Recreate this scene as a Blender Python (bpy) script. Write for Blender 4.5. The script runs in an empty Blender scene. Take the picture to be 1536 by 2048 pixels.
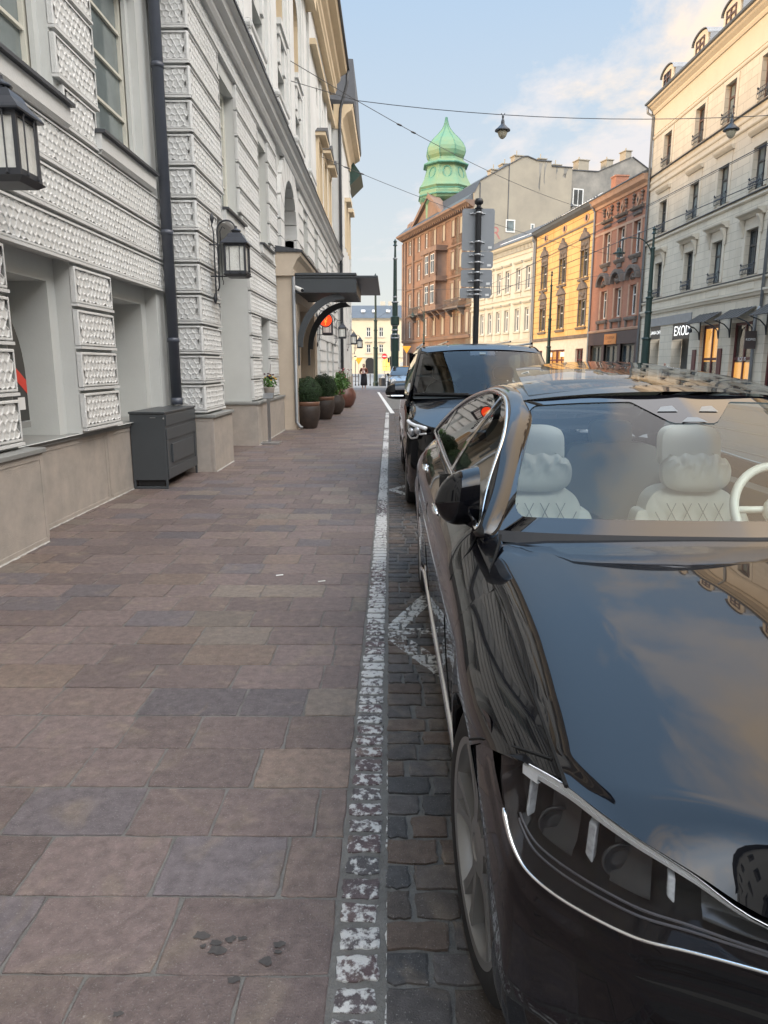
import bpy, bmesh, math, random
import numpy as np
from mathutils import Vector, Matrix
random.seed(7); RNG = np.random.default_rng(11)
SC = bpy.context.scene
COL = SC.collection
PI = math.pi
H = 1.55

# ------------------------------------------------------------ materials
def mat(name, col, rough=0.6, metal=0.0, spec=0.5, coat=0.0, var=0.0, vscale=3.0, bump=0.0, bscale=40.0,
        emit=None, estr=0.0, col2=None, detail=6.0, attr=None, stretch=None):
    m = bpy.data.materials.new(name); m.use_nodes = True
    nt = m.node_tree; b = nt.nodes['Principled BSDF']
    b.inputs['Base Color'].default_value = (*col, 1); b.inputs['Roughness'].default_value = rough
    b.inputs['Metallic'].default_value = metal; b.inputs['Specular IOR Level'].default_value = spec
    b.inputs['Coat Weight'].default_value = coat; b.inputs['Coat Roughness'].default_value = 0.02
    tc = nt.nodes.new('ShaderNodeTexCoord'); src = tc.outputs['Object']
    if stretch:
        mp = nt.nodes.new('ShaderNodeMapping'); mp.inputs['Scale'].default_value = stretch
        nt.links.new(src, mp.inputs['Vector']); src = mp.outputs['Vector']
    base = None
    if attr:
        a = nt.nodes.new('ShaderNodeAttribute'); a.attribute_name = attr; base = a.outputs['Color']
    if var > 0 or col2 is not None:
        n = nt.nodes.new('ShaderNodeTexNoise'); n.inputs['Scale'].default_value = vscale; n.inputs['Detail'].default_value = detail
        n.inputs['Roughness'].default_value = 0.65
        nt.links.new(src, n.inputs['Vector'])
        mr = nt.nodes.new('ShaderNodeMapRange'); mr.inputs['From Min'].default_value = 0.3; mr.inputs['From Max'].default_value = 0.7
        nt.links.new(n.outputs['Fac'], mr.inputs['Value'])
        mx = nt.nodes.new('ShaderNodeMix'); mx.data_type = 'RGBA'
        if col2 is not None:
            mx.inputs['A'].default_value = (*col, 1); mx.inputs['B'].default_value = (*col2, 1)
            nt.links.new(mr.outputs['Result'], mx.inputs['Factor']); base = mx.outputs['Result']
        else:
            mx.blend_type = 'MULTIPLY'; mx.inputs['Factor'].default_value = 1.0
            if base is not None: nt.links.new(base, mx.inputs['A'])
            else: mx.inputs['A'].default_value = (*col, 1)
            mr.inputs['To Min'].default_value = 1 - var; mr.inputs['To Max'].default_value = 1 + var
            nt.links.new(mr.outputs['Result'], mx.inputs['B']); base = mx.outputs['Result']
    if base is not None: nt.links.new(base, b.inputs['Base Color'])
    if bump > 0:
        n2 = nt.nodes.new('ShaderNodeTexNoise'); n2.inputs['Scale'].default_value = bscale; n2.inputs['Detail'].default_value = 5
        nt.links.new(tc.outputs['Object'], n2.inputs['Vector'])
        bp = nt.nodes.new('ShaderNodeBump'); bp.inputs['Strength'].default_value = bump; bp.inputs['Distance'].default_value = 0.02
        nt.links.new(n2.outputs['Fac'], bp.inputs['Height']); nt.links.new(bp.outputs['Normal'], b.inputs['Normal'])
    if emit:
        b.inputs['Emission Color'].default_value = (*emit, 1); b.inputs['Emission Strength'].default_value = estr
    return m

def glass_mat(name, tint, f0=0.04, rough=0.0, gloss=1.0):
    m = bpy.data.materials.new(name); m.use_nodes = True
    nt = m.node_tree; nt.nodes.clear()
    out = nt.nodes.new('ShaderNodeOutputMaterial'); mix = nt.nodes.new('ShaderNodeMixShader')
    tr = nt.nodes.new('ShaderNodeBsdfTransparent'); tr.inputs['Color'].default_value = (*tint, 1)
    gl = nt.nodes.new('ShaderNodeBsdfGlossy'); gl.inputs['Roughness'].default_value = rough; gl.inputs['Color'].default_value = (gloss, gloss, gloss, 1)
    fr = nt.nodes.new('ShaderNodeFresnel'); ge = nt.nodes.new('ShaderNodeNewGeometry'); mm = nt.nodes.new('ShaderNodeMath'); mm.operation = 'MULTIPLY_ADD'; mm.inputs[1].default_value = -.8333; mm.inputs[2].default_value = 1.5
    nt.links.new(ge.outputs['Backfacing'], mm.inputs[0]); nt.links.new(mm.outputs[0], fr.inputs['IOR'])
    nt.links.new(fr.outputs[0], mix.inputs[0]); nt.links.new(tr.outputs[0], mix.inputs[1]); nt.links.new(gl.outputs[0], mix.inputs[2])
    nt.links.new(mix.outputs[0], out.inputs[0])
    return m

def wall_brick(name, col, mortar, bw, bh, ms=0.012, rough=0.75, var=0.08, bump=0.6, vs=0.7, dirt=None, rnd=0.06):
    """ashlar / brick wall from UV (metres)"""
    m = mat(name, col, rough); nt = m.node_tree; b = nt.nodes['Principled BSDF']
    uv = nt.nodes.new('ShaderNodeUVMap'); br = nt.nodes.new('ShaderNodeTexBrick')
    br.inputs['Scale'].default_value = 1.0; br.inputs['Brick Width'].default_value = bw; br.inputs['Row Height'].default_value = bh
    br.inputs['Mortar Size'].default_value = ms; br.inputs['Mortar Smooth'].default_value = 0.3
    br.inputs['Color1'].default_value = (*[c*(1-rnd) for c in col], 1); br.inputs['Color2'].default_value = (*[c*(1+rnd) for c in col], 1)
    br.inputs['Mortar'].default_value = (*mortar, 1)
    nt.links.new(uv.outputs[0], br.inputs['Vector'])
    n = nt.nodes.new('ShaderNodeTexNoise'); n.inputs['Scale'].default_value = vs; n.inputs['Detail'].default_value = 8
    nt.links.new(uv.outputs[0], n.inputs['Vector'])
    mr = nt.nodes.new('ShaderNodeMapRange'); mr.inputs['From Min'].default_value = 0.3; mr.inputs['From Max'].default_value = 0.7
    mr.inputs['To Min'].default_value = 1-var; mr.inputs['To Max'].default_value = 1+var
    nt.links.new(n.outputs['Fac'], mr.inputs['Value'])
    mx = nt.nodes.new('ShaderNodeMix'); mx.data_type = 'RGBA'; mx.blend_type = 'MULTIPLY'; mx.inputs['Factor'].default_value = 1
    nt.links.new(br.outputs['Color'], mx.inputs['A']); nt.links.new(mr.outputs['Result'], mx.inputs['B'])
    last = mx.outputs['Result']
    if dirt:
        n3 = nt.nodes.new('ShaderNodeTexNoise'); n3.inputs['Scale'].default_value = 1.0; n3.inputs['Detail'].default_value = 9
        mp = nt.nodes.new('ShaderNodeMapping'); mp.inputs['Scale'].default_value = (1.6, 0.35, 1)
        nt.links.new(uv.outputs[0], mp.inputs['Vector']); nt.links.new(mp.outputs[0], n3.inputs['Vector'])
        r3 = nt.nodes.new('ShaderNodeMapRange'); r3.inputs['From Min'].default_value = 0.48; r3.inputs['From Max'].default_value = 0.75; r3.inputs['To Max'].default_value = 0.75
        nt.links.new(n3.outputs['Fac'], r3.inputs['Value'])
        m2 = nt.nodes.new('ShaderNodeMix'); m2.data_type = 'RGBA'; m2.inputs['B'].default_value = (*dirt, 1)
        nt.links.new(r3.outputs['Result'], m2.inputs['Factor']); nt.links.new(last, m2.inputs['A']); last = m2.outputs['Result']
    nt.links.new(last, b.inputs['Base Color'])
    bp = nt.nodes.new('ShaderNodeBump'); bp.inputs['Strength'].default_value = bump; bp.inputs['Distance'].default_value = 0.02; bp.invert = True
    nt.links.new(br.outputs['Fac'], bp.inputs['Height']); nt.links.new(bp.outputs['Normal'], b.inputs['Normal'])
    return m

# ------------------------------------------------------------ mesh builder
class Fr:
    """facade frame: s along the wall, z up, o outwards"""
    def __init__(s, ox, oy, ang, side):
        s.o = np.array([ox, oy, 0.0]); s.d = np.array([-math.sin(ang), math.cos(ang), 0.0])
        s.n = np.array([s.d[1], -s.d[0], 0.0])*side; s.z = np.array([0, 0, 1.0]); s.ang = ang; s.side = side
    def P(f, s, z, o=0.0): return f.o + f.d*s + f.n*o + f.z*z
    def rotz(f):   # local +x = s direction, local -y ... used for copied windows (built with x=s, y=outward)
        return math.atan2(f.d[1], f.d[0])

class MB:
    def __init__(s): s.V = []; s.F = []; s.M = []; s.n = 0; s.UV = {}; s.colors = None
    def add(s, verts, faces, m=0):
        o = s.n; verts = np.asarray(verts, float).reshape(-1, 3)
        s.V.append(verts); s.n += len(verts)
        for f in faces: s.F.append([i+o for i in f])
        s.M.extend([m]*len(faces)); return o
    def hexa(s, p, m=0):
        s.add(p, [(0,1,2,3),(7,6,5,4),(0,4,5,1),(1,5,6,2),(2,6,7,3),(3,7,4,0)], m)
    def box(s, x0, x1, y0, y1, z0, z1, m=0):
        s.hexa([(x0,y0,z0),(x1,y0,z0),(x1,y1,z0),(x0,y1,z0),(x0,y0,z1),(x1,y0,z1),(x1,y1,z1),(x0,y1,z1)], m)
    def fbox(s, fr, s0, s1, z0, z1, o0, o1, m=0):
        P = fr.P
        s.hexa([P(s0,z0,o0),P(s1,z0,o0),P(s1,z0,o1),P(s0,z0,o1),P(s0,z1,o0),P(s1,z1,o0),P(s1,z1,o1),P(s0,z1,o1)], m)
    def quad(s, a, b, c, d, m=0): s.add([a,b,c,d], [(0,1,2,3)], m)
    def fprism(s, fr, poly, s0, s1, m=0):
        """profile poly [(o,z)] swept along s0..s1"""
        n = len(poly); v = [fr.P(s0,z,o) for o,z in poly]+[fr.P(s1,z,o) for o,z in poly]
        f = [(i,(i+1)%n,n+(i+1)%n,n+i) for i in range(n)]+[tuple(range(n))[::-1], tuple(range(n,2*n))]
        s.add(v, f, m)
    def fplate(s, fr, poly, o0, o1, m=0):
        """outline [(s,z)] extruded outwards o0..o1"""
        n = len(poly); v = [fr.P(a,z,o0) for a,z in poly]+[fr.P(a,z,o1) for a,z in poly]
        f = [(i,(i+1)%n,n+(i+1)%n,n+i) for i in range(n)]+[tuple(range(n))[::-1], tuple(range(n,2*n))]
        s.add(v, f, m)
    def tube(s, pts, r, n=8, m=0, caps=True):
        pts = np.asarray(pts, float); k = len(pts)
        rr = np.full(k, r) if np.isscalar(r) else np.asarray(r, float)
        t = np.gradient(pts, axis=0); t /= np.linalg.norm(t, axis=1)[:, None]+1e-12
        up = np.array([0,0,1.0]) if abs(t[0][2]) < 0.9 else np.array([1.0,0,0])
        V = []
        u = np.cross(t[0], up); u /= np.linalg.norm(u)
        for i in range(k):
            u = u-t[i]*(u@t[i]); u /= np.linalg.norm(u)+1e-12; w = np.cross(t[i], u)
            for j in range(n):
                a = 2*PI*j/n; V.append(pts[i]+rr[i]*(math.cos(a)*u+math.sin(a)*w))
        F = [(i*n+j, i*n+(j+1)%n, (i+1)*n+(j+1)%n, (i+1)*n+j) for i in range(k-1) for j in range(n)]
        if caps: F += [tuple(range(n))[::-1], tuple(range((k-1)*n, k*n))]
        s.add(V, F, m)
    def lathe(s, c, prof, n=16, m=0, axis='z', sx=1.0, sy=1.0, a0=0.0, caps=True):
        V = []; c = np.asarray(c, float)
        for r, z in prof:
            for j in range(n):
                a = 2*PI*j/n+a0; p = (r*math.cos(a)*sx, r*math.sin(a)*sy, z)
                if axis == 'x': p = (p[2], p[0], p[1])
                elif axis == 'y': p = (p[0], p[2], p[1])
                V.append(c+p)
        k = len(prof)
        F = [(i*n+j, i*n+(j+1)%n, (i+1)*n+(j+1)%n, (i+1)*n+j) for i in range(k-1) for j in range(n)]
        if caps and prof[0][0] > 1e-6: F.append(tuple(range(n))[::-1])
        if caps and prof[-1][0] > 1e-6: F.append(tuple(range((k-1)*n, k*n)))
        s.add(V, F, m)
    def grid(s, G, m=0, mfun=None):
        """G: (a,b,3)"""
        a, b, _ = G.shape; o = s.n
        s.V.append(G.reshape(-1, 3)); s.n += a*b
        for i in range(a-1):
            for j in range(b-1):
                mm = m if mfun is None else mfun(i, j)
                if mm is None: continue
                s.F.append([o+i*b+j, o+i*b+j+1, o+(i+1)*b+j+1, o+(i+1)*b+j]); s.M.append(mm)
    def build(s, name, mats, parent=None, smooth=False, bevel=0.0, auto=None, uvframe=None, weld=False):
        if not isinstance(mats, (list, tuple)): mats = [mats]
        V = np.concatenate(s.V) if s.V else np.zeros((0,3))
        off = np.zeros(3)
        if parent is not None:
            q = parent
            while q is not None: off = off+np.array(q.location); q = q.parent
        me = bpy.data.meshes.new(name); me.from_pydata((V-off).tolist(), [], s.F)
        for mm in mats: me.materials.append(mm)
        me.polygons.foreach_set('material_index', s.M)
        if uvframe is not None:
            fr = uvframe; vi = np.empty(len(me.loops), int); me.loops.foreach_get('vertex_index', vi)
            rel = V-fr.o; u = rel@fr.d+0.37*(rel@fr.n); w = V[:,2]
            uv = me.uv_layers.new(name='UVMap'); uv.data.foreach_set('uv', np.stack([u[vi], w[vi]], 1).ravel())
        if weld or auto is not None:
            bm = bmesh.new(); bm.from_mesh(me)
            if weld: bmesh.ops.remove_doubles(bm, verts=bm.verts, dist=1e-5)
            bmesh.ops.recalc_face_normals(bm, faces=bm.faces); bm.to_mesh(me); bm.free()
        if smooth or auto is not None:
            me.polygons.foreach_set('use_smooth', [True]*len(me.polygons))
        if auto is not None: me.set_sharp_from_angle(angle=math.radians(auto))
        o = bpy.data.objects.new(name, me); COL.objects.link(o)
        if parent is not None: o.parent = parent
        if bevel > 0:
            bv = o.modifiers.new('bevel', 'BEVEL'); bv.width = bevel; bv.segments = 2; bv.limit_method = 'ANGLE'
        me.update(); return o

def thing(name, label, cat, loc=(0,0,0), rz=0.0, group=None):
    o = bpy.data.objects.new(name, None); COL.objects.link(o); o.location = loc; o.rotation_euler = (0,0,rz)
    o.empty_display_size = 0.2
    o['label'] = label; o['category'] = cat
    if group: o['group'] = group
    return o
def tag(o, label=None, cat=None, group=None, kind=None):
    if label: o['label'] = label
    if cat: o['category'] = cat
    if group: o['group'] = group
    if kind: o['kind'] = kind
    return o
def struct(o): o['kind'] = 'structure'; return o
def dup(root, loc, rz=None, label=None, group=None):
    r = root.copy(); COL.objects.link(r); r.location = loc
    if rz is not None: r.rotation_euler = (0,0,rz)
    if label: r['label'] = label
    if group: r['group'] = group
    for ch in list(root.children):
        c = ch.copy(); COL.objects.link(c); c.parent = r
        for g in list(ch.children):
            d = g.copy(); COL.objects.link(d); d.parent = c
    return r
def dup_part(part, parent, loc, rz=0.0):
    c = part.copy(); COL.objects.link(c); c.parent = parent; c.location = loc; c.rotation_euler = (0,0,rz)
    for g in list(part.children):
        d = g.copy(); COL.objects.link(d); d.parent = c
    return c

def text_mesh(mb, txt, P, size, depth=0.004, m=0):
    """letters as real geometry; P(x,y,o) maps text plane to the world"""
    cu = bpy.data.curves.new('letters', 'FONT'); cu.body = txt; cu.size = size; cu.align_x = 'CENTER'; cu.align_y = 'CENTER'
    ob = bpy.data.objects.new('letters', cu); COL.objects.link(ob)
    dg = bpy.context.evaluated_depsgraph_get(); me = bpy.data.meshes.new_from_object(ob.evaluated_get(dg))
    v = [P(p.co.x, p.co.y, depth) for p in me.vertices]; f = [tuple(p.vertices) for p in me.polygons]
    mb.add(v, f, m)
    bpy.data.objects.remove(ob); bpy.data.curves.remove(cu); bpy.data.meshes.remove(me)

# ------------------------------------------------------------ shared materials
M = {}
M['plaster'] = mat('rusticated_plaster', (0.66,0.665,0.65), 0.85, col2=(0.57,0.57,0.55), vscale=1.1, detail=10, bump=0.3, bscale=60)
M['plaster_grey'] = mat('smooth_grey_plaster', (0.54,0.55,0.53), 0.85, var=0.07, vscale=0.9, bump=0.08, bscale=50)
M['plaster_beige'] = mat('beige_plaster', (0.62,0.50,0.34), 0.85, var=0.06, vscale=1.0)
M['portal_stone'] = mat('portal_sandstone', (0.50,0.42,0.33), 0.7, var=0.08, vscale=2.5, bump=0.15, bscale=80)
M['plinth'] = mat('plinth_stone', (0.44,0.385,0.34), 0.8, col2=(0.33,0.305,0.27), vscale=5, detail=14, bump=0.4, bscale=150)
M['coping'] = mat('stone_coping', (0.23,0.235,0.225), 0.6, var=0.06, vscale=2)
M['iron'] = mat('dark_painted_iron', (0.035,0.038,0.045), 0.45, var=0.1, vscale=6)
M['grey_paint'] = mat('anthracite_painted_steel', (0.055,0.062,0.068), 0.42, var=0.06, vscale=2.5)
M['flashing'] = mat('dark_zinc_flashing', (0.05,0.054,0.062), 0.5, var=0.1)
M['cream_frame'] = mat('cream_window_wood', (0.62,0.60,0.52), 0.5, var=0.04)
M['white_frame'] = mat('white_window_wood', (0.62,0.61,0.57), 0.5, var=0.04)
M['brown_frame'] = mat('brown_window_wood', (0.11,0.065,0.05), 0.5, var=0.1)
M['dark_frame'] = mat('dark_window_wood', (0.05,0.048,0.045), 0.5, var=0.1)
M['pane'] = mat('window_pane', (0.035,0.045,0.05), 0.04, spec=0.7, var=0.5, vscale=0.9)
M['pane_light'] = mat('window_pane_with_blind', (0.16,0.19,0.19), 0.05, spec=0.7, var=0.3, vscale=0.7)
M['black_gloss'] = mat('black_gloss', (0.012,0.012,0.015), 0.08, coat=0.5)
M['steel'] = mat('brushed_steel', (0.55,0.56,0.57), 0.3, metal=1.0, var=0.06)
M['chrome'] = mat('chrome', (0.82,0.83,0.84), 0.08, metal=1.0)
M['zinc'] = mat('zinc_pipe', (0.24,0.25,0.26), 0.45, metal=0.4, var=0.1)
M['green_iron'] = mat('dark_green_cast_iron', (0.012,0.033,0.028), 0.4, var=0.15, vscale=4)
M['rubber'] = mat('tyre_rubber', (0.012,0.012,0.013), 0.75, var=0.2, vscale=20)
M['white_paint'] = mat('white_paint', (0.72,0.72,0.70), 0.6, var=0.08)
M['black'] = mat('matt_black', (0.01,0.01,0.011), 0.7)
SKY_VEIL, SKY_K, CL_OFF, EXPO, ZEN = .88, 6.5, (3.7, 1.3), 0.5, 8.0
# ============================================================ GROUND
def seg_mask(nt, px, py, ax, ay, bx, by, w):
    """1 inside distance w of a segment (painted stroke)"""
    def mth(op, a, b=None, c=None, clamp=False):
        n = nt.nodes.new('ShaderNodeMath'); n.operation = op; n.use_clamp = clamp
        for i, v in enumerate((a, b, c)):
            if v is None: continue
            if hasattr(v, 'type'): nt.links.new(v, n.inputs[i])
            else: n.inputs[i].default_value = v
        return n.outputs[0]
    dx, dy = bx-ax, by-ay; L2 = dx*dx+dy*dy
    rx = mth('SUBTRACT', px, ax); ry = mth('SUBTRACT', py, ay)
    t = mth('DIVIDE', mth('ADD', mth('MULTIPLY', rx, dx), mth('MULTIPLY', ry, dy)), L2, clamp=True)
    ex = mth('SUBTRACT', rx, mth('MULTIPLY', t, dx)); ey = mth('SUBTRACT', ry, mth('MULTIPLY', t, dy))
    d = mth('SQRT', mth('ADD', mth('MULTIPLY', ex, ex), mth('MULTIPLY', ey, ey)))
    return mth('LESS_THAN', d, w)

def stone_mat(name, rough, paint=None):
    """stone whose colour comes from the per-stone attribute, with mottling, veins and grain"""
    m = bpy.data.materials.new(name); m.use_nodes = True; nt = m.node_tree; b = nt.nodes['Principled BSDF']
    b.inputs['Roughness'].default_value = rough; b.inputs['Specular IOR Level'].default_value = 0.45
    L = nt.links.new; N = nt.nodes.new
    at = N('ShaderNodeAttribute'); at.attribute_name = 'Col'
    tc = N('ShaderNodeTexCoord')
    n1 = N('ShaderNodeTexNoise'); n1.inputs['Scale'].default_value = 2.6; n1.inputs['Detail'].default_value = 9; n1.inputs['Distortion'].default_value = 2.2
    n2 = N('ShaderNodeTexNoise'); n2.inputs['Scale'].default_value = 190; n2.inputs['Detail'].default_value = 3
    n3 = N('ShaderNodeTexNoise'); n3.inputs['Scale'].default_value = 22; n3.inputs['Detail'].default_value = 8; n3.inputs['Roughness'].default_value = .7
    for n in (n1, n2, n3): L(tc.outputs['Object'], n.inputs['Vector'])
    def mrange(o, a, bb, c, d):
        r = N('ShaderNodeMapRange'); r.inputs['From Min'].default_value = a; r.inputs['From Max'].default_value = bb
        r.inputs['To Min'].default_value = c; r.inputs['To Max'].default_value = d; L(o, r.inputs['Value']); return r.outputs['Result']
    mx = N('ShaderNodeMix'); mx.data_type = 'RGBA'; mx.inputs['B'].default_value = (0.20,0.16,0.125,1)
    L(mrange(n1.outputs['Fac'], .54, .68, 0, .6), mx.inputs['Factor']); L(at.outputs['Color'], mx.inputs['A'])
    m2 = N('ShaderNodeMix'); m2.data_type = 'RGBA'; m2.blend_type = 'MULTIPLY'; m2.inputs['Factor'].default_value = 1
    L(mx.outputs['Result'], m2.inputs['A']); L(mrange(n3.outputs['Fac'], .3, .7, .66, 1.34), m2.inputs['B'])
    m3 = N('ShaderNodeMix'); m3.data_type = 'RGBA'; m3.inputs['B'].default_value = (0.42,0.40,0.38,1)
    L(mrange(n2.outputs['Fac'], .62, .75, 0, .5), m3.inputs['Factor']); L(m2.outputs['Result'], m3.inputs['A'])
    last = m3.outputs['Result']
    if paint is not None:
        sep = N('ShaderNodeSeparateXYZ'); L(tc.outputs['Object'], sep.inputs[0])
        if paint == 'all': mask = None
        else:
            mask = None
            for s in paint:
                k = seg_mask(nt, sep.outputs[0], sep.outputs[1], *s)
                if mask is None: mask = k
                else:
                    mm = N('ShaderNodeMath'); mm.operation = 'MAXIMUM'; L(mask, mm.inputs[0]); L(k, mm.inputs[1]); mask = mm.outputs[0]
        nw = N('ShaderNodeTexNoise'); nw.inputs['Scale'].default_value = 34; nw.inputs['Detail'].default_value = 7; nw.inputs['Roughness'].default_value = .65
        L(tc.outputs['Object'], nw.inputs['Vector'])
        nl = N('ShaderNodeTexNoise'); nl.inputs['Scale'].default_value = 1.1; nl.inputs['Detail'].default_value = 2
        L(tc.outputs['Object'], nl.inputs['Vector'])
        sm = N('ShaderNodeMath'); sm.operation = 'ADD'; L(nw.outputs['Fac'], sm.inputs[0]); L(mrange(nl.outputs['Fac'], .3, .7, -.10, .14), sm.inputs[1])
        # the paint is more worn close to the viewpoint end of the strip, where people step on it
        L_ = mrange(sep.outputs[1], 1.0, 4.5, -.07, .05) if paint == 'all' else None
        src = sm.outputs[0]
        if L_ is not None:
            s2 = N('ShaderNodeMath'); s2.operation = 'ADD'; L(src, s2.inputs[0]); L(L_, s2.inputs[1]); src = s2.outputs[0]
        wear = mrange(src, .47 if paint == 'all' else .455, .565 if paint == 'all' else .545, 0, .9)
        if mask is not None:
            mm = N('ShaderNodeMath'); mm.operation = 'MULTIPLY'; L(mask, mm.inputs[0]); L(wear, mm.inputs[1]); wear = mm.outputs[0]
        m4 = N('ShaderNodeMix'); m4.data_type = 'RGBA'; m4.inputs['B'].default_value = (0.60,0.60,0.585,1)
        L(wear, m4.inputs['Factor']); L(last, m4.inputs['A']); last = m4.outputs['Result']
    L(last, b.inputs['Base Color'])
    bp = N('ShaderNodeBump'); bp.inputs['Strength'].default_value = 0.7; bp.inputs['Distance'].default_value = 0.006
    ad = N('ShaderNodeMath'); ad.operation = 'ADD'; L(n3.outputs['Fac'], ad.inputs[0]); L(n2.outputs['Fac'], ad.inputs[1])
    L(ad.outputs[0], bp.inputs['Height']); L(bp.outputs['Normal'], b.inputs['Normal'])
    return m

def stones(name, cells, h, m, rag=0.004, nsub=3, bev=0.006, dome=0.0, rcf=.06):
    """cells: list (x0,x1,y0,y1,col). each stone: ragged outline, bevelled rim, top"""
    V = []; F = []; C = []; o = 0
    for (x0, x1, y0, y1, col) in cells:
        k = nsub if y0 < 9 else 1
        t = np.arange(k)/k
        bx = np.concatenate([x0+(x1-x0)*t, np.full(k, x1), x1+(x0-x1)*t, np.full(k, x0)])
        by = np.concatenate([np.full(k, y0), y0+(y1-y0)*t, np.full(k, y1), y1+(y0-y1)*t])
        n = 4*k
        r = rag if y0 < 9 else rag*.6
        bx = bx+RNG.uniform(-r, r, n); by = by+RNG.uniform(-r, r, n)
        cx, cy = (x0+x1)/2, (y0+y1)/2
        rc = min(x1-x0, y1-y0)*rcf
        if k > 1:
            for q in range(0, n, k): bx[q] += (cx-bx[q])/abs(cx-bx[q]+1e-9)*rc*RNG.uniform(.1,.5); by[q] += (cy-by[q])/abs(cy-by[q]+1e-9)*rc*RNG.uniform(.1,.5)
        dz = RNG.uniform(-.0015, .0015)
        top = h+dz
        sx = (bx-cx); sy = (by-cy); ln = np.hypot(sx, sy)+1e-9
        ix = bx-np.sign(sx)*bev*np.minimum(1, abs(sx)/.02); iy = by-np.sign(sy)*bev*np.minimum(1, abs(sy)/.02)
        V.append(np.stack([bx, by, np.full(n, -.012)], 1)); V.append(np.stack([bx, by, np.full(n, top-.003)], 1)); V.append(np.stack([ix, iy, np.full(n, top)], 1))
        for i in range(n):
            j = (i+1) % n
            F.append((o+i, o+j, o+n+j, o+n+i)); F.append((o+n+i, o+n+j, o+2*n+j, o+2*n+i))
        if dome > 0:
            V.append(np.array([[cx, cy, top+dome]])); 
            for i in range(n): F.append((o+2*n+i, o+2*n+(i+1) % n, o+3*n))
            C += [col]*(3*n+1); o += 3*n+1
        else:
            F.append(tuple(range(o+2*n, o+3*n))); C += [col]*(3*n); o += 3*n
    me = bpy.data.meshes.new(name); me.from_pydata(np.concatenate(V).tolist(), [], F)
    ca = me.color_attributes.new('Col', 'FLOAT_COLOR', 'POINT')
    ca.data.foreach_set('color', np.concatenate([np.array(C), np.ones((len(C),1))], 1).ravel())
    me.materials.append(m); ob = bpy.data.objects.new(name, me); COL.objects.link(ob); return ob

def slab_col():
    p = random.random()
    if p < .55: c = (0.150,0.114,0.106)
    elif p < .72: c = (0.126,0.108,0.112)
    elif p < .88: c = (0.158,0.119,0.106)
    elif p < .96: c = (0.172,0.142,0.120)
    else: c = (0.175,0.130,0.106)
    k = random.uniform(.78, 1.13); return tuple(v*k for v in c)

# big ground sheet (asphalt / town ground to the horizon)
asph = mat('asphalt', (0.13,0.13,0.13), 0.7, var=0.15, vscale=0.6, bump=0.4, bscale=120)
mb = MB(); mb.quad((-3000,-3000,-.05),(3000,-3000,-.05),(3000,3000,-.05),(-3000,3000,-.05)); struct(mb.build('ground', asph))
mort = mat('joint_mortar', (0.155,0.15,0.14), 0.9, var=0.25, vscale=9, bump=0.5, bscale=160)
mb = MB(); mb.box(-3.6,-.005,-6,47.5,-.045,-.003); mb.box(-.005,2.5,-6,47.5,-.044,-.006); struct(mb.build('pavement_bed', mort))
# slabs
cells = []; y = -1.5; pitch = .279
rowi = 0
while y < 47:
    x = -3.33 + random.uniform(-.3, 0)
    xr = -.15
    first = True
    while x < xr-.02:
        w = random.choice([.34,.38,.40,.42,.46,.30])*random.uniform(.94,1.06)
        x1 = min(x+w, xr)
        if xr-x1 < .10: x1 = xr
        g = .0045
        cells.append((x+g, x1-g, y+g, y+pitch-g, slab_col())); x = x1
    y += pitch*random.uniform(.985,1.015)
stone_side = stone_mat('porphyry_slab', 0.54)
struct(stones('sidewalk', cells, 0.003, stone_side, rag=.003, nsub=6, bev=.0035, rcf=.035))
# painted edge strip of setts
cells = []; y = .2
while y < 24:
    d = random.uniform(.088,.104); cells.append((-.138+random.uniform(-.004,.004), -.030+random.uniform(-.004,.003), y+.012, y+d-.012, (0.10*random.uniform(.8,1.15),0.075,0.078))); y += d
paint_m = stone_mat('worn_white_paint_on_setts', .65, paint='all')
struct(stones('edge_sett_strip', cells, 0.004, paint_m, rag=.005, nsub=4, bev=.008, dome=.002))
# parking lane setts
cells = []; y = .2
while y < 26:
    d = random.uniform(.108,.128); x = -.016; 
    while x < 2.4:
        w = random.uniform(.12,.20)
        if random.random() < .2: w = .085
        k = random.uniform(.75,1.15); c = random.choice([(0.088,0.080,0.078),(0.100,0.083,0.074),(0.078,0.076,0.078),(0.112,0.082,0.066)])
        cells.append((x+.008, x+w-.008, y+.008, y+d-.008, tuple(v*k for v in c))); x += w
    y += d
A = [(.02,4.02,.26,4.62,.055),(.02,3.92,.42,3.18,.06),(.03,3.99,.40,3.99,.05),(-.01,3.85,-.01,4.1,.02),(-.013,.3,-.013,2.6,.007),
     (.02,8.9,.28,9.3,.05),(.02,8.9,.3,8.4,.05)]
lane_m = stone_mat('lane_setts_with_marking', .68, paint=A)
struct(stones('parking_lane', cells, 0.004, lane_m, rag=.005, nsub=4, bev=.007, dome=.0012, rcf=.07))
# stains on the slab by the viewer's feet
st = mat('dark_stain', (0.06,0.055,0.053), .75, var=.3, vscale=60)
mb = MB()
for (cx, cy, r) in [(-.52,1.685,.022),(-.475,1.66,.016),(-.465,1.635,.024),(-.505,1.648,.008),(-.435,1.672,.014),(-.405,1.675,.012),(-.30,1.655,.016),(-.325,1.60,.017),(-.40,1.54,.016),(-.66,1.44,.012),(-.30,1.63,.010)]:
    n = 14; ph = random.random()*6
    pts = [(cx+r*(1+.28*math.sin(3*a+ph)+.15*math.sin(7*a))*math.cos(a), cy+r*.75*(1+.28*math.sin(2*a+ph)+.15*math.cos(5*a))*math.sin(a), .0050) for a in np.linspace(0, 2*PI, n, endpoint=False)]
    mb.add(pts, [tuple(range(n))])
struct(mb.build('pavement_stain', st))
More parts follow.
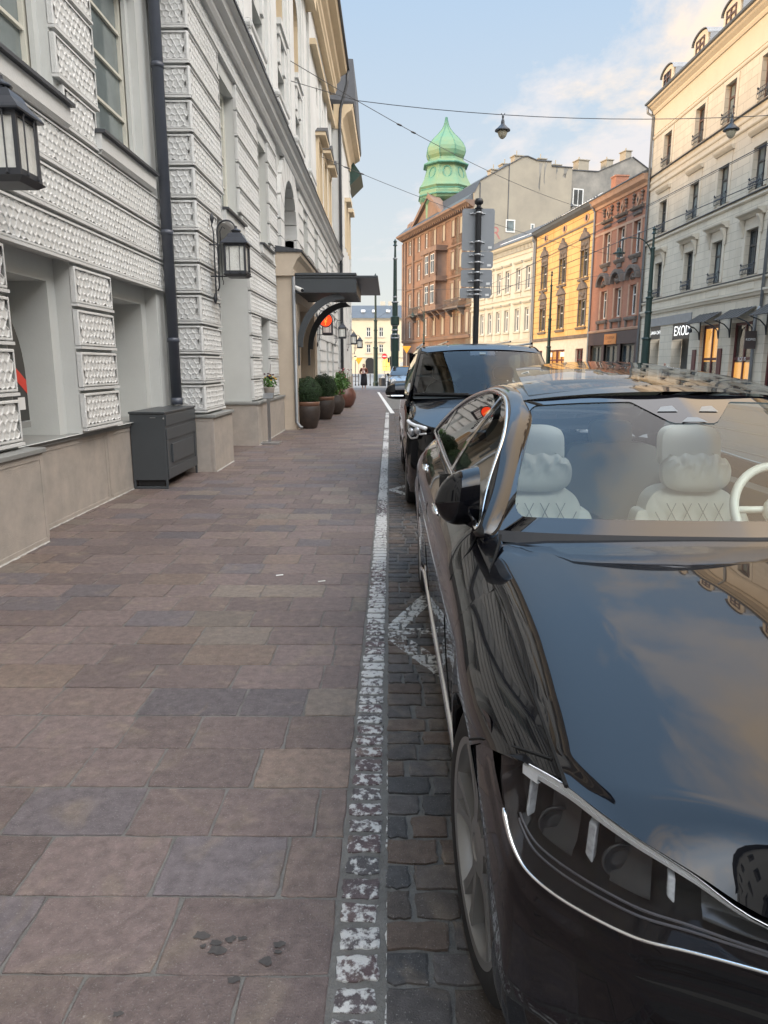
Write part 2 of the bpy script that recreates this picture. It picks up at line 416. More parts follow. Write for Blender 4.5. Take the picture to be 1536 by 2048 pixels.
# white guide line further up the pavement edge
mb = MB(); mb.quad((.02,23.6,.0075),(.16,23.6,.0075),(-.62,42.6,.0075),(-.76,42.6,.0075)); struct(mb.build('road_marking', M['white_paint']))
# litter
for (x, y) in [(-.52,4.95),(-.85,5.1)]:
    mb = MB(); mb.tube([(x,y,.011),(x+.05,y+.02,.011)], .005, 6); tag(mb.build('cigarette_butt', M['white_paint']), 'small white cigarette butt on the paving slabs, '+('nearer the white edge line' if x > -.7 else 'nearer the hotel wall'), 'cigarette butt')
# pale mortar fillet along the plinth foot
fil = mat('mortar_fillet', (0.38,0.37,0.34), .9, var=.2, vscale=20, bump=.6, bscale=60)
mb = MB()
for (x, y0, y1) in [(-3.056,1.0,6.19),(-3.28,6.22,10.3),(-2.577,10.42,11.65),(-2.577,13.95,17.5)]:
    ys = np.arange(y0, y1, .05); G = np.zeros((len(ys), 3, 3))
    for i, yy in enumerate(ys):
        w = .010+.016*random.random(); G[i] = [(x-.01, yy, .012), (x+w*.5, yy, .012), (x+w, yy, .004)]
    mb.grid(G)
struct(mb.build('mortar_edge', fil))
# right hand pavement with kerb, road
mb = MB(); mb.box(13.2,18.5,-25,49,-.045,.10); 
pv = mat('concrete_pavement', (0.30,0.29,0.27), .8, var=.12, vscale=2)
struct(mb.build('far_pavement', pv))
mb = MB(); mb.box(13.0,13.2,-25,49,-.045,.102); struct(mb.build('kerb', M['coping']))
mb = MB()
for x in (5.2,6.635,8.6,10.035): mb.box(x,x+.07,-25,52,-.046,-.038)
struct(mb.build('tram_track', M['steel']))
mb = MB(); mb.quad((-60,53,-.044),(60,53,-.044),(60,150,-.044),(-60,150,-.044))
struct(mb.build('road', mat('pale_road', (0.26,0.26,0.25), .6, var=.1)))
# ============================================================ HOTEL (left row)
FN = Fr(-3.16, 0, 0, 1)            # near wing facade plane
FRZ = Fr(-2.68, 0, 0, 1)           # projecting block facade plane
FSD = Fr(-2.68, 10.45, -PI/2, 1)   # its return facing the viewer: s=0 at the corner, negative to the wall
CZ0, CH = .867, .4203

def hashj(ix, iy, k):
    v = np.sin(ix*127.1+iy*311.7+k*74.7)*43758.5453
    return v-np.floor(v)
def honey(mb, fr, s0, s1, z0, z1, o, m=0, cw=.090, rh=.075, dep=.008):
    W, Hh = s1-s0, z1-z0
    nr = max(1, round(Hh/rh)); nc = max(1, round(W/cw)); rh = Hh/nr; cw = W/nc
    # jittered brick-hex lattice : vertices indexed on (2*col+shift, row boundary)
    cells = []
    for r in range(nr):
        sh = (r % 2)*.5
        for c in range(-1, nc+1):
            xa = c+sh
            cx = (xa+.5)*cw
            if cx < .12*cw or cx > W-.12*cw: continue
            cells.append((xa, r))
    cells = np.array(cells, float); xa, r = cells[:,0], cells[:,1]
    # 6 corners: bottom-left, bottom-mid, bottom-right, top-right, top-mid, top-left in half-column units
    hx = np.stack([xa*2, xa*2+1, xa*2+2, xa*2+2, xa*2+1, xa*2], 1)
    hy = np.stack([r, r, r, r+1, r+1, r+1], 1)
    par = (np.round(hx).astype(int)+hy.astype(int)) % 2
    jx = (hashj(hx, hy, 1+s0)-.5)*.30*cw; jy = (hashj(hx, hy, 2+z0)-.5)*.24*rh
    px = hx*.5*cw+jx; py = hy*rh+np.where(par == 0, .20, -.20)*rh*(1)+jy
    px = np.clip(px, 0, W); py = np.clip(py, 0, Hh)
    cx = px.mean(1, keepdims=True); cy = py.mean(1, keepdims=True)
    n = len(cells)
    def ring(f, oo):
        x = px+(cx-px)*f; y = py+(cy-py)*f
        return fr.o+fr.d*(s0+x)[..., None]+fr.n*(o+oo)+fr.z*(z0+y)[..., None]
    dd = dep*(.75+.5*hashj(cells[:,0]+3, cells[:,1], 5+s0))[:, None, None]
    R0 = ring(0, 0.0); R1 = ring(.14, .0); R2 = ring(.30, 0)-fr.n*dd*.85; R3 = ring(.52, 0)-fr.n*dd
    V = np.concatenate([R0, R1, R2, R3], 1).reshape(-1, 3)
    q = [(i, (i+1) % 6, 6+(i+1) % 6, 6+i) for i in range(6)]+[(6+i, 6+(i+1) % 6, 12+(i+1) % 6, 12+i) for i in range(6)]+[(12+i, 12+(i+1) % 6, 18+(i+1) % 6, 18+i) for i in range(6)]+[(18,19,20,21,22,23)]
    faces = [tuple(k*24+i for i in f) for k in range(n) for f in q]
    mb.add(V, faces, m)

def block(mb, fr, s0, s1, z0, z1, hc=True, o=0.0, b=.024, ledge=True):
    """one rusticated block: frame rim, honeycomb field, side faces, fillet below"""
    P = fr.P; back = o-.06
    O = [(s0,z0),(s1,z0),(s1,z1),(s0,z1)]; I = [(s0+b,z0+b),(s1-b,z0+b),(s1-b,z1-b),(s0+b,z1-b)]
    ch = .008
    O2 = [(s0+ch,z0+ch),(s1-ch,z0+ch),(s1-ch,z1-ch),(s0+ch,z1-ch)]
    V = [P(a,c,back) for a,c in O]+[P(a,c,o-ch) for a,c in O]+[P(a,c,o) for a,c in O2]+[P(a,c,o) for a,c in I]+[P(a,c,o-.008) for a,c in I]
    F = []
    for k in range(4):
        j = (k+1) % 4
        for l in range(4): F.append((l*4+k, l*4+j, (l+1)*4+j, (l+1)*4+k))
    if not hc: F.append((16,17,18,19))
    mb.add(V, F)
    if hc: honey(mb, fr, s0+b, s1-b, z0+b, z1-b, o-.008)
    if ledge: mb.fbox(fr, s0-.004, s1+.004, z0-.034, z0-.008, back, o+.010)

def course(mb, fr, k, spans, hcmax=18.0, o=0.0):
    z0 = CZ0+CH*k+.045; z1 = CZ0+CH*(k+1)-.022
    for a, b in spans:
        if b-a < .12: continue
        block(mb, fr, a, b, z0, z1, hc=(a < hcmax), o=o)

def wall_open(mb, fr, s0, s1, z0, z1, o, ops, m=0, mrev=0):
    """flat wall with rectangular openings (a,b,c,d,depth)"""
    S = sorted({s0, s1, *[v for q in ops for v in q[:2] if s0 < v < s1]}); Z = sorted({z0, z1, *[v for q in ops for v in q[2:4] if z0 < v < z1]})
    for i in range(len(S)-1):
        for j in range(len(Z)-1):
            sm, zm = (S[i]+S[i+1])/2, (Z[j]+Z[j+1])/2
            if any(q[0] < sm < q[1] and q[2] < zm < q[3] for q in ops): continue
            mb.quad(fr.P(S[i],Z[j],o), fr.P(S[i+1],Z[j],o), fr.P(S[i+1],Z[j+1],o), fr.P(S[i],Z[j+1],o), m)
    for a, b, c, d, dep in [q[:5] for q in ops]:
        a, b = max(a, s0), min(b, s1)
        P = fr.P; c0 = [(a,c),(b,c),(b,d),(a,d)]
        for k in range(4):
            (u, v), (x, y) = c0[k], c0[(k+1) % 4]
            mb.quad(P(u,v,o), P(x,y,o), P(x,y,o-dep), P(u,v,o-dep), mrev)

def window(fr, a, b, c, d, o, parent, frame_mat, pane_mat, cas=2, trans=.68, bars=0, fw=.07, sill=None, arch=False):
    """window part: frame (+pane child, +sill child) set at outward offset o"""
    mb = MB(); t = .05; e = .07 if o < 0 else 0
    mb.fbox(fr, a-e, a+fw, c-e, d+e, o, o+t); mb.fbox(fr, b-fw, b+e, c-e, d+e, o, o+t)
    mb.fbox(fr, a+fw, b-fw, c-e, c+fw, o, o+t); mb.fbox(fr, a+fw, b-fw, d-fw, d+e, o, o+t)
    ins = o+.008
    for k in range(1, cas):
        x = a+(b-a)*k/cas; mb.fbox(fr, x-fw*.55, x+fw*.55, c+fw, d-fw, ins, o+t+.012)
    if trans:
        z = c+(d-c)*trans; xs = [a+(b-a)*k/cas for k in range(cas+1)]
        for k in range(cas):
            mb.fbox(fr, xs[k]+fw*(1 if k == 0 else .55), xs[k+1]-fw*(1 if k == cas-1 else .55), z-fw*.6, z+fw*.6, ins, o+t+.006)
    for k in range(bars):
        z = c+(d-c)*(k+1)/(bars+1); xs = [a+(b-a)*q/cas for q in range(cas+1)]
        for q in range(cas):
            mb.fbox(fr, xs[q]+fw*(1 if q == 0 else .55), xs[q+1]-fw*(1 if q == cas-1 else .55), z-.016, z+.016, ins, o+t-.008)
    w = mb.build('window', frame_mat, parent)
    mp = MB(); mp.fbox(fr, a+fw*.5, b-fw*.5, c+fw*.5, d-fw*.5, o+.001, o+.006); mp.build('pane', pane_mat, w)
    if sill:
        ms = MB(); P = fr.P; ms.fbox(fr, a-sill, b+sill, c-.06, c-.002, o-.02, .14); ms.build('sill', M['coping'], w)
    return w

hotel = thing('hotel_building', 'grey white hotel with honeycomb rusticated blocks along the left pavement', 'building', (-3.5, 10, 0))
# ---- plinth
mb = MB()
def plinth_panel(x, y0, y1, back):
    mb.box(back, x, y0, y1, -.05, .80)
plinth_panel(-3.06, 1.0, 6.19, -3.9); plinth_panel(-3.28, 6.19, 10.45, -3.9)
plinth_panel(-2.577, 10.42, 11.66, -3.6); plinth_panel(-3.30, 11.66, 13.94, -3.6)
plinth_panel(-2.577, 13.94, 17.5, -3.6); plinth_panel(-2.60, 22.5, 38.0, -3.6)
# shallow stone borders on the panels
for (x, y0, y1) in [(-3.06,4.7,6.19),(-3.28,6.25,8.18),(-3.28,8.2,10.35)]:
    for (a, b, c, d) in [(y0,y0+.055,.05,.80),(y1-.055,y1,.05,.80),(y0+.055,y1-.055,.745,.80),(y0+.055,y1-.055,-.02,.05)]:
        mb.box(x, x+.006, a, b, c, d)
for (xx0, xx1, c, d) in [(-3.06,-3.02,.03,.80),(-2.625,-2.580,.03,.80),(-3.02,-2.625,.75,.80)]: mb.box(xx0, xx1, 10.413, 10.42, c, d)
pl = mb.build('plinth', M['plinth'], hotel, bevel=.004)
for q in ((-3.9,-3.03,1.0,6.22,.803,.845),(-3.9,-3.25,6.22,10.38,.803,.853),(-3.45,-2.545,10.39,11.69,.803,.845),(-3.45,-2.545,13.91,17.48,.803,.85),(-3.45,-2.57,22.52,38.02,.803,.85)):
    mb = MB(); mb.box(*q); mb.build('coping', M['coping'], hotel, bevel=.006)
# ---- core walls with openings
mb = MB(); mb.box(-14,-4.0,.52,37.9,0,15.5); mb.box(-4.0,-3.42,28.7,37.9,7.1,15.4); mb.build('light_stop_core', M['plaster_grey'], hotel)  # unseen solid core added to stop sunlight leaking through the window gaps
mb = MB(); N_ops = [(6.1,7.42,.85,2.59,.16),(8.38,10.12,.85,2.59,.16),(4.9,7.42,4.07,6.1,.24),(8.38,9.98,4.07,6.1,.24)]
wall_open(mb, FN, .5, 10.46, .85, 6.75, -.055, N_ops, 0, 0)
for (a,b) in [(6.1,7.42),(8.38,10.12)]:    # second recess of the niches
    q = (a+.16, b-.17, .85, 2.36, .42); wall_open(mb, FN, a-.01, b+.01, .85, 2.6, -.214, [q]); mb.quad(FN.P(q[0],.85,-.634),FN.P(q[1],.85,-.634),FN.P(q[1],2.36,-.634),FN.P(q[0],2.36,-.634))
R_win = [(12.2,13.5),(15.55,16.75),(23.3,24.5),(26.6,27.9),(31.0,32.1),(34.0,35.1)]
R_ops = [(11.65,14.2,-.05,3.80,.62),(15.25,16.3,.85,2.59,.3),(18.75,21.25,4.0,6.28,.55),(23.6,24.8,.85,2.59,.3),(26.4,28.2,.85,3.4,.35),(30.8,31.9,.85,2.59,.3),(33.6,34.8,.85,2.59,.3)]+[(a,b,4.07,6.1,.26) for a,b in R_win]
wall_open(mb, FRZ, 10.5, 38.0, -.05, 6.75, -.055, R_ops)
wall_open(mb, FSD, -.6, -.055, .85, 6.75, -.055, [])
mb.quad(FRZ.P(11.65,-.05,-.66),FRZ.P(14.2,-.05,-.66),FRZ.P(14.2,3.8,-.66),FRZ.P(11.65,3.8,-.66))
for (a,b,c,d,dep) in [R_ops[1],R_ops[3],R_ops[4],R_ops[5],R_ops[6]]: mb.quad(FRZ.P(a,c,-.055-dep),FRZ.P(b,c,-.055-dep),FRZ.P(b,d,-.055-dep),FRZ.P(a,d,-.055-dep))
# jamb pilaster strips around the upper windows
for (a,b) in [(4.9,7.42),(8.38,9.98)]:
    for s in (a, b-.0): mb.fbox(FN, (s-.10 if s == b else s+.0), (s if s == b else s+.10), 4.07, 6.1, -.20, -.15)
mb.build('wall', M['plaster_grey'], hotel)
# ---- rusticated blocks, one part per stretch
mb = MB()
for k in range(0, 4): course(mb, FN, k, [(4.2,6.1),(7.42,8.38)])
for k in range(4, 7): course(mb, FN, k, [(2.6,10.42)])
course(mb, FN, 7, [(7.52,8.30)])
for k in range(8, 13): course(mb, FN, k, [(7.42,8.38)])
course(mb, FN, 13, [(2.6,10.42)])
mb.build('rustication', M['plaster'], hotel)
mb = MB()
for k in range(0, 14): course(mb, FSD, k, [(-.475,-.012)])
for k in range(0, 4): course(mb, FRZ, k, [(10.462,11.64),(14.2,15.25),(16.3,17.45)])
for k in range(4, 7): course(mb, FRZ, k, [(10.462,11.64),(14.2,17.45)])
course(mb, FRZ, 7, [(10.462,12.05),(13.65,15.42),(16.9,17.45)])
for k in range(8, 12): course(mb, FRZ, k, [(10.462,12.2),(13.5,15.55),(16.75,18.0)])
course(mb, FRZ, 12, [(10.462,12.2),(13.5,15.55),(16.75,18.0)]); course(mb, FRZ, 13, [(10.462,18.0)])
mb.build('rustication', M['plaster'], hotel)
mb = MB()
for k in range(0, 4): course(mb, FRZ, k, [(22.5,23.6),(24.8,26.4),(28.2,30.8),(31.9,33.6),(34.8,37.9)])
for k in range(4, 6): course(mb, FRZ, k, [(22.5,26.4),(28.2,37.9)])
course(mb, FRZ, 6, [(22.5,37.9)]); course(mb, FRZ, 7, [(22.5,23.2),(24.6,26.5),(28.0,30.9),(32.2,33.9),(35.2,37.9)])
for k in range(8, 13): course(mb, FRZ, k, [(21.9,23.3),(24.5,26.6),(27.9,31.0),(32.1,34.0),(35.1,37.9)])
course(mb, FRZ, 13, [(22.3,37.9)])
mb.build('rustication', M['plaster'], hotel)
# lintel bands (flat soffit strip over the near niches)
# ---- arch over the portal: banded voussoirs
mb = MB(); cy = 20.0; zc = 5.02; R = 1.25
for i in range(10):
    a0 = PI*i/10+.012; a1 = PI*(i+1)/10-.012
    for sub in range(3):
        b0 = a0+(a1-a0)*sub/3; b1 = a0+(a1-a0)*(sub+1)/3
        pts = [(cy+R*math.cos(b0), zc+R*math.sin(b0)),(cy+(R+.62)*math.cos(b0), zc+(R+.62)*math.sin(b0)),(cy+(R+.62)*math.cos(b1), zc+(R+.62)*math.sin(b1)),(cy+R*math.cos(b1), zc+R*math.sin(b1))]
        mb.fplate(FRZ, pts, -.6, .045)
for s in (cy-R-.6, cy+R):
    for k in range(2):
        z = 4.22+k*.40; mb.fbox(FRZ, s, s+.6, z+.012, min(z+.388, zc-.01), -.6, .045)
mb.build('arch', M['plaster'], hotel)
window(FRZ, 18.78, 21.22, 4.25, 6.26, -.58, hotel, M['cream_frame'], M['pane'], 3, .5)
# ---- upper (mezzanine) windows with projecting sills
for fr, a, b in [(FN,4.9,7.42),(FN,8.38,9.98)]+[(FRZ,a,b) for a,b in R_win]:
    w = window(fr, a+.06, b-.06, 4.1, 6.08, -.27, hotel, M['cream_frame'], M['pane_light'], 1 if fr is FN else 2, 0, bars=3, fw=.075)
    ms = MB(); ms.fbox(fr, a-.10, b+.10, 3.84, 4.0, -.06, .05); ms.fprism(fr, [(-.06,3.80),(.02,3.80),(.05,3.838),(-.06,3.838)], a-.08, b+.08); ms.build('sill', M['plaster'], w)
    ms = MB(); ms.fprism(fr, [(-.30,4.075),(.10,4.035),(.10,4.003),(-.30,4.003)], a-.115, b+.115); ms.build('sill_flashing', M['flashing'], w)
    for e in (a-.10, b+.10): pass
# ---- first floor cornice (follows both planes), with dark flashing
mb = MB()
prof = [(-.06,6.62),(.06,6.62),(.10,6.68),(.10,6.74),(.20,6.80),(.22,6.90),(.30,6.93),(.30,6.985),(-.4,6.985),(-.4,6.62)]
mb.fprism(FN, prof, .5, 10.14); mb.fprism(FRZ, prof, 10.15, 38.0); 
mb.build('cornice', M['plaster'], hotel)
mb = MB(); mb.fprism(FN, [(-.4,7.04),(.325,6.995),(.325,6.955),(.303,6.955),(.303,6.988),(-.4,6.988)], .5, 10.12); mb.fprism(FRZ, [(-.45,7.04),(.325,6.995),(.325,6.955),(.303,6.955),(.303,6.988),(-.45,6.988)], 10.125, 38.0)
mb.build('cornice_flashing', M['flashing'], hotel)
# ---- upper floors, set back
FU = Fr(-3.10, 0, 0, 1)
U_ops = []
arches = [(17.75,19.15),(21.4,22.8),(25.05,26.45)]
for a,b in arches: U_ops.append((a,b,10.7,13.2,.30))
for a,b in [(14.1,15.5),(10.9,12.0),(6.2,7.6),(3,4.4)]: U_ops.append((a,b,10.7,13.2,.3))
for a,b in [(14.1,15.5),(17.8,19.1),(21.45,22.75),(25.1,26.4)]: U_ops.append((a,b,7.5,9.6,.3))
mb = MB(); wall_open(mb, FU, .5, 28.6, 6.9, 15.6, 0, U_ops); 
mb.build('upper_wall', M['plaster_grey'], hotel)
mb = MB(); mbg = MB()
for i, y0 in enumerate([1.1, 4.75, 8.45, 12.1, 15.75, 19.4, 23.05, 26.7]):
    y1 = y0+1.7; fo = .30
    mb.fbox(FU, y0, y1, 7.0, 7.98, 0, fo)                        # pedestal
    mb.fbox(FU, y0-.03, y1+.03, 8.0, 8.10, 0, fo+.03)
    mb.tube([FU.P(y0-.06, 8.2, fo-.03), FU.P(y1+.06, 8.2, fo-.03)], .095, 12); mb.tube([FU.P(y0+.0, 8.2, 0), FU.P(y0+.0, 8.2, fo+.03)], .093, 12)
    mb.fbox(FU, y0+.12, y1-.12, 8.29, 14.2, 0, .08)            # shaft
    mb.fbox(FU, y0+.45, y1-.45, 8.29, 14.2, .081, .11)
    mb.fbox(FU, y0+.02, y1-.02, 14.2, 14.5, 0, .16)
    mbg.fbox(FU, y0-.005, y1+.005, 7.962, 7.982, 0, fo+.012)
mb.build('pilaster', M['plaster'], hotel); mbg.build('shadow_joint', M['flashing'], hotel)
# arched windows with beige reveals, aedicule strips below
for (a, b) in arches+[(14.1,15.5)]:
    mb = MB(); c = (a+b)/2; r = (b-a)/2
    for i in range(14):
        t0, t1 = PI*i/14, PI*(i+1)/14
        mb.fplate(FU, [(c+r*math.cos(t0),12.45+r*math.sin(t0)),(c+r*math.cos(t0),13.25),(c+r*math.cos(t1),13.25),(c+r*math.cos(t1),12.45+r*math.sin(t1))], -.30, .012)
    mb.build('arch', M['plaster_grey'], hotel)
    mb = MB()
    for s in (a+.002, b-.012): mb.fbox(FU, s, s+.01, 10.75, 12.45, -.30, -.01)
    for i in range(14):
        t0, t1 = PI*i/14, PI*(i+1)/14
        mb.fplate(FU, [(c+(r-.012)*math.cos(t0),12.45+(r-.012)*math.sin(t0)),(c+(r-.002)*math.cos(t0),12.45+(r-.002)*math.sin(t0)),(c+(r-.002)*math.cos(t1),12.45+(r-.002)*math.sin(t1)),(c+(r-.012)*math.cos(t1),12.45+(r-.012)*math.sin(t1))], -.3, -.01)
    mb.build('window_reveal', M['plaster_beige'], hotel)
    w = window(FU, a+.02, b-.02, 10.75, 13.2, -.29, hotel, M['plaster_beige'], M['pane'], 2, .6)
    ms = MB(); ms.fbox(FU, a-.1, b+.1, 10.55, 10.70, .002, .16); ms.fbox(FU, a-.02, b+.02, 10.35, 10.55, .002, .10); ms.fbox(FU, a+.1, a+.35, 9.7, 10.35, .002, .07); ms.fbox(FU, b-.35, b-.1, 9.7, 10.35, .002, .07)
    ms.build('sill', M['plaster'], w)
for (a, b) in [(14.1,15.5),(17.8,19.1),(21.45,22.75),(25.1,26.4)]:
    window(FU, a+.02, b-.02, 7.55, 9.6, -.28, hotel, M['cream_frame'], M['pane'], 2, .68)
# ---- end wing with beige hooded windows
FW = Fr(-2.95, 0, 0, 1)
W_ops = [(y, y+1.15, 7.95, 10.1, .25) for y in (30.6, 33.0, 35.3)]+[(y+.25, y+.85, 11.7, 12.4, .2) for y in (30.6, 33.0, 35.3)]
mb = MB(); wall_open(mb, FW, 28.6, 38.0, 6.9, 15.6, 0, W_ops); mb.quad((-3.1,28.6,6.9),(-2.95,28.6,6.9),(-2.95,28.6,15.6),(-3.1,28.6,15.6))
for y in (32.2, 34.6, 36.9): mb.fbox(FW, y, y+.5, 7.0, 13.1, 0, .08)
mb.build('upper_wall', M['plaster'], hotel)
for y in (30.6, 33.0, 35.3):
    w = window(FW, y+.05, y+1.1, 8.0, 10.05, -.2, hotel, M['plaster_beige'], M['pane'], 2, .65)
    ms = MB()
    for s in (y-.18, y+1.15): ms.fbox(FW, s, s+.18, 7.9, 10.2, 0, .12)
    ms.fbox(FW, y-.18, y+1.33, 10.2, 10.42, 0, .14)
    ms.fplate(FW, [(y-.32,10.42),(y+1.47,10.42),(y+1.47,10.55),(y-.32,10.55)], 0, .40)
    ms.fbox(FW, y-.28, y+1.43, 7.68, 7.9, 0, .22)
    ms.build('hood', M['plaster_beige'], w)
    ms = MB(); ms.fplate(FW, [(y-.36,10.555),(y+1.51,10.555),(y+.575,10.95)], 0, .43); ms.build('hood_roof', M['flashing'], w)
    window(FW, y+.27, y+.83, 11.72, 12.38, -.18, hotel, M['cream_frame'], M['pane'], 1, 0)
# ---- entablature and eaves
FE = Fr(-2.75, 0, 0, 1)
mb = MB()
mb.fprism(FE, [(-.4,13.0),(.04,13.0),(.06,13.12),(.02,13.2),(-.4,13.2)], 28.7, 38.0)
mb.fprism(FE, [(-.5,14.5),(.06,14.5),(.08,14.62),(.14,14.70),(.14,14.95),(.30,15.1),(.34,15.3),(.60,15.42),(.66,15.60),(-.5,15.60)], .5, 38.05)
for i, y0 in enumerate([1.1, 4.75, 8.45, 12.1, 15.75, 19.4, 23.05, 26.7]): mb.fbox(FE, y0, y0+1.7, 13.9, 14.5, -.3, .10)
mb.build('eaves_cornice', M['plaster_beige'], hotel)
mb = MB(); mb.fprism(FE, [(-6,16.6),(.70,15.70),(.76,15.72),(.76,15.61),(-.5,15.61),(-6,16.5)], .5, 38.2); mb.build('roof', M['flashing'], hotel)
# ---- portal of beige stone
FP = Fr(-2.30, 0, 0, 1)
mb = MB()
wall_open(mb, FP, 17.5, 22.5, -.05, 3.62, 0, [(18.3,21.7,-.05,3.1,.35)])
mb.quad(FP.P(17.5,-.05,0),FP.P(17.5,-.05,-.5),FP.P(17.5,3.62,-.5),FP.P(17.5,3.62,0)); mb.quad(FP.P(22.5,-.05,0),FP.P(22.5,-.05,-.5),FP.P(22.5,3.62,-.5),FP.P(22.5,3.62,0))
wall_open(mb, FP, 18.2, 21.8, -.05, 3.2, -.35, [(18.75,21.25,-.05,2.75,.5)])
for s in (17.55, 18.0, 21.75, 22.15): mb.fbox(FP, s, s+.30, -.05, 3.0, .002, .05)
prof = [(-.45,3.62),(.03,3.62),(.05,3.72),(.02,3.74),(.02,3.78),(.06,3.86),(.12,3.98),(.20,4.06),(.22,4.14),(-.45,4.14)]
mb.fprism(FP, prof, 17.42, 22.58)
mb.build('portal', M['portal_stone'], hotel)
mb = MB(); mb.fprism(FP, [(-.45,4.30),(.25,4.19),(.25,4.145),(-.45,4.145)], 17.38, 22.62); mb.build('portal_flashing', M['flashing'], hotel)
d = window(FP, 18.78, 21.22, .02, 2.72, -.80, hotel, M['brown_frame'], M['pane'], 3, .8, fw=.09); d.name = 'door'
# roof lead and the gutter pipe in the corner
mb = MB(); mb.tube([(-3.055,10.27,1.02),(-3.055,10.27,16)], .074, 14)
for z in (1.9,3.33,5.4): mb.lathe((-3.055,10.27,z), [(.0745,-.03),(.085,-.03),(.085,.03),(.0745,.03)], 14)
mb.tube([(-3.055,10.27,1.0),(-3.055,10.27,1.10)], .083, 14)
mb.build('downpipe', mat('blue_grey_pipe', (0.075,0.085,0.108), .4, var=.08), hotel, smooth=True)
mb = MB(); mb.tube([(-2.28,17.47,3.6),(-2.28,17.47,.2),(-2.20,17.44,.08),(-2.14,17.42,.06)], .042, 10); mb.build('downpipe', M['zinc'], hotel, smooth=True)
mb = MB(); mb.tube([(-2.1,38.05,15.6),(-2.12,38.1,15.0),(-2.45,38.1,13.9),(-2.50,38.1,13.2),(-2.50,38.1,.05)], .075, 10); mb.build('downpipe', M['flashing'], hotel, smooth=True)
# boards fixed beside the far door
mb = MB(); mb.fplate(FRZ, [(25.1,1.25),(25.75,1.25),(25.8,2.05),(25.45,2.12),(25.05,2.05)], .005, .05); tag(mb.build('sign_board', mat('varnished_oak', (0.30,0.16,0.05), .45, var=.3, vscale=3, stretch=(1,8,1)), None), 'brown wooden sign board hanging on the hotel wall beyond the entrance canopy', 'sign')
for i, (y, z) in enumerate([(22.9,1.45),(22.9,.98)]):
    t = thing('menu_case', 'dark framed menu case on the hotel wall past the portal, '+('upper of two' if i == 0 else 'lower of two'), 'menu case', (-2.58, y, z))
    mb = MB(); mb.fbox(FRZ, y, y+.42, z, z+.40, .002, .06); mb.build('case', M['iron'], t)
    mb = MB(); mb.fbox(FRZ, y+.04, y+.38, z+.04, z+.36, .061, .064); mb.build('sheet', mat('menu_sheet', (0.14,0.15,0.15), .2, var=.3, vscale=8), t)

# ---- house beyond the hotel
h3 = thing('gabled_house', 'pale house with stone quoins and beige gable beyond the hotel', 'building', (-3, 42, 0))
F3 = Fr(-2.5, 0, 0, 1)
mb = MB(); wall_open(mb, F3, 38.15, 47.0, -.05, 13.6, 0, [(41.5,42.7,8,10.2,.25),(44.2,45.4,8,10.2,.25),(41.5,42.7,4,6,.25),(44.2,45.4,4,6,.25)])
mb.quad((-2.5,38.15,-.05),(-6,38.15,-.05),(-6,38.15,16),(-2.5,38.15,13.6)); mb.quad((-2.5,47,-.05),(-12,47,-.05),(-12,47,16),(-2.5,47,13.6))
mb.build('wall', M['plaster'], h3)
for y0 in (38.2, 45.9):
    mb = MB()
    for k in range(26):
        z = .9+k*.48; mb.fbox(F3, y0, y0+1.0, z+.02, z+.46, .002, .05)
    mb.build('quoins', M['plaster_grey'], h3)
mb = MB(); mb.fbox(F3, 38.15, 47.02, -.05, .9, .003, .09); mb.build('plinth', M['plinth'], h3)
mb = MB(); mb.fprism(F3, [(-.3,13.0),(.1,13.0),(.15,13.4),(.35,13.7),(.62,13.85),(.66,14.1),(-.3,14.1)], 38.1, 47.1)
mb.build('gable', M['plaster_beige'], h3)
mb = MB(); mb.fprism(F3, [(-6,14.11),(.70,14.11),(.72,14.3),(.55,17.2),(-6,17.6)], 41.0, 47.1); mb.fprism(F3, [(-6,14.11),(.70,14.11),(.72,14.2),(-6,14.9)], 38.1, 40.99); mb.build('roof', M['flashing'], h3)
for y in (41.5, 44.2):
    for c in (8, 4):
        w = window(F3, y+.04, y+1.16, c+.04, c+2.16 if c == 8 else c+1.96, -.2, h3, M['cream_frame'], M['pane'], 2, .66)
    ms = MB(); ms.fbox(F3, y-.2, y+1.4, 10.3, 10.5, 0, .35); ms.fbox(F3, y-.15, y, 7.9, 10.3, 0, .1); ms.fbox(F3, y+1.2, y+1.35, 7.9, 10.3, 0, .1); ms.build('hood', M['plaster_beige'], w)
mb = MB(); mb.add([(-2.5,46.2,12.2),(-1.75,46.2,12.9),(-1.75,49.4,12.9),(-2.5,49.4,12.2),(-2.5,46.2,13.9),(-2.5,49.4,13.9)], [(0,1,2,3),(1,4,5,2),(0,4,1),(3,2,5),(0,3,5,4)])
mb.build('oriel_roof', mat('dark_green_copper', (0.02,0.055,0.045), .5, var=.2), h3)

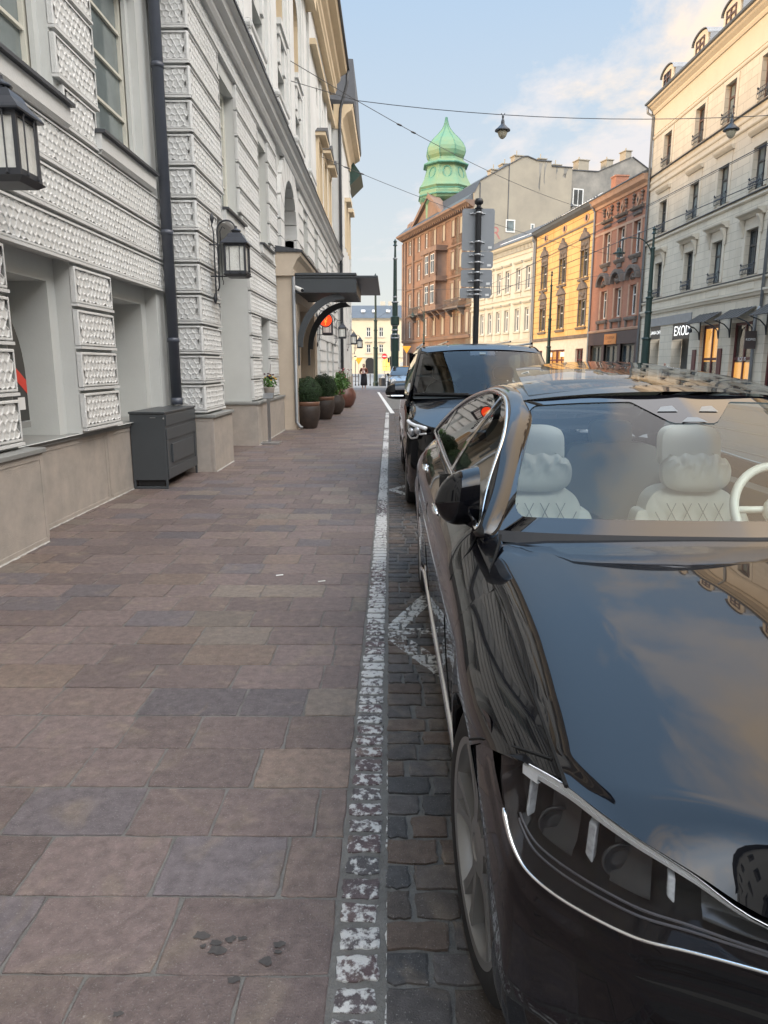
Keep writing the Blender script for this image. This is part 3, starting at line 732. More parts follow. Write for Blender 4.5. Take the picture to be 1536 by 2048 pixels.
# ============================================================ wall lanterns
def lantern_glass():
    m = mat('seedy_lantern_glass', (0.80,0.80,0.75), .12, spec=.5, var=.14, vscale=5, bump=.4, bscale=45, stretch=None)
    nt = m.node_tree; b = nt.nodes['Principled BSDF']; b.inputs['Alpha'].default_value = .85
    return m
M['lantern_glass'] = lantern_glass()
def make_lantern(label, loc, wallgap=.21):
    """origin at the wall, body centre .385 m out (+x)"""
    t = thing('wall_lantern', label, 'lantern', loc, 0, 'wall lanterns along the hotel')
    x0, y0, z0 = loc; cx = x0+.385; hw = .175
    mb = MB()       # body frame: base tray, corner posts, top ring, rods
    def trap(za, ra, zb, rb): mb.hexa([(cx-ra,y0-ra,za),(cx+ra,y0-ra,za),(cx+ra,y0+ra,za),(cx-ra,y0+ra,za),(cx-rb,y0-rb,zb),(cx+rb,y0-rb,zb),(cx+rb,y0+rb,zb),(cx-rb,y0+rb,zb)])
    trap(z0, .135, z0+.035, hw+.008); trap(z0+.036, hw-.012, z0+.085, hw-.012)
    rt = .158
    for sx in (-1,1):
        for sy in (-1,1):
            px, py = cx+sx*(rt-.012), y0+sy*(rt-.012); mb.box(px-.014,px+.014,py-.014,py+.014,z0+.08,z0+.46)
    for (a,b,c,d) in [(-rt,rt,-rt,-rt+.02),(-rt,rt,rt-.02,rt)]:
        mb.box(cx+a,cx+b,y0+c,y0+d,z0+.43,z0+.465); mb.box(cx+c,cx+d,y0+a,y0+b,z0+.4305,z0+.4645)
    for q in (-.075,.075):
        for e in (-hw,hw):
            mb.tube([(cx+q,y0+e,z0+.06),(cx+q,y0+e,z0+.45)], .006, 6); mb.tube([(cx+e,y0+q,z0+.06),(cx+e,y0+q,z0+.45)], .006, 6)
            for zz in (.055,.45): mb.lathe((cx+q,y0+e,z0+zz), [(0,-.012),(.011,-.006),(.011,.006),(0,.012)], 6); mb.lathe((cx+e,y0+q,z0+zz), [(0,-.012),(.011,-.006),(.011,.006),(0,.012)], 6)
    mb.build('lantern_frame', M['iron'], t)
    mb = MB(); prof = [(z0+.462,.195),(z0+.474,.198),(z0+.50,.180),(z0+.56,.125),(z0+.615,.098),(z0+.63,.072)]
    for (za,ra),(zb,rb) in zip(prof[:-1], prof[1:]): trap(za,ra,zb,rb)
    for k in range(12):
        a = 2*PI*k/12; mb.box(cx+.052*math.cos(a)-.008,cx+.052*math.cos(a)+.008,y0+.052*math.sin(a)-.008,y0+.052*math.sin(a)+.008,z0+.62,z0+.66)
    mb.lathe((cx,y0,z0+.655), [(.075,0),(.078,.008),(.06,.025),(.03,.035),(.018,.05),(.018,.075)], 14)
    mb.build('lantern_roof', mat('lantern_lid', (0.045,0.05,0.062), .35, var=.05), t)
    mb = MB(); r2 = .136
    for (a,b,c,d) in [(-r2,r2,-r2-.006,-r2),(-r2,r2,r2,r2+.006),(-r2-.006,-r2,-r2,r2),(r2,r2+.006,-r2,r2)]: mb.box(cx+a,cx+b,y0+c,y0+d,z0+.086,z0+.43)
    mb.build('lantern_glass', M['lantern_glass'], t)
    mb = MB(); mb.lathe((cx,y0,z0+.09), [(.03,0),(.03,.10),(.012,.12),(.02,.2),(.035,.27),(.018,.33)], 10); mb.build('lamp_holder', M['white_paint'], t)
    mb = MB()       # wall bracket: two uprights, hoop, braces, leaf finials
    b1, b2 = x0+.05, x0+.105
    mb.tube([(b1,y0,z0-.27),(b1,y0,z0-.1),(b1,y0,z0+.65),(b1-.02,y0,z0+.74),(b1-.02,y0,z0+.82)], [.012,.012,.011,.009,.016], 8)
    hoop = [(b2-.03,y0,z0-.19),(b2-.005,y0,z0-.15),(b2,y0,z0-.10),(b2,y0,z0+.66)]+[(b2+(cx-b2)/2*(1-math.cos(a)), y0, z0+.66+.15*math.sin(a)) for a in np.linspace(.2, PI-.05, 14)]+[(cx,y0,z0+.72)]
    mb.tube(hoop, .0125, 8)
    mb.tube([(b2+.04,y0+.03,z0+.50),(b2+.035,y0+.03,z0+.66),(b2+.07,y0+.03,z0+.73),(b2+.11,y0+.03,z0+.70)], .008, 6); mb.tube([(b2+.04,y0+.03,z0+.5),(b2+.045,y0+.03,z0-.02),(b2+.06,y0+.03,z0-.06),(b2+.05,y0+.03,z0-.10)], .006, 6)
    for zz in (.02,.47): mb.tube([(x0-.02,y0,z0+zz),(b2+.03 if zz > .1 else cx-.1,y0,z0+zz)], .011, 6)
    for zz, s in ((-.30,1),(.84,-1)): mb.lathe((b1-.015,y0,z0+zz), [(0,-.09),(.02,-.05),(.034,.0),(.018,.05),(0,.09)], 8)
    mb.build('bracket', M['iron'], t, smooth=True)
    return t
L0 = make_lantern('wall lantern on a curled bracket nearest the viewer, cut by the left edge', (-3.15, 5.52, 2.83))
labs = ['wall lantern on a curled bracket at the corner pillar beside the drainpipe', 'wall lantern hanging just behind the round red sign', 'wall lantern next to the tall dark drainpipe beyond the red sign', 'wall lantern on the quoins of the gabled house, nearer of its pair', 'farthest small wall lantern, last on the gabled house']
for lb, (x, y, z) in zip(labs, [(-2.67,11.12,2.84),(-2.5,24.8,2.55),(-2.55,33.3,2.75),(-2.45,41.6,2.72),(-2.3,46.2,2.62)]):
    dup(L0, (x,y,z), label=lb)

# ============================================================ canopy over the entrance
cn = thing('entrance_canopy', 'dark grey steel canopy on curved brackets over the hotel entrance', 'canopy', (-1.5, 19, 3.3))
mb = MB(); mb.box(-2.27,-.29,17.6,21.95,3.585,3.64); mb.box(-2.27,-.80,17.58,21.9,3.641,3.70); mb.build('roof_plate', M['grey_paint'], cn, bevel=.01)
mb = MB(); mb.box(-2.26,-.80,17.62,17.66,3.25,3.584); mb.box(-.84,-.80,17.661,20.20,3.25,3.584); mb.box(-2.26,-.80,20.201,20.24,3.25,3.584); mb.build('fascia', M['grey_paint'], cn, bevel=.006)
mb = MB()
for k in range(9): y = 17.72+k*.28; mb.box(-2.25,-.845,y,y+.16,3.27,3.31)
mb.box(-2.25,-.845,17.67,20.19,3.35,3.36); mb.build('soffit_slats', M['grey_paint'], cn)
for y in (17.72, 20.05):
    mb = MB(); n = 16; pts_o = []; pts_i = []
    for k in range(n+1):
        a = PI/2*k/n; pts_o.append((-2.26+1.05*(1-math.cos(a)), 2.0+1.235*math.sin(a))); pts_i.append((-2.16+1.05*(1-math.cos(a))+.04, 1.98+1.14*math.sin(a)))
    V = [(x,y,z) for x,z in pts_o]+[(x,y,z) for x,z in pts_i]+[(x,y+.09,z) for x,z in pts_o]+[(x,y+.09,z) for x,z in pts_i]; k = n+1; F = []
    for i in range(n): F += [(i,i+1,k+i+1,k+i),(2*k+i,2*k+i+1,3*k+i+1,3*k+i),(i,i+1,2*k+i+1,2*k+i),(k+i,k+i+1,3*k+i+1,3*k+i)]
    F += [(0,k,3*k,2*k),(n,k+n,3*k+n,2*k+n)]
    mb.add(V, F); mb.box(-2.265,-2.20,y,y+.09,1.55,2.02); mb.build('bracket', M['grey_paint'], cn)
cam_ = thing('security_camera', 'small white bullet camera under the canopy corner', 'camera', (-2.2,17.5,3.3))
mb = MB(); mb.tube([(-2.24,17.55,3.36),(-2.06,17.30,3.27)], .05, 12); mb.build('housing', M['white_paint'], cam_, smooth=False)
mb = MB(); mb.tube([(-2.06,17.30,3.27),(-2.05,17.285,3.265)], .04, 12); mb.build('camera_lens', M['black_gloss'], cam_)
# round red sign
sg = thing('round_sign', 'round glowing red sign with a golden emblem on a bracket beyond the canopy', 'sign', (-2.1,24,3.0))
sc_ = (-2.1,23.9,3.0)
mb = MB(); mb.lathe(sc_, [(0,-.035),(.20,-.035),(.20,.035),(0,.035)], 32, axis='y'); mb.build('disc', mat('red_sign_face', (0.8,0.05,0.01), .4, emit=(1.0,0.06,0.012), estr=.75), sg)
mb = MB(); mb.lathe(sc_, [(.202,-.045),(.232,-.045),(.232,.045),(.202,.045),(.202,-.045)], 32, axis='y', caps=False); mb.tube([(-2.33,23.9,3.0),(-2.64,23.9,3.0)], .015, 6); mb.tube([(-2.62,23.9,2.3),(-2.62,23.9,3.0)], .02, 6)
mb.tube([(-2.55,23.93,3.30),(-2.35,23.93,3.36),(-2.2,23.93,3.28),(-2.05,23.93,3.25),(-1.85,23.93,3.15)], .014, 6); mb.build('rim', M['iron'], sg)
gold = mat('gold_emblem', (0.9,0.55,0.08), .4, emit=(1,0.55,0.05), estr=.35)
mb = MB(); x0, y0, z0 = sc_; y0 -= .04
for sgn in (-1,1): mb.tube([(x0+sgn*.0,y0,z0-.03),(x0+sgn*.045,y0,z0+.03),(x0+sgn*.035,y0,z0+.08),(x0+sgn*.01,y0,z0+.11),(x0+sgn*.03,y0,z0+.15)], .008, 6); mb.tube([(x0,y0,z0-.03),(x0+sgn*.04,y0,z0-.05),(x0+sgn*.03,y0,z0-.075)], .007, 6)
mb.tube([(x0,y0,z0-.03),(x0,y0,z0-.16)], .009, 6)
mb.build('emblem', gold, sg)

# ============================================================ things on the left pavement
bn = thing('metal_cabinet', 'anthracite steel cabinet with panelled front at the foot of the drainpipe', 'cabinet', (-3.05,9.6,0))
mb = MB(); X0,X1,Y0,Y1 = -3.27,-2.83,8.93,10.36
mb.box(X0,X1,Y0,Y1,.115,.955)
mb.box(X0,X0+.03,Y0,Y0+.03,0,.115); mb.box(X1-.03,X1,Y0,Y0+.03,0,.115); mb.box(X1-.03,X1,Y1-.03,Y1,0,.115); mb.box(X0,X0+.03,Y1-.03,Y1,0,.115); mb.box(X0+.03,X1-.03,Y0+.001,Y0+.028,0,.035)
mb.build('carcass', M['grey_paint'], bn, bevel=.006)
mb = MB(); mb.box(X0-.01,X1+.012,Y0-.012,Y1+.012,.957,.982); mb.build('lid', M['grey_paint'], bn, bevel=.006)
mb = MB()
def fr_box(y0,y1,z0,z1,d0,d1): mb.box(X1+d0,X1+d1,y0,y1,z0,z1)
fr_box(Y0+.03,Y1-.03,.80,.94,.001,.010); fr_box(Y0+.03,Y1-.03,.62,.765,.001,.012); fr_box(Y0+.03,Y0+.12,.26,.62,.001,.011); fr_box(Y1-.12,Y1-.03,.26,.62,.001,.011)
fr_box(Y0+.03,Y1-.03,.13,.258,.001,.012); fr_box(Y0+.22,Y1-.22,.32,.56,.001,.022)
mb.build('front_panel', M['grey_paint'], bn, bevel=.005)
mb = MB(); mb.box(X0+.05,X1-.05,Y0+.03,Y0+.035,.04,.114); mb.build('vent', M['black'], bn)
mb = MB(); mb.box(X0+.26,X0+.33,Y0-.004,Y0-.001,.905,.912); mb.lathe((X1-.01,Y0-.004,.90), [(0,-.004),(.012,0),(0,.004)], 8, axis='y'); mb.build('lock_plate', M['steel'], bn)
po = thing('information_stand', 'slim steel post stand with flat base plate beside the stone plinth', 'post stand', (-2.44,14.3,0))
mb = MB(); mb.box(-2.66,-2.20,14.12,14.42,0,.045); mb.build('base', M['steel'], po, bevel=.006)
mb = MB(); mb.box(-2.45,-2.39,14.25,14.29,.046,.90); mb.build('post', M['steel'], po, bevel=.004)
mb = MB(); mb.hexa([(-2.52,14.20,.90),(-2.32,14.20,.90),(-2.32,14.36,1.0),(-2.52,14.36,1.0),(-2.52,14.20,.915),(-2.32,14.20,.915),(-2.32,14.36,1.015),(-2.52,14.36,1.015)]); mb.build('sign_plate', M['steel'], po)
bd = thing('advert_board', 'dark round-topped advert board with a red stripe standing in the first niche', 'advert board', (-3.4,5.9,.86))
mb = MB(); FB = Fr(-3.34,0,0,1)
cy_ = 5.87; pts = [(cy_-.66,1.06),(cy_+.66,1.06),(cy_+.66,1.45)]+[(cy_+.66*math.cos(a)**.9 if math.cos(a) > 0 else cy_+.66*-(abs(math.cos(a))**.9), 1.45+.72*math.sin(a)) for a in np.linspace(.12, PI-.12, 18)]+[(cy_-.66,1.45)]
mb.fplate(FB, pts, 0, .035); mb.build('panel', mat('advert_dark', (0.05,0.052,0.05), .3), bd)
mb = MB(); mb.fplate(FB, [(cy_+.25,1.58),(cy_+.655,1.30),(cy_+.655,1.42),(cy_+.25,1.70)], .036, .038); mb.build('red_stripe', mat('advert_red', (0.62,0.06,0.04), .4), bd)
mb = MB(); mb.fplate(FB, [(cy_+.48,1.16),(cy_+.60,1.16),(cy_+.60,1.27),(cy_+.48,1.27)], .036, .038); mb.build('white_label', M['white_paint'], bd)
mb = MB(); mb.fbox(FB, cy_-.7, cy_+.60, 1.0, 1.055, -.02, .07); mb.fbox(FB, cy_-.3, cy_+.3, .856, 1.0, 0, .03); mb.build('ledge', M['coping'], bd)

leafm = mat('boxwood_leaf', (0.020,0.050,0.014), .5, var=.5, vscale=9)
leafl = mat('bright_leaf', (0.07,0.16,0.03), .5, var=.4, vscale=8)
def leaf_cloud(mb, c, rad, n, size, shell=.75, m=0, sq=(1,1,1), rng=None):
    """many small folded leaves through a rounded volume"""
    rng = rng or RNG; c = np.asarray(c, float)
    d = rng.normal(size=(n,3)); d /= np.linalg.norm(d, axis=1)[:,None]
    r = rad*(shell+(1-shell)*rng.random(n)**.6)*(1+.05*np.sin(d[:,0]*9+d[:,2]*7))
    p = c+d*r[:,None]*np.array(sq)
    for i in range(n):
        nrm = d[i]+rng.normal(size=3)*.55; nrm /= np.linalg.norm(nrm)
        u = np.cross(nrm, rng.normal(size=3)); u /= np.linalg.norm(u)+1e-9; v = np.cross(nrm, u)
        s = size*rng.uniform(.6,1.3)
        mb.add([p[i]-u*s, p[i]+v*s*.5+nrm*s*.15, p[i]+u*s, p[i]-v*s*.5+nrm*s*.15], [(0,1,2,3)], m)
def pot_prof(r, h): return [(r*.62,0),(r*.72,h*.04),(r*.95,h*.42),(r*1.0,h*.62),(r*.98,h*.82),(r*.90,h*.93),(r*.93,h),(r*.86,h),(r*.82,h*.9),(0,h*.9)]
pot_dark = mat('glazed_dark_pot', (0.022,0.017,0.015), .5, col2=(0.055,0.038,0.030), vscale=7, bump=.5, bscale=60)
pot_rim = mat('copper_glaze_rim', (0.19,0.10,0.065), .35, var=.2, vscale=6)
pot_red = mat('red_brown_pot', (0.12,0.05,0.036), .35, var=.3, vscale=4)
def ball_pot(label, x, y, r=.285, h=.66, br=.35):
    t = thing('potted_boxwood', label, 'potted plant', (x,y,0), 0, 'planters by the hotel entrance')
    mb = MB(); mb.lathe((x,y,0.006), [(a,b) for a,b in pot_prof(r,h) if b < h*.80 or True][:5]+[(r*.95,h*.84)], 28); mb.build('pot', pot_dark, t, smooth=True)
    mb = MB(); mb.lathe((x,y,0.006), [(r*.95,h*.842),(r*.97,h*.95),(r*.99,h),(r*.88,h),(r*.84,h*.88),(0,h*.88)], 28); mb.build('pot_rim', pot_rim, t, smooth=True)
    mb = MB(); c = (x,y,h+br*.72); leaf_cloud(mb, c, br, 5200, .017, .86); leaf_cloud(mb, c, br*.84, 900, .03, .97); mb.build('foliage', leafm, t)
    mb = MB(); mb.lathe((x,y,h+br*.72), [(0,-br*.8),(br*.5,-br*.62),(br*.8,0),(br*.5,br*.62),(0,br*.8)], 12); mb.build('foliage_core', mat('boxwood_core', (0.008,0.016,0.006), .9), t)  # dark ball added inside the leaves, closes the gaps between them
ball_pot('clipped boxwood ball in a tall dark pot, nearest of the row by the entrance', -2.05, 17.95, .30, .66, .36)
ball_pot('clipped boxwood ball in a dark pot standing second, behind the nearest pot', -1.93, 21.0, .31, .66, .38)
def round_pot(label, x, y, r, h, mm, fl):
    t = thing('planter', label, 'potted plant', (x,y,0), 0, 'planters by the hotel entrance')
    mb = MB(); mb.lathe((x,y,.006), [(r*.55,0),(r*.8,h*.15),(r*1.02,h*.5),(r*1.0,h*.72),(r*.80,h*.95),(r*.78,h),(r*.7,h),(r*.68,h*.9),(0,h*.88)], 28); mb.build('pot', mm, t, smooth=True)
    mb = MB()
    for k in range(3): leaf_cloud(mb, (x+random.uniform(-.15,.15),y+random.uniform(-.15,.15),h+.1+.14*k), .30-.03*k, 220, .055, .3)
    mb.build('foliage', leafl, t)
    if fl:
        mb = MB()
        for k in range(46):
            a = random.uniform(0,6.28); rr = random.uniform(0,.28); p = np.array([x+rr*math.cos(a), y+rr*math.sin(a), h+random.uniform(.35,.75)])
            mb.lathe(p, [(0,-.02),(.03,0),(0,.02)], 6, k % 3)
            mb.tube([(p[0],p[1],h+.1), p], .004, 4, 3)
        mb.build('flowers', [M['white_paint'], mat('pink_petal', (0.45,0.12,0.14), .6), mat('dark_red_petal', (0.12,0.02,0.03), .6), leafl], t)
round_pot('brown round pot with leafy plant half hidden behind the second boxwood', -1.80, 23.2, .34, .62, pot_dark, False)
round_pot('red brown belly-shaped pot with leaves and pale flowers, farthest of the planters', -1.72, 27.0, .44, .72, pot_red, True)
# flower pot in the small niche
t = thing('flower_pot', 'small grey pot of purple and yellow pansies on the plinth ledge in the narrow niche', 'potted plant', (-2.62,15.6,.85))
mb = MB(); mb.lathe((-2.62,15.6,.852), [(.085,0),(.12,.22),(.125,.24),(.11,.24),(.1,.2),(0,.2)], 18); mb.build('pot', M['plinth'], t, smooth=True)
mb = MB(); leaf_cloud(mb, (-2.62,15.6,1.17), .16, 220, .035, .3); mb.build('foliage', leafl, t)
mb = MB()
for k in range(26):
    a = random.uniform(0,6.28); rr = random.uniform(0,.16); p = (-2.60+rr*math.cos(a),15.6+rr*math.sin(a),1.22+random.uniform(0,.16)); mb.lathe(p, [(0,-.02),(.03,0),(0,.022)], 6, 0 if k % 4 else 1)
mb.tube([(-2.62,15.6,1.1),(-2.6,15.6,1.35),(-2.57,15.6,1.58)], .005, 4, 0)
mb.build('flowers', [mat('purple_petal', (0.06,0.012,0.03), .6), mat('yellow_petal', (0.55,0.33,0.03), .6)], t)
# ============================================================ RIGHT ROW
FA = Fr(17.5, 0, math.atan(.0162), -1)
FRD = Fr(16.705, 49.108, math.radians(7.62), -1)
FYE = Fr(15.589, 57.445, math.radians(7.62), -1)
FWH = Fr(13.787, 70.917, math.atan(420/1420), -1)
FOR = Fr(9.4345, 85.6307, math.atan(450/1420), -1)
M['wallA'] = wall_brick('cream_ashlar_render', (0.54,0.475,0.375), (0.32,0.28,0.22), 1.15, .42, .012, .85, .06, .5, .5, dirt=(0.43,0.37,0.285))
M['wallA_plain'] = mat('cream_render', (0.54,0.465,0.355), .85, var=.05, vscale=.8)
M['trimA'] = mat('cream_trim', (0.52,0.46,0.365), .8, var=.07, vscale=2)
M['wallRed'] = wall_brick('red_brick', (0.34,0.145,0.085), (0.30,0.17,0.12), .26, .077, .008, .85, .12, .3, .6, dirt=(0.22,0.13,0.095))
M['trimRed'] = mat('pinkish_sandstone_trim', (0.46,0.29,0.19), .8, col2=(0.33,0.20,0.14), vscale=1.5)
M['soot'] = mat('sooty_stucco', (0.20,0.155,0.125), .9, col2=(0.10,0.085,0.072), vscale=2.2, bump=.6, bscale=14)
M['wallYel'] = wall_brick('yellow_stucco', (0.57,0.365,0.145), (0.22,0.14,0.06), 9.0, .50, .028, .85, .10, .6, .6, dirt=(0.44,0.25,0.075), rnd=.0)
M['wallWhi'] = mat('white_stucco', (0.47,0.44,0.365), .85, var=.08, vscale=.8)
M['trimWhi'] = mat('white_stucco_trim', (0.44,0.41,0.335), .85, var=.08, vscale=1.5)
M['wallOr'] = wall_brick('orange_brick', (0.25,0.135,0.085), (0.23,0.155,0.11), .28, .085, .01, .85, .14, .3, .35, dirt=(0.20,0.125,0.088))
M['trimOr'] = mat('brown_sandstone', (0.25,0.155,0.105), .85, col2=(0.16,0.11,0.085), vscale=.9)
M['sheet_roof'] = mat('grey_sheet_roof', (0.085,0.095,0.105), .45, var=.15, vscale=1.2)
M['firewall'] = mat('stained_render', (0.36,0.315,0.24), .9, col2=(0.27,0.24,0.19), vscale=.35, detail=12)
M['firewall2'] = mat('sooty_render', (0.30,0.275,0.235), .9, col2=(0.15,0.145,0.13), vscale=.7, detail=12)

def wall_uv(name, fr, s0, s1, z0, z1, ops, mats, root, back=8.0, rev=.22):
    mb = MB(); wall_open(mb, fr, s0, s1, z0, z1, 0, ops)
    mb.quad(fr.P(s0,z0,0), fr.P(s0,z0,-back), fr.P(s0,z1,-back), fr.P(s0,z1,0)); mb.quad(fr.P(s1,z0,0), fr.P(s1,z0,-back), fr.P(s1,z1,-back), fr.P(s1,z1,0))
    return mb.build(name, mats, root, uvframe=fr)
def rep(w, root, fr, ds, dz=0.0):
    v = fr.d*ds; return dup_part(w, root, (v[0], v[1], dz))

# ---------------------------------------------------------------- cream corner house (A)
A = thing('cream_tenement', 'tall cream tenement with dormers and shops on the right side of the street', 'building', (17, 35, 0))
cs = [46.55, 42.15, 38.75, 35.25, 31.8, 28.3, 24.8, 21.3, 17.8, 14.3, 10.8]
ops = []
for c in cs:
    ops += [(c-.58,c+.58,13.42,15.28,.26),(c-.58,c+.58,9.55,11.44,.26),(c-.56,c+.56,5.72,7.82,.26),(c-.2,c+.2,16.3,16.85,.2)]
shop = [(45.55,47.15,-.05,3.95,.6),(41.25,43.65,-.05,3.95,.6),(37.75,39.85,-.05,3.66,.3),(34.35,36.4,-.05,3.6,.3),(30.9,33.2,-.05,3.6,.3),(27,29.4,-.05,3.6,.3),(23.6,26,-.05,3.6,.3),(20,22.4,-.05,3.6,.3)]
wall_uv('wall', FA, 5.0, 49.1, -.05, 17.0, ops+shop, M['wallA'], A)
mb = MB()
mb.fbox(FA, 5, 49.1, 15.78, 17.0, .002, .03)   # plain frieze under the eaves
for c in cs: pass
mb.fprism(FA, [(0.031,17.0),(.10,17.0),(.16,17.12),(.16,17.2),(.34,17.34),(.40,17.42),(.52,17.46),(.55,17.56),(0,17.56)], 4.9, 49.15)
mb.build('cornice', M['wallA_plain'], A)
mb = MB()
for z, d in ((15.62,.07),(12.95,.06),(12.55,.09),(9.20,.12),(5.50,.10)): mb.fprism(FA, [(0.001,z-.07),(d*.5,z-.07),(d,z-.01),(d,z+.07),(0.001,z+.09)], 5, 49.1)
mb.fprism(FA, [(.001,4.72),(.08,4.74),(.12,4.86),(.17,4.9),(.17,5.0),(.001,5.03)], 5, 49.1)
mb.build('string_course', M['trimA'], A)
mb = MB()
for z in (13.31,9.42,5.63): mb.fprism(FA, [(.001,z-.03),(.13,z-.035),(.13,z+.0),(.001,z+.02)], 5, 49.1)
mb.build('ledge_flashing', M['flashing'], A)
mb = MB(); mb.fprism(FA, [(.50,17.56),(.66,17.57),(.68,17.66),(.60,17.7),(-5.5,22.0),(-5.5,21.9),(0,17.57)], 4.9, 49.2); mb.build('roof', M['sheet_roof'], A)
mb = MB(); V = [FA.P(49.15,z,o) for o,z in [(.2,17.0),(.2,17.6),(-5.6,21.9),(-5.6,17)]]; mb.add(V, [(0,1,2,3)]); mb.build('gable_wall', M['firewall2'], A)
def window_A(row, c, pane):
    z0, z1 = {3:(13.45,15.27), 2:(9.58,11.43), 1:(5.75,7.81)}[row]
    fm = M['brown_frame'] if row == 3 else M['dark_frame']
    w = window(FA, c-.56, c+.56, z0, z1, -.24, A, fm, pane, 2, .66, fw=.075)
    mb = MB()
    for s in (c-.80, c+.58): mb.fbox(FA, s, s+.22, z0-.02, z1+.22, .001, .045)
    mb.fbox(FA, c-.58, c+.58, z1+.005, z1+.22, .001, .044)
    if row == 2: mb.fprism(FA, [(.001,z1+.55),(.10,z1+.55),(.20,z1+.66),(.24,z1+.74),(.001,z1+.78)], c-.95, c+.95); mb.fbox(FA, c-.8, c+.8, z1+.222, z1+.549, .001, .03)
    if row == 1:
        mb.fprism(FA, [(.001,z1+.50),(.14,z1+.50),(.22,z1+.60),(.40,z1+.68),(.42,z1+.76),(.001,z1+.82)], c-1.05, c+1.05)
        for s in (c-.93, c+.75): mb.fprism(FA, [(.046,z1-.3),(.08,z1-.28),(.12,z1-.05),(.20,z1+.2),(.30,z1+.42),(.30,z1+.499),(.046,z1+.499)], s, s+.18)
        mb.fbox(FA, c-.7, c+.7, z1+.222, z1+.499, .001, .05); mb.fbox(FA, c-.62, c+.62, 5.08, 5.4, .001, .02)
    mb.build('surround', M['trimA'], w)
    mb = MB(); zt = z0+.45          # wrought iron guard
    for s in np.arange(c-.56, c+.57, .14): mb.tube([FA.P(s,z0+.02,.13), FA.P(s,z0+.2,.17), FA.P(s,zt,.13)], .012, 4)
    for s in np.arange(c-.49, c+.5, .14): mb.lathe(FA.P(s,z0+.25,.15), [(0,-.05),(.045,0),(0,.05)], 6)
    for z in (z0+.06, zt): mb.tube([FA.P(c-.6,z,0), FA.P(c-.6,z,.13), FA.P(c+.6,z,.13), FA.P(c+.6,z,0)], .014, 4)
    for e in (-.6, .6): mb.lathe(FA.P(c+e,zt+.05,.12), [(0,-.08),(.05,0),(0,.08)], 6)
    mb.build('iron_guard', M['iron'], w)
    return w
for row in (1, 2, 3):
    p = [window_A(row, cs[0], M['pane']), window_A(row, cs[2], M['pane_light'])]
    for i in (1, 3, 4, 5, 6, 7, 8, 9, 10):
        k = (i+row) % 2; rep(p[k], A, FA, cs[i]-cs[0 if k == 0 else 2])
mb = MB(); mb.fbox(FA, cs[0]-.2, cs[0]+.2, 16.3, 16.85, -.19, -.17); av = mb.build('attic_vent', M['dark_frame'], A)
for c in cs[1:]: rep(av, A, FA, c-cs[0])
for i, c in enumerate(cs):      # arched dormers on the eaves
    if i == 0:
        mb = MB(); pts = [(c-.85,17.55),(c+.85,17.55),(c+.85,18.5)]+[(c+.85*math.cos(a), 18.5+.36*math.sin(a)) for a in np.linspace(.1,PI-.1,12)]+[(c-.85,18.5)]
        mb.fplate(FA, pts, -2.6, .32); d0 = mb.build('dormer', M['wallA_plain'], A)
        mb = MB(); n = 13; arc = [(c+.98*math.cos(a), 18.47+.45*math.sin(a)) for a in np.linspace(0,PI,n)]
        V = [FA.P(a,z,.42) for a,z in arc]+[FA.P(a,z,-2.6) for a,z in arc]+[FA.P(a,z+.04,.42) for a,z in arc]+[FA.P(a,z+.04,-2.6) for a,z in arc]
        F = []
        for q in range(n-1): F += [(q,q+1,n+q+1,n+q),(2*n+q,2*n+q+1,3*n+q+1,3*n+q),(q,q+1,2*n+q+1,2*n+q)]
        mb.add(V, F)
        for s in (c-.98,c+.86): mb.fbox(FA, s, s+.12, 17.7, 18.46, -2.6, .25)
        mb.build('dormer_roof', M['zinc'], d0)
        w = window(FA, c-.5, c+.5, 17.72, 18.55, .33, A, M['brown_frame'], M['pane'], 2, .6, fw=.07); w.name = 'dormer_window'; w.parent = d0
    else: rep(d0, A, FA, c-cs[0])
# shops
mb = MB(); mb.fbox(FA, 41.1, 47.3, 3.96, 4.46, .002, .06); mb.build('shop_fascia', M['zinc'], A)
sgn = mat('black_shop_sign', (0.02,0.022,0.026), .35)
lett = mat('lit_white_letters', (0.9,0.9,0.88), .5, emit=(1,.98,.93), estr=.9)
def FT(fr, s, z, o): return lambda x, y, d: fr.P(s-x, z+y, o+d)     # text reads correctly seen from the street
s1 = thing('cafe_sign', 'black shop sign with small white cafe letters beside the street lamp post', 'shop sign', tuple(FA.P(46.4,3.5,0)))
mb = MB(); mb.fbox(FA, 45.56, 47.14, 3.18, 3.94, -.10, -.02); mb.build('board', sgn, s1)
mb = MB(); text_mesh(mb, 'UANIA CAFE', FT(FA, 46.35, 3.56, -.02), .30); mb.build('letters', lett, s1)
s2 = thing('bar_sign', 'black shop sign with four big white letters left of the wall lamp', 'shop sign', tuple(FA.P(42.4,3.5,0)))
mb = MB(); mb.fbox(FA, 41.26, 43.64, 3.05, 3.94, -.10, -.02); mb.build('board', sgn, s2)
mb = MB(); text_mesh(mb, 'EXOD', FT(FA, 42.4, 3.50, -.02), .78); mb.build('letters', lett, s2)
shopint = mat('warm_shop_interior', (0.35,0.17,0.05), .7, var=.5, vscale=1.6, emit=(1.0,0.48,0.10), estr=.75)
mb = MB(); mb.fbox(FA, 37.75, 39.85, 1.75, 3.66, -.34, -.30)
mb.fbox(FA, 34.35, 36.4, .9, 1.7, -.34, -.30)
mb.build('shop_interior', shopint, A)
dk = mat('dark_shop_interior', (0.03,0.035,0.035), .3, var=.8, vscale=.8)
mb = MB()
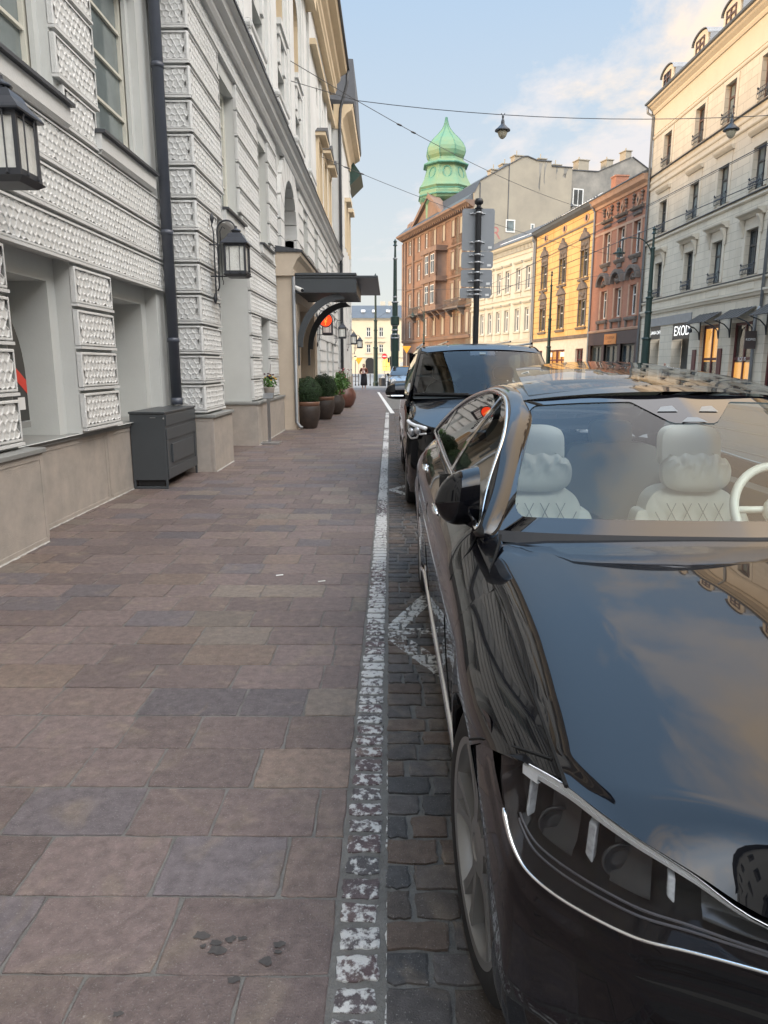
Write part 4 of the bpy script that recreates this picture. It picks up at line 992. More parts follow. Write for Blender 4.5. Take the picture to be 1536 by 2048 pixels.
for a, b, c, d in [(45.55,47.15,-.05,3.2),(41.25,43.65,-.05,3.1),(37.75,39.85,-.05,1.75),(34.35,36.4,1.7,3.6),(34.35,36.4,-.05,.9),(30.9,33.2,-.05,3.6),(27,29.4,-.05,3.6),(23.6,26,-.05,3.6),(20,22.4,-.05,3.6)]: mb.fbox(FA, a, b, c, d, -.66, -.62) if a > 41 else mb.fbox(FA, a, b, c, d, -.36, -.31)
mb.build('shop_interior', dk, A)
oxb = mat('oxblood_wood', (0.085,0.018,0.018), .45, var=.15)
sg2 = glass_mat('shop_glass', (.9,.9,.9))
for a, b in [(37.75,39.85),(34.35,36.4),(30.9,33.2)]:
    w = window(FA, a+.02, b-.02, .05, 3.58, -.25, A, oxb, sg2, 2, .52, fw=.11); w.name = 'shopfront'
for c, lab in ((38.8,'nearer the bar sign'),(35.4,'in the middle of the three'),(32.0,'nearest the viewer, at the right picture edge')):
    t = thing('metal_awning', 'small sloping sheet metal awning over a shop, '+lab, 'awning', tuple(FA.P(c,3.7,0)), 0, 'metal awnings over the shops')
    mb = MB(); n = 6; w_ = 1.2
    for k in range(n):
        a = c-w_+2*w_*k/n; b = c-w_+2*w_*(k+1)/n-.02
        mb.hexa([FA.P(a,4.22,.02),FA.P(b,4.22,.02),FA.P(b,3.72,.85),FA.P(a,3.72,.85),FA.P(a,4.25,.03),FA.P(b,4.25,.03),FA.P(b,3.75,.86),FA.P(a,3.75,.86)])
        mb.tube([FA.P(b+.01,4.26,.03),FA.P(b+.01,3.75,.87)], .014, 4)
    mb.build('awning_sheet', mat('weathered_awning', (0.075,0.068,0.062), .85, var=.2), t)
    mb = MB()
    for e in (-1,1):
        s = c+e*(w_-.1); mb.tube([FA.P(s,2.9,.03),FA.P(s,3.3,.10),FA.P(s,3.55,.35),FA.P(s,3.72,.8)], .03, 6); mb.tube([FA.P(s,2.9,.03),FA.P(s,3.9,.03)], .03, 6)
    mb.build('awning_bracket', M['iron'], t)
for a in (40.15, 37.15): mb = MB(); mb.fbox(FA, a, a+.42, .3, 2.4, .02, .07); mb.build('shutter', oxb, A)
ks = thing('projecting_sign', 'brown projecting shop sign reading KOMIS at the right picture edge', 'shop sign', tuple(FA.P(33.9,3,0)))
q0 = FA.P(33.75, 0, 0)
mb = MB(); mb.box(q0[0]-.62,q0[0]-.10,q0[1],q0[1]+.06,2.30,3.10); mb.build('board', mat('brown_sign', (0.06,0.045,0.04), .5), ks)
mb = MB(); text_mesh(mb, 'KOMIS', lambda x,y,d: (q0[0]-.36+x, q0[1]-.001-d, 2.72+y), .155); mb.build('letters', M['white_paint'], ks)
mb = MB(); text_mesh(mb, 'KOMIS', FT(FA, 35.5, 1.85, -.195), .26); mb.build('window_letters', M['white_paint'], A)
mb = MB(); mb.tube([FA.P(33.6,17.4,.45),FA.P(33.6,16.9,.12),FA.P(33.6,4.2,.12)], .075, 10); mb.tube([FA.P(33.6,4.2,.12),FA.P(33.9,3.9,.16),FA.P(33.95,.0,.10)], .075, 10); mb.build('downpipe', M['zinc'], A, smooth=True)
mb = MB(); mb.tube([FA.P(49.0,17.5,.55),FA.P(49.0,17.1,.5),FA.P(49.0,16.9,.14),FA.P(49.0,0,.12)], .075, 10); mb.build('downpipe', M['zinc'], A, smooth=True)
wl = thing('wall_lamp', 'small round shop lamp beside the first metal awning', 'lamp', tuple(FA.P(40.6,3.45,.1)))
mb = MB(); mb.tube([FA.P(40.6,3.55,0),FA.P(40.6,3.6,.25)], .02, 6); mb.lathe(FA.P(40.6,3.42,.27), [(0,-.12),(.12,-.06),(.12,.06),(.05,.14),(0,.16)], 10); mb.build('lamp_body', M['iron'], wl)
pr = thing('person', 'person in grey clothes standing at the bar doorway across the street', 'person', tuple(FA.P(43.2,0,.5)))

# ---------------------------------------------------------------- red brick house
R_ = thing('red_brick_house', 'narrow red brick house with arched window hoods and a brown shopfront', 'building', (16.2, 53, 0))
rc = [1.35, 3.70, 6.02]
ops = [(c-.5,c+.5,8.95,11.05,.3) for c in rc]+[(c-.48,c+.48,4.95,6.95,.3) for c in rc]+[(.35,8.25,-.05,3.05,.4)]
wall_uv('wall', FRD, 0.0, 8.45, -.05, 13.2, ops, M['wallRed'], R_)
mb = MB(); mb.fprism(FRD, [(.001,12.95),(.10,12.98),(.14,13.15),(.42,13.3),(.48,13.5),(.55,13.62),(.001,13.62)], -.05, 8.5)
mb.fprism(FRD, [(.001,3.95),(.12,3.98),(.16,4.12),(.001,4.18)], 0, 8.45)
mb.fbox(FRD, 0, 8.45, 11.05, 11.22, .001, .04); mb.fbox(FRD, 0, 8.45, 11.93, 12.02, .001, .05)
for c in rc:
    for s in (c-.72, c+.5): mb.fbox(FRD, s, s+.2, 8.9, 11.04, .001, .05); mb.fbox(FRD, s, s+.2, 4.9, 7.0, .001, .05)
    mb.fplate(FRD, [(c-.26,12.35),(c,11.9),(c+.26,12.35),(c,12.8)], .001, .12)
mb.build('cornice', M['trimRed'], R_)
for c in rc:
    mb = MB()
    mb.fprism(FRD, [(.001,11.72),(.22,11.76),(.28,11.88),(.001,11.95)], c-.8, c+.8)          # hood
    mb.build('window_hood', M['soot'], R_); mb = MB()
    for k in range(5): mb.lathe(FRD.P(c-.5+.25*k,11.5,.06), [(0,-.16),(.10,-.05),(.09,.08),(0,.16)], 7)
    for e in (-.62,.62):
        for q in range(3): mb.lathe(FRD.P(c+e+random.uniform(-.06,.06),12.72-.22*q,.10), [(0,-.16),(.15-.03*q,0),(0,.16)], 7)
        mb.lathe(FRD.P(c+e,12.02,.07), [(0,-.22),(.05,-.12),(.09,0),(0,.10)], 6)
    mb.build('stucco_garland', M['soot'], R_); mb = MB(); n = 12                                                                                     # round arch over the lower window
    for q in range(n):
        a0, a1 = PI*q/n, PI*(q+1)/n
        mb.fplate(FRD, [(c+.72*math.cos(a0),7.30+.72*math.sin(a0)),(c+.95*math.cos(a0),7.30+.95*math.sin(a0)),(c+.95*math.cos(a1),7.30+.95*math.sin(a1)),(c+.72*math.cos(a1),7.30+.72*math.sin(a1))], .001, .34)
    mb.build('window_arch', M['soot'], R_); mb = MB()
    for q in range(9):
        a = random.uniform(0,2*PI); r = random.uniform(0,.42); mb.lathe(FRD.P(c+r*math.cos(a),7.45+r*math.sin(a),.08), [(0,-.16),(.15,0),(0,.16)], 7)
    mb.build('stucco_ornament', M['soot'], R_); mb = MB()
    mb.fprism(FRD, [(.001,8.62),(.10,8.66),(.20,8.82),(.20,8.90),(.001,8.92)], c-.75, c+.75); mb.fbox(FRD, c-.35, c+.35, 8.35, 8.62, .001, .10); mb.build('window_sill', M['soot'], R_); mb = MB()
    mb.fprism(FRD, [(.001,4.60),(.16,4.62),(.20,4.72),(.20,4.82),(.001,4.86)], c-.85, c+.85)
    for s in (c-.75, c+.6): mb.fbox(FRD, s, s+.15, 4.19, 4.6, .001, .14)
    mb.build('window_sill', M['soot'], R_)
for c in rc: mb = MB(); mb.fplate(FRD, [(c-.12,12.35),(c,12.12),(c+.12,12.35),(c,12.58)], .121, .125); mb.build('attic_vent', M['black'], R_)
w = [window(FRD, rc[0]-.48, rc[0]+.48, 9.0, 11.02, -.28, R_, M['white_frame'], M['pane'], 2, .68), window(FRD, rc[0]-.46, rc[0]+.46, 5.0, 6.92, -.28, R_, M['white_frame'], M['pane'], 2, .68)]
for c in rc[1:]:
    for q in w: rep(q, R_, FRD, c-rc[0])
mb = MB(); mb.fprism(FRD, [(.50,13.62),(.62,13.63),(.62,13.7),(-4,15.6),(-4,15.5)], -.02, 8.5); mb.build('roof', M['sheet_roof'], R_)
mb = MB(); mb.fbox(FRD, .1, 8.35, 3.06, 3.94, .002, .10); 
for s in (.1, 2.7, 5.4, 7.9): mb.fbox(FRD, s, s+.42, -.05, 3.055, .002, .06)
mb.build('shopfront', mat('brown_shop_board', (0.055,0.032,0.03), .5, var=.1), R_)
mb = MB(); mb.fbox(FRD, .35, 8.25, -.05, 3.05, -.4, -.36); mb.build('shop_interior', dk, R_)
for a, b in [(.55,2.68),(3.14,5.38),(5.84,7.88)]:
    q = window(FRD, a, b, .1, 3.0, -.2, R_, M['dark_frame'], M['pane'], 2, .55, fw=.09); q.name = 'shop_window'
t = thing('shop_sign', 'small orange shop sign on the brown fascia of the red brick house', 'shop sign', tuple(FRD.P(4.2,3.4,.1)))
mb = MB(); mb.fbox(FRD, 3.3, 5.25, 3.08, 3.80, .102, .14); mb.build('board', mat('orange_sign', (0.55,0.20,0.05), .5), t)
mb = MB(); text_mesh(mb, 'CUKIERNIA', FT(FRD, 4.27, 3.52, .14), .30); text_mesh(mb, 'OD LAT', FT(FRD, 4.27, 3.24, .14), .18); mb.build('letters', mat('dark_red_letters', (0.16,0.05,0.02), .6), t)
mb = MB(); mb.tube([FRD.P(8.35,13.5,.5),FRD.P(8.3,12.9,.12),FRD.P(8.3,0,.1)], .07, 8); mb.build('downpipe', M['zinc'], R_); mb = MB(); mb.tube([FRD.P(.02,13.0,.1),FRD.P(.02,0,.1)], .06, 8); mb.build('downpipe', M['zinc'], R_)
mb = MB(); mb.fbox(FRD, 7.9, 8.7, 13.4, 15.4, -2.2, -1.2); mb.fbox(FRD, 7.85, 8.75, 15.4, 15.5, -2.25, -1.15); mb.build('chimney', M['wallRed'], R_, uvframe=FRD)

# ---------------------------------------------------------------- yellow house
Y_ = thing('yellow_house', 'yellow banded house with dark stucco window hoods', 'building', (14.7, 64, 0))
yc = [1.62, 6.28, 10.85]
ops = [(c-.72,c+.72,8.45,10.5,.28) for c in yc]+[(c-.78,c+.78,4.7,6.7,.28) for c in yc]+[(1.0,2.6,-.05,2.9,.3),(5.0,9.4,-.05,2.9,.3),(10.6,13,-.05,2.9,.3)]
wall_uv('wall', FYE, 0, 13.48, 3.8, 13.4, ops[:6], M['wallYel'], Y_)
mb = MB(); wall_open(mb, FYE, 0, 13.48, -.05, 3.8, 0, ops[6:]); mb.build('ground_floor_wall', mat('pale_shop_render', (0.52,0.46,0.37), .8, var=.1), Y_)
for c in yc:
    for (zz, zs) in ((10.5,8.4),(6.72,4.65)):
        mb = MB()
        for e in (-.80,-.06,.68): mb.fbox(FYE, c+e, c+e+.12, zs, zz, .001, .08)
        mb.fbox(FYE, c-.8, c+.8, zz, zz+.75, .001, .08)
        for q in range(7): mb.lathe(FYE.P(c-.5+.17*q,zz+.35+random.uniform(-.1,.1),.09), [(0,-.2),(.12,0),(0,.2)], 6)
        mb.fplate(FYE, [(c-.95,zz+.78),(c+.95,zz+.78),(c+.5,zz+1.2),(c+.22,zz+1.28),(c,zz+1.62),(c-.22,zz+1.28),(c-.5,zz+1.2)], .001, .22)
        mb.fprism(FYE, [(.001,zz-.03),(.12,zz-.03),(.12,zz+.05),(.001,zz+.05)], c-.85, c+.85)
        mb.fprism(FYE, [(.001,zs-.28),(.15,zs-.25),(.2,zs-.08),(.001,zs-.05)], c-.95, c+.95)
        mb.build('stucco_ornament', M['soot'], Y_)
mb = MB()
mb.fprism(FYE, [(.001,3.72),(.10,3.75),(.14,3.95),(.001,4.0)], 0, 13.48)
mb.fprism(FYE, [(.001,12.28),(.06,12.30),(.06,12.42),(.001,12.45)], 0, 13.48)
mb.build('string_course', M['soot'], Y_)
for c in yc:
    mb = MB(); mb.fplate(FYE, [(c+.32*math.cos(a)*1.5,12.85+.30*math.sin(a)) for a in np.linspace(0,2*PI,16,endpoint=False)], .001, .05); ov = mb.build('oval_surround', M['trimRed'], Y_)
    mb = MB(); mb.fplate(FYE, [(c+.2*math.cos(a),12.85+.22*math.sin(a)) for a in np.linspace(0,2*PI,12,endpoint=False)], .051, .055); mb.build('attic_vent', M['black'], ov)
mb = MB(); mb.fprism(FYE, [(.001,13.3),(.12,13.32),(.42,13.5),(.5,13.7),(-.2,13.7)], -.05, 13.5); mb.fprism(FYE, [(.45,13.7),(.58,13.72),(-2.8,15.4),(-2.8,15.3)], -.05, 13.5)
for k in range(26): mb.fbox(FYE, .3+k*.5, .34+k*.5, 14.0, 14.22, -.2, -.1)
mb.build('roof', M['sheet_roof'], Y_)
mb = MB()
for k, (a, hgt) in enumerate([(1.0,.5),(2.2,.42),(3.3,.5),(4.4,.38),(5.5,.3),(6.5,.3)]):   # snow guards catching light
    for q in range(3): s = a+q*.32; mb.hexa([FYE.P(s,14.05,-.05),FYE.P(s+.2,14.05,-.05),FYE.P(s+.2,14.05+hgt,-.9),FYE.P(s,14.05+hgt,-.9),FYE.P(s,14.10,-.05),FYE.P(s+.2,14.10,-.05),FYE.P(s+.2,14.10+hgt,-.9),FYE.P(s,14.10+hgt,-.9)])
mb.build('roof_patches', M['white_paint'], Y_)
w = [window(FYE, yc[0]-.7, yc[0]+.7, 8.48, 10.47, -.26, Y_, M['white_frame'], M['pane'], 2, .65), window(FYE, yc[0]-.76, yc[0]+.76, 4.72, 6.68, -.26, Y_, M['white_frame'], M['pane'], 2, .65)]
for c in yc[1:]:
    for q in w: rep(q, Y_, FYE, c-yc[0])
mb = MB(); mb.fbox(FYE, 5.0, 9.4, -.05, 2.9, -.33, -.3); mb.build('shop_interior', shopint, Y_)
mb = MB(); mb.fbox(FYE, 1.0, 2.6, -.05, 2.9, -.33, -.3); mb.fbox(FYE, 10.6, 13, -.05, 2.9, -.33, -.3); mb.build('shop_interior', dk, Y_)
for a, b in [(1.0,2.6),(5.0,7.1),(7.3,9.4),(10.6,13.0)]:
    q = window(FYE, a+.03, b-.03, .05, 2.86, -.22, Y_, oxb, sg2, 2, .7, fw=.1); q.name = 'shopfront'
mb = MB()
for a in (5.3, 8.3): mb.fbox(FYE, a, a+1.0, 2.3, 2.7, -.15, -.13)
mb.build('window_notice', M['white_paint'], Y_)
mb = MB(); mb.tube([FYE.P(13.4,13.4,.4),FYE.P(13.4,12.9,.12),FYE.P(13.4,0,.1)], .08, 8); mb.build('downpipe', M['zinc'], Y_)

# ---------------------------------------------------------------- white house
W_ = thing('white_house', 'long white stucco house with dentil frieze behind the traffic sign', 'building', (11.5, 79, 0))
wc = [1.27, 3.40, 5.85, 7.9, 10.0, 12.1, 14.3]
ops = [(c-.48,c+.48,8.9,11.05,.22) for c in wc]+[(c-.46,c+.46,4.95,7.15,.22) for c in wc]+[(a,a+1.6,-.05,2.9,.3) for a in (.8,3.6,6.4,9.2,12)]
wall_uv('wall', FWH, 0, 15.35, -.05, 13.3, ops, M['wallWhi'], W_)
mb = MB(); mb.fprism(FWH, [(.001,13.05),(.2,13.1),(.4,13.25),(.45,13.45),(-.2,13.45)], 0, 15.35)
mb.build('cornice', M['trimWhi'], W_); mb = MB()
for k in range(52): mb.fbox(FWH, .1+k*.29, .25+k*.29, 12.6, 13.04, .001, .16)
mb.build('dentil_frieze', M['trimWhi'], W_); mb = MB()
mb.fprism(FWH, [(.001,12.2),(.08,12.22),(.08,12.35),(.001,12.37)], 0, 15.35); mb.fprism(FWH, [(.001,3.8),(.10,3.85),(.14,4.05),(.001,4.1)], 0, 15.35); mb.fprism(FWH, [(.001,8.1),(.10,8.15),(.10,8.3),(.001,8.35)], 0, 15.35)
mb.build('string_course', M['trimWhi'], W_)
for c in wc:
    for zz, zs in ((11.05,8.85),(7.15,4.9)):
        mb = MB()
        for s in (c-.68,c+.48): mb.fbox(FWH, s, s+.2, zs, zz+.15, .001, .06)
        mb.fbox(FWH, c-.48, c+.48, zz, zz+.15, .001, .059); mb.fprism(FWH, [(.001,zz+.4),(.15,zz+.42),(.25,zz+.55),(.25,zz+.62),(.001,zz+.66)], c-.85, c+.85)
        mb.fprism(FWH, [(.001,zs-.18),(.14,zs-.14),(.14,zs-.03),(.001,zs-.02)], c-.75, c+.75); mb.fbox(FWH, c-.6, c+.6, zs-.75, zs-.2, .001, .05)
        mb.build('window_surround', M['trimWhi'], W_)
w = [window(FWH, wc[0]-.46, wc[0]+.46, 8.93, 11.02, -.2, W_, M['white_frame'], M['pane'], 2, .68, fw=.09), window(FWH, wc[0]-.44, wc[0]+.44, 4.98, 7.12, -.2, W_, M['white_frame'], M['pane'], 2, .68, fw=.09)]
for c in wc[1:]:
    for q in w: rep(q, W_, FWH, c-wc[0])
mb = MB(); mb.fprism(FWH, [(.42,13.45),(.55,13.47),(-3.4,15.6),(-3.4,15.5)], -.05, 15.4)
mb.build('roof', M['sheet_roof'], W_)
mb = MB()
for k in range(18): s = 2.0+k*.42; mb.hexa([FWH.P(s,14.10,-.65),FWH.P(s+.24,14.10,-.65),FWH.P(s+.24,14.25,-.95),FWH.P(s,14.25,-.95),FWH.P(s,14.15,-.65),FWH.P(s+.24,14.15,-.65),FWH.P(s+.24,14.30,-.95),FWH.P(s,14.30,-.95)])
mb.build('roof_patches', M['white_paint'], W_)
mb = MB(); mb.tube([FWH.P(.15,13.2,.3),FWH.P(.15,12.9,.14),FWH.P(.15,0,.12)], .11, 8); mb.build('downpipe', M['zinc'], W_)

# ---------------------------------------------------------------- orange brick corner house with green tower
O_ = thing('corner_palace', 'orange brick corner building with bay window and green copper onion tower', 'building', (6, 97, 0))
oc = [1.2, 3.4, 5.85, 8.9, 12.0, 15.1, 18.0, 21.8]
rows = [(16.9,18.75,.42),(13.1,15.1,.45),(9.3,11.5,.45),(5.5,7.75,.45)]
ops = [(c-h,c+h,a,b,.16) for c in oc for a,b,h in rows if not (c in (8.9,12.0) and a in (13.1,9.3))]+[(c-.9,c+.9,-.05,3.4,.4) for c in oc]
wall_uv('wall', FOR, 0, 24.8, -.05, 19.2, ops, M['wallOr'], O_, back=14)
mb = MB()
mb.fprism(FOR, [(.001,18.85),(.10,18.9),(.15,19.05),(.001,19.1)], 0, 24.8)
mb.fprism(FOR, [(.001,19.1),(.25,19.2),(.75,19.5),(1.0,19.62),(1.05,19.85),(-.3,19.85)], -.1, 25.2)
for z in (15.75,12.15,8.45): q = MB(); q.fprism(FOR, [(.001,z-.12),(.12,z-.08),(.16,z+.08),(.001,z+.14)], 0, 24.8); q.build('string_course', M['trimOr'], O_)
mb.fprism(FOR, [(.001,4.75),(.2,4.8),(.3,5.1),(.001,5.2)], 0, 24.8)
for c in oc:
    for a,b,h in rows:
        q = MB(); q.fplate(FOR, [(c-h-.2,a-.1),(c-h,a-.1),(c-h,b),(c+h,b),(c+h,a-.1),(c+h+.2,a-.1),(c+h+.2,b+.25),(c-h-.2,b+.25)], .001, .09); q.build('window_surround', M['trimOr'], O_)
for s in (19.9, 23.3, 24.3): q = MB(); q.fbox(FOR, s, s+.6, 5.2, 18.8, .001, .22); q.build('pilaster', M['trimOr'], O_)
for k in range(40): mb.fbox(FOR, .1+k*.62, .32+k*.62, 19.12, 19.45, .16, .62)
q = MB(); q.fplate(FOR, [(20.8,19.86),(8.6,19.86),(13.9,23.0)], -.6, .05); q.build('gable', M['trimOr'], O_)
mb.build('trim', M['trimOr'], O_)
mb = MB(); mb.fplate(FOR, [(21.4,19.86),(20.6,19.86),(13.9,22.9),(8.8,19.86),(8.0,19.86),(13.9,23.6)], -.8, .5); mb.build('gable_coping', M['trimOr'], O_)
mb = MB()
for a, b in ((7.9,13.0),):
    for z0, z1 in ((8.6,15.9),):
        mb.hexa([FOR.P(a,z0,.001),FOR.P(b,z0,.001),FOR.P(b-.5,z0,1.35),FOR.P(a+.5,z0,1.35),FOR.P(a,z1,.001),FOR.P(b,z1,.001),FOR.P(b-.5,z1,1.35),FOR.P(a+.5,z1,1.35)])
for z in (8.6,12.1,15.7): mb.fbox(FOR, 7.6, 13.3, z-.15, z+.45, .002, 1.55)
for s in (8.2,10.3,12.4): mb.lathe(FOR.P(s,8.9,1.4), [(.16,0),(.14,3.0),(.2,3.1)], 10); mb.lathe(FOR.P(s,12.6,1.4), [(.16,0),(.14,3.0),(.2,3.1)], 10)
for s in (9,11,13): mb.fprism(FOR, [(.001,7.3),(.3,7.6),(1.2,8.4),(.001,8.4)], s-.9, s-.5)
mb.build('bay_window', M['trimOr'], O_)
for z in (9.3, 13.0):
    for s in (8.6, 10.6): q = window(FOR, s, s+1.3, z, z+2.3, 1.352, O_, M['white_frame'], M['pane'], 2, .65)
w = [window(FOR, oc[0]-h+.02, oc[0]+h-.02, a+.03, b-.03, -.12, O_, M['white_frame'], M['pane'], 2, .66, fw=.09) for a,b,h in rows]
for c in oc[1:]:
    for q, (a,b,h) in zip(w, rows):
        if c in (8.9,12.0) and a in (13.1,9.3): continue
        rep(q, O_, FOR, c-oc[0])
mb = MB()
for c in oc: mb.fbox(FOR, c-.9, c+.9, -.05, 3.4, -.4, -.36)
mb.build('shop_interior', dk, O_)
for (a, b) in ((1.6,6.2),(15.5,19.6)):
    mb = MB()
    mb.fbox(FOR, a, b, 8.3, 8.5, .002, 1.1)
    for s in np.arange(a, b+.01, .22): mb.tube([FOR.P(s,8.5,1.05),FOR.P(s,9.35,1.05)], .03, 4)
    mb.tube([FOR.P(a,9.35,0),FOR.P(a,9.35,1.05),FOR.P(b,9.35,1.05),FOR.P(b,9.35,0)], .05, 4)
    for s in (a+.3, b-.5): mb.fprism(FOR, [(.001,7.4),(.25,7.5),(1.0,8.29),(.001,8.29)], s, s+.3)
    mb.build('balcony', M['soot'], O_)
mb = MB(); mb.fprism(FOR, [(-.3,19.86),(1.0,19.86),(-4,24),(-9,24),(-13,20)], .2, 24.9); mb.build('roof', M['sheet_roof'], O_)
# turning corner face
FC = Fr(*FOR.P(24.8,0,0)[:2], FOR.ang-math.radians(55), -1)
cops = [(1.0,1.9,a,b,.3) for a,b,h in rows]
wall_uv('wall', FC, 0, 3.2, -.05, 19.2, cops, M['wallOr'], O_, back=10)
mb = MB(); mb.fprism(FC, [(.001,19.1),(.25,19.2),(.75,19.5),(1.0,19.62),(1.05,19.85),(-.3,19.85)], 0, 3.3)
for z in (15.75,12.15,8.45,4.95): mb.fprism(FC, [(.001,z-.12),(.2,z-.08),(.25,z+.08),(.001,z+.14)], 0, 3.2)
mb.lathe(FOR.P(23.6,19.85,-1.0), [(1.1,0),(1.15,.5),(.9,.8),(.75,1.5),(.3,1.9),(0,2.0)], 10)
mb.build('trim', M['trimOr'], O_)
for a,b,h in rows: window(FC, 1.03, 1.87, a+.03, b-.03, -.28, O_, M['white_frame'], M['pane'], 2, .66, fw=.09)
# tower : octagonal copper
cop = mat('verdigris_copper', (0.10,0.245,0.16), .65, col2=(0.20,0.26,0.13), vscale=.55, detail=9, bump=.4, bscale=3)
tw = MB(); TC = np.array([7.30,101.0,0.0]); TS = 1.14
prof = [(2.4,19.5),(2.5,22.3),(3.1,22.9),(3.25,23.3),(3.25,23.75),(3.05,24.0),(3.3,24.35),(3.05,24.7),(2.62,25.6),(2.36,26.6),(2.26,27.0),(2.62,27.15),(2.64,27.3),(2.1,27.75),(2.02,28.0),(2.24,28.35),(2.36,28.8),(2.30,29.3),(2.02,29.9),(1.55,30.5),(1.0,31.1),(.55,31.7),(.30,32.2),(.16,32.8),(.10,33.2),(0,33.25)]
def pf(r, z): return (r, z)
prof = [(r*TS, z) for r, z in prof]; tw.lathe(TC, prof, 8, a0=PI/8)
tower = tw.build('tower', cop, O_)
mb = MB()
for k in range(8):
    a = PI/8+2*PI*k/8; mb.tube([TC+np.array([r*math.cos(a),r*math.sin(a),z]) for r,z in prof[13:-1]], .05, 5)
for z, r in ((23.3,3.3*TS),(24.0,3.12*TS),(27.2,2.72*TS)): mb.lathe(TC+np.array([0,0,z]), [(r,-.1),(r+.05,0),(r,.1)], 8, a0=PI/8)
for k in range(8):
    a = 2*PI*k/8+0; c = TC+np.array([2.5*math.cos(a),2.5*math.sin(a),26.0]); n = np.array([math.cos(a),math.sin(a),.25]); n /= np.linalg.norm(n)
    u = np.array([-math.sin(a),math.cos(a),0]); v = np.cross(n,u)
    ring = [c+n*.12+u*.52*math.cos(t)+v*.72*math.sin(t) for t in np.linspace(0,2*PI,15)]; mb.tube(ring, .11, 6)
mb.build('tower_ribs', mat('dark_verdigris', (0.07,0.20,0.14), .6, var=.3), tower)
mb = MB()
for k in range(8):
    a = 2*PI*k/8; c = TC+np.array([2.5*math.cos(a),2.5*math.sin(a),26.0]); n = np.array([math.cos(a),math.sin(a),.25]); n /= np.linalg.norm(n)
    u = np.array([-math.sin(a),math.cos(a),0]); v = np.cross(n,u)
    mb.add([c+n*.13+u*.46*math.cos(t)+v*.65*math.sin(t) for t in np.linspace(0,2*PI,16,endpoint=False)], [tuple(range(16))])
mb.build('tower_oculus', M['dark_frame'], tower)

# ---------------------------------------------------------------- blank fire walls behind the row
FF = Fr(9.4345, 85.6307, math.atan(450/1420)-PI/2, 1)
B_ = thing('blank_gable_house', 'tall house turning a blank stained grey beige fire wall to the viewer', 'building', (15, 92, 0))
out = [(.0,-.05),(.0,20.6),(.7,21.9),(6.0,24.8),(6.5,24.85),(7.8,24.5),(9.6,24.55),(9.62,24.05),(12.35,24.1),(12.35,-.05)]
mb = MB(); mb.fplate(FF, out, -14, .05); mb.build('wall', M['firewall'], B_)
mb = MB()
for a, b in zip(out[1:-2], out[2:-1]):
    if b[0]-a[0] > .3: mb.hexa([FF.P(a[0],a[1]+.005,-13),FF.P(b[0],b[1]+.005,-13),FF.P(b[0],b[1]+.005,.16),FF.P(a[0],a[1]+.005,.16),FF.P(a[0],a[1]+.10,-13),FF.P(b[0],b[1]+.10,-13),FF.P(b[0],b[1]+.10,.16),FF.P(a[0],a[1]+.10,.16)])
mb.build('coping', M['flashing'], B_)
for s, z in ((5.5,24.7),(2.6,23.0),(4.0,23.7),(8.6,24.6),(10.6,24.1)):
    mb = MB(); mb.fbox(FF, s, s+1.0, z-.5, z+.5, -2.2, -1.2); mb.fbox(FF, s-.1, s+1.1, z+.5, z+.6, -2.3, -1.1); mb.tube([FF.P(s+.5,z+.6,-1.7),FF.P(s+.5,z+1.2,-1.7)], .06, 5); mb.build('chimney', M['firewall'], B_)
for q in ((4.2,4.28,17,24),(.65,.75,10,21.7)): mb = MB(); mb.fbox(FF, *q, .052, .10); mb.build('downpipe', M['flashing'], B_)
window(FF, 4.0, 5.2, 16.6, 18.0, .06, B_, M['white_frame'], M['pane_light'], 1, 0, fw=.14); window(FF, 7.2, 7.7, 16.9, 17.7, .06, B_, M['white_frame'], M['pane_light'], 1, 0, fw=.12)
mb = MB()                     # faded painted lettering on the wall foot
text_mesh(mb, 'SR', lambda x,y,d: FF.P(2.4+x, 16.4+y, .052+d*.5), 1.9); mb.build('graffiti', mat('faded_red_paint', (0.40,0.16,0.14), .9, var=.3), B_)
for s, w_, z0, z1 in ((8.0,.5,21.3,24.3),(8.7,.35,22,24.4),(10.2,.3,22.6,24.0),(11.2,.7,22.9,24.0)):
    mb = MB(); n = 7; mb.fplate(FF, [(s,z1),(s+w_,z1)]+[(s+w_*(1-.18*i)+random.uniform(-.05,.05), z1-(z1-z0)*i/n) for i in range(1,n)]+[(s+w_*.4,z0)]+[(s+.12*w_*i*.3, z1-(z1-z0)*i/n) for i in range(n-1,0,-1)], .051, .054); mb.build('soot_streak', M['firewall2'], B_)
D_ = thing('grey_gable_house', 'darker sooty grey fire wall with chimneys rising behind the red brick house', 'building', (24, 97, 0))
out = [(12.36,-.05),(12.36,24.0),(16.2,24.1),(20.6,26.0),(20.9,26.05),(27,23),(27,-.05)]
mb = MB(); mb.fplate(FF, out, -12, -.6); mb.build('wall', M['firewall2'], D_)
mb = MB()
for a, b in zip(out[1:-2], out[2:-1]):
    if b[0]-a[0] > .5: mb.hexa([FF.P(a[0],a[1]+.005,-11),FF.P(b[0],b[1]+.005,-11),FF.P(b[0],b[1]+.005,-.5),FF.P(a[0],a[1]+.005,-.5),FF.P(a[0],a[1]+.10,-11),FF.P(b[0],b[1]+.10,-11),FF.P(b[0],b[1]+.10,-.5),FF.P(a[0],a[1]+.10,-.5)])
mb.build('coping', M['flashing'], D_)
for s, z, w_ in ((13.9,24.9,1.4),(17.7,25.2,.9),(20.3,26.4,.8)): mb = MB(); mb.fbox(FF, s, s+w_, z-1.6, z+.5, -2.4, -1.2); mb.fbox(FF, s-.1, s+w_+.1, z+.5, z+.6, -2.5, -1.1); mb.tube([FF.P(s+.4,z+.6,-1.8),FF.P(s+.4,z+1.0,-1.8)], .08, 5); mb.build('chimney', M['firewall'], D_)
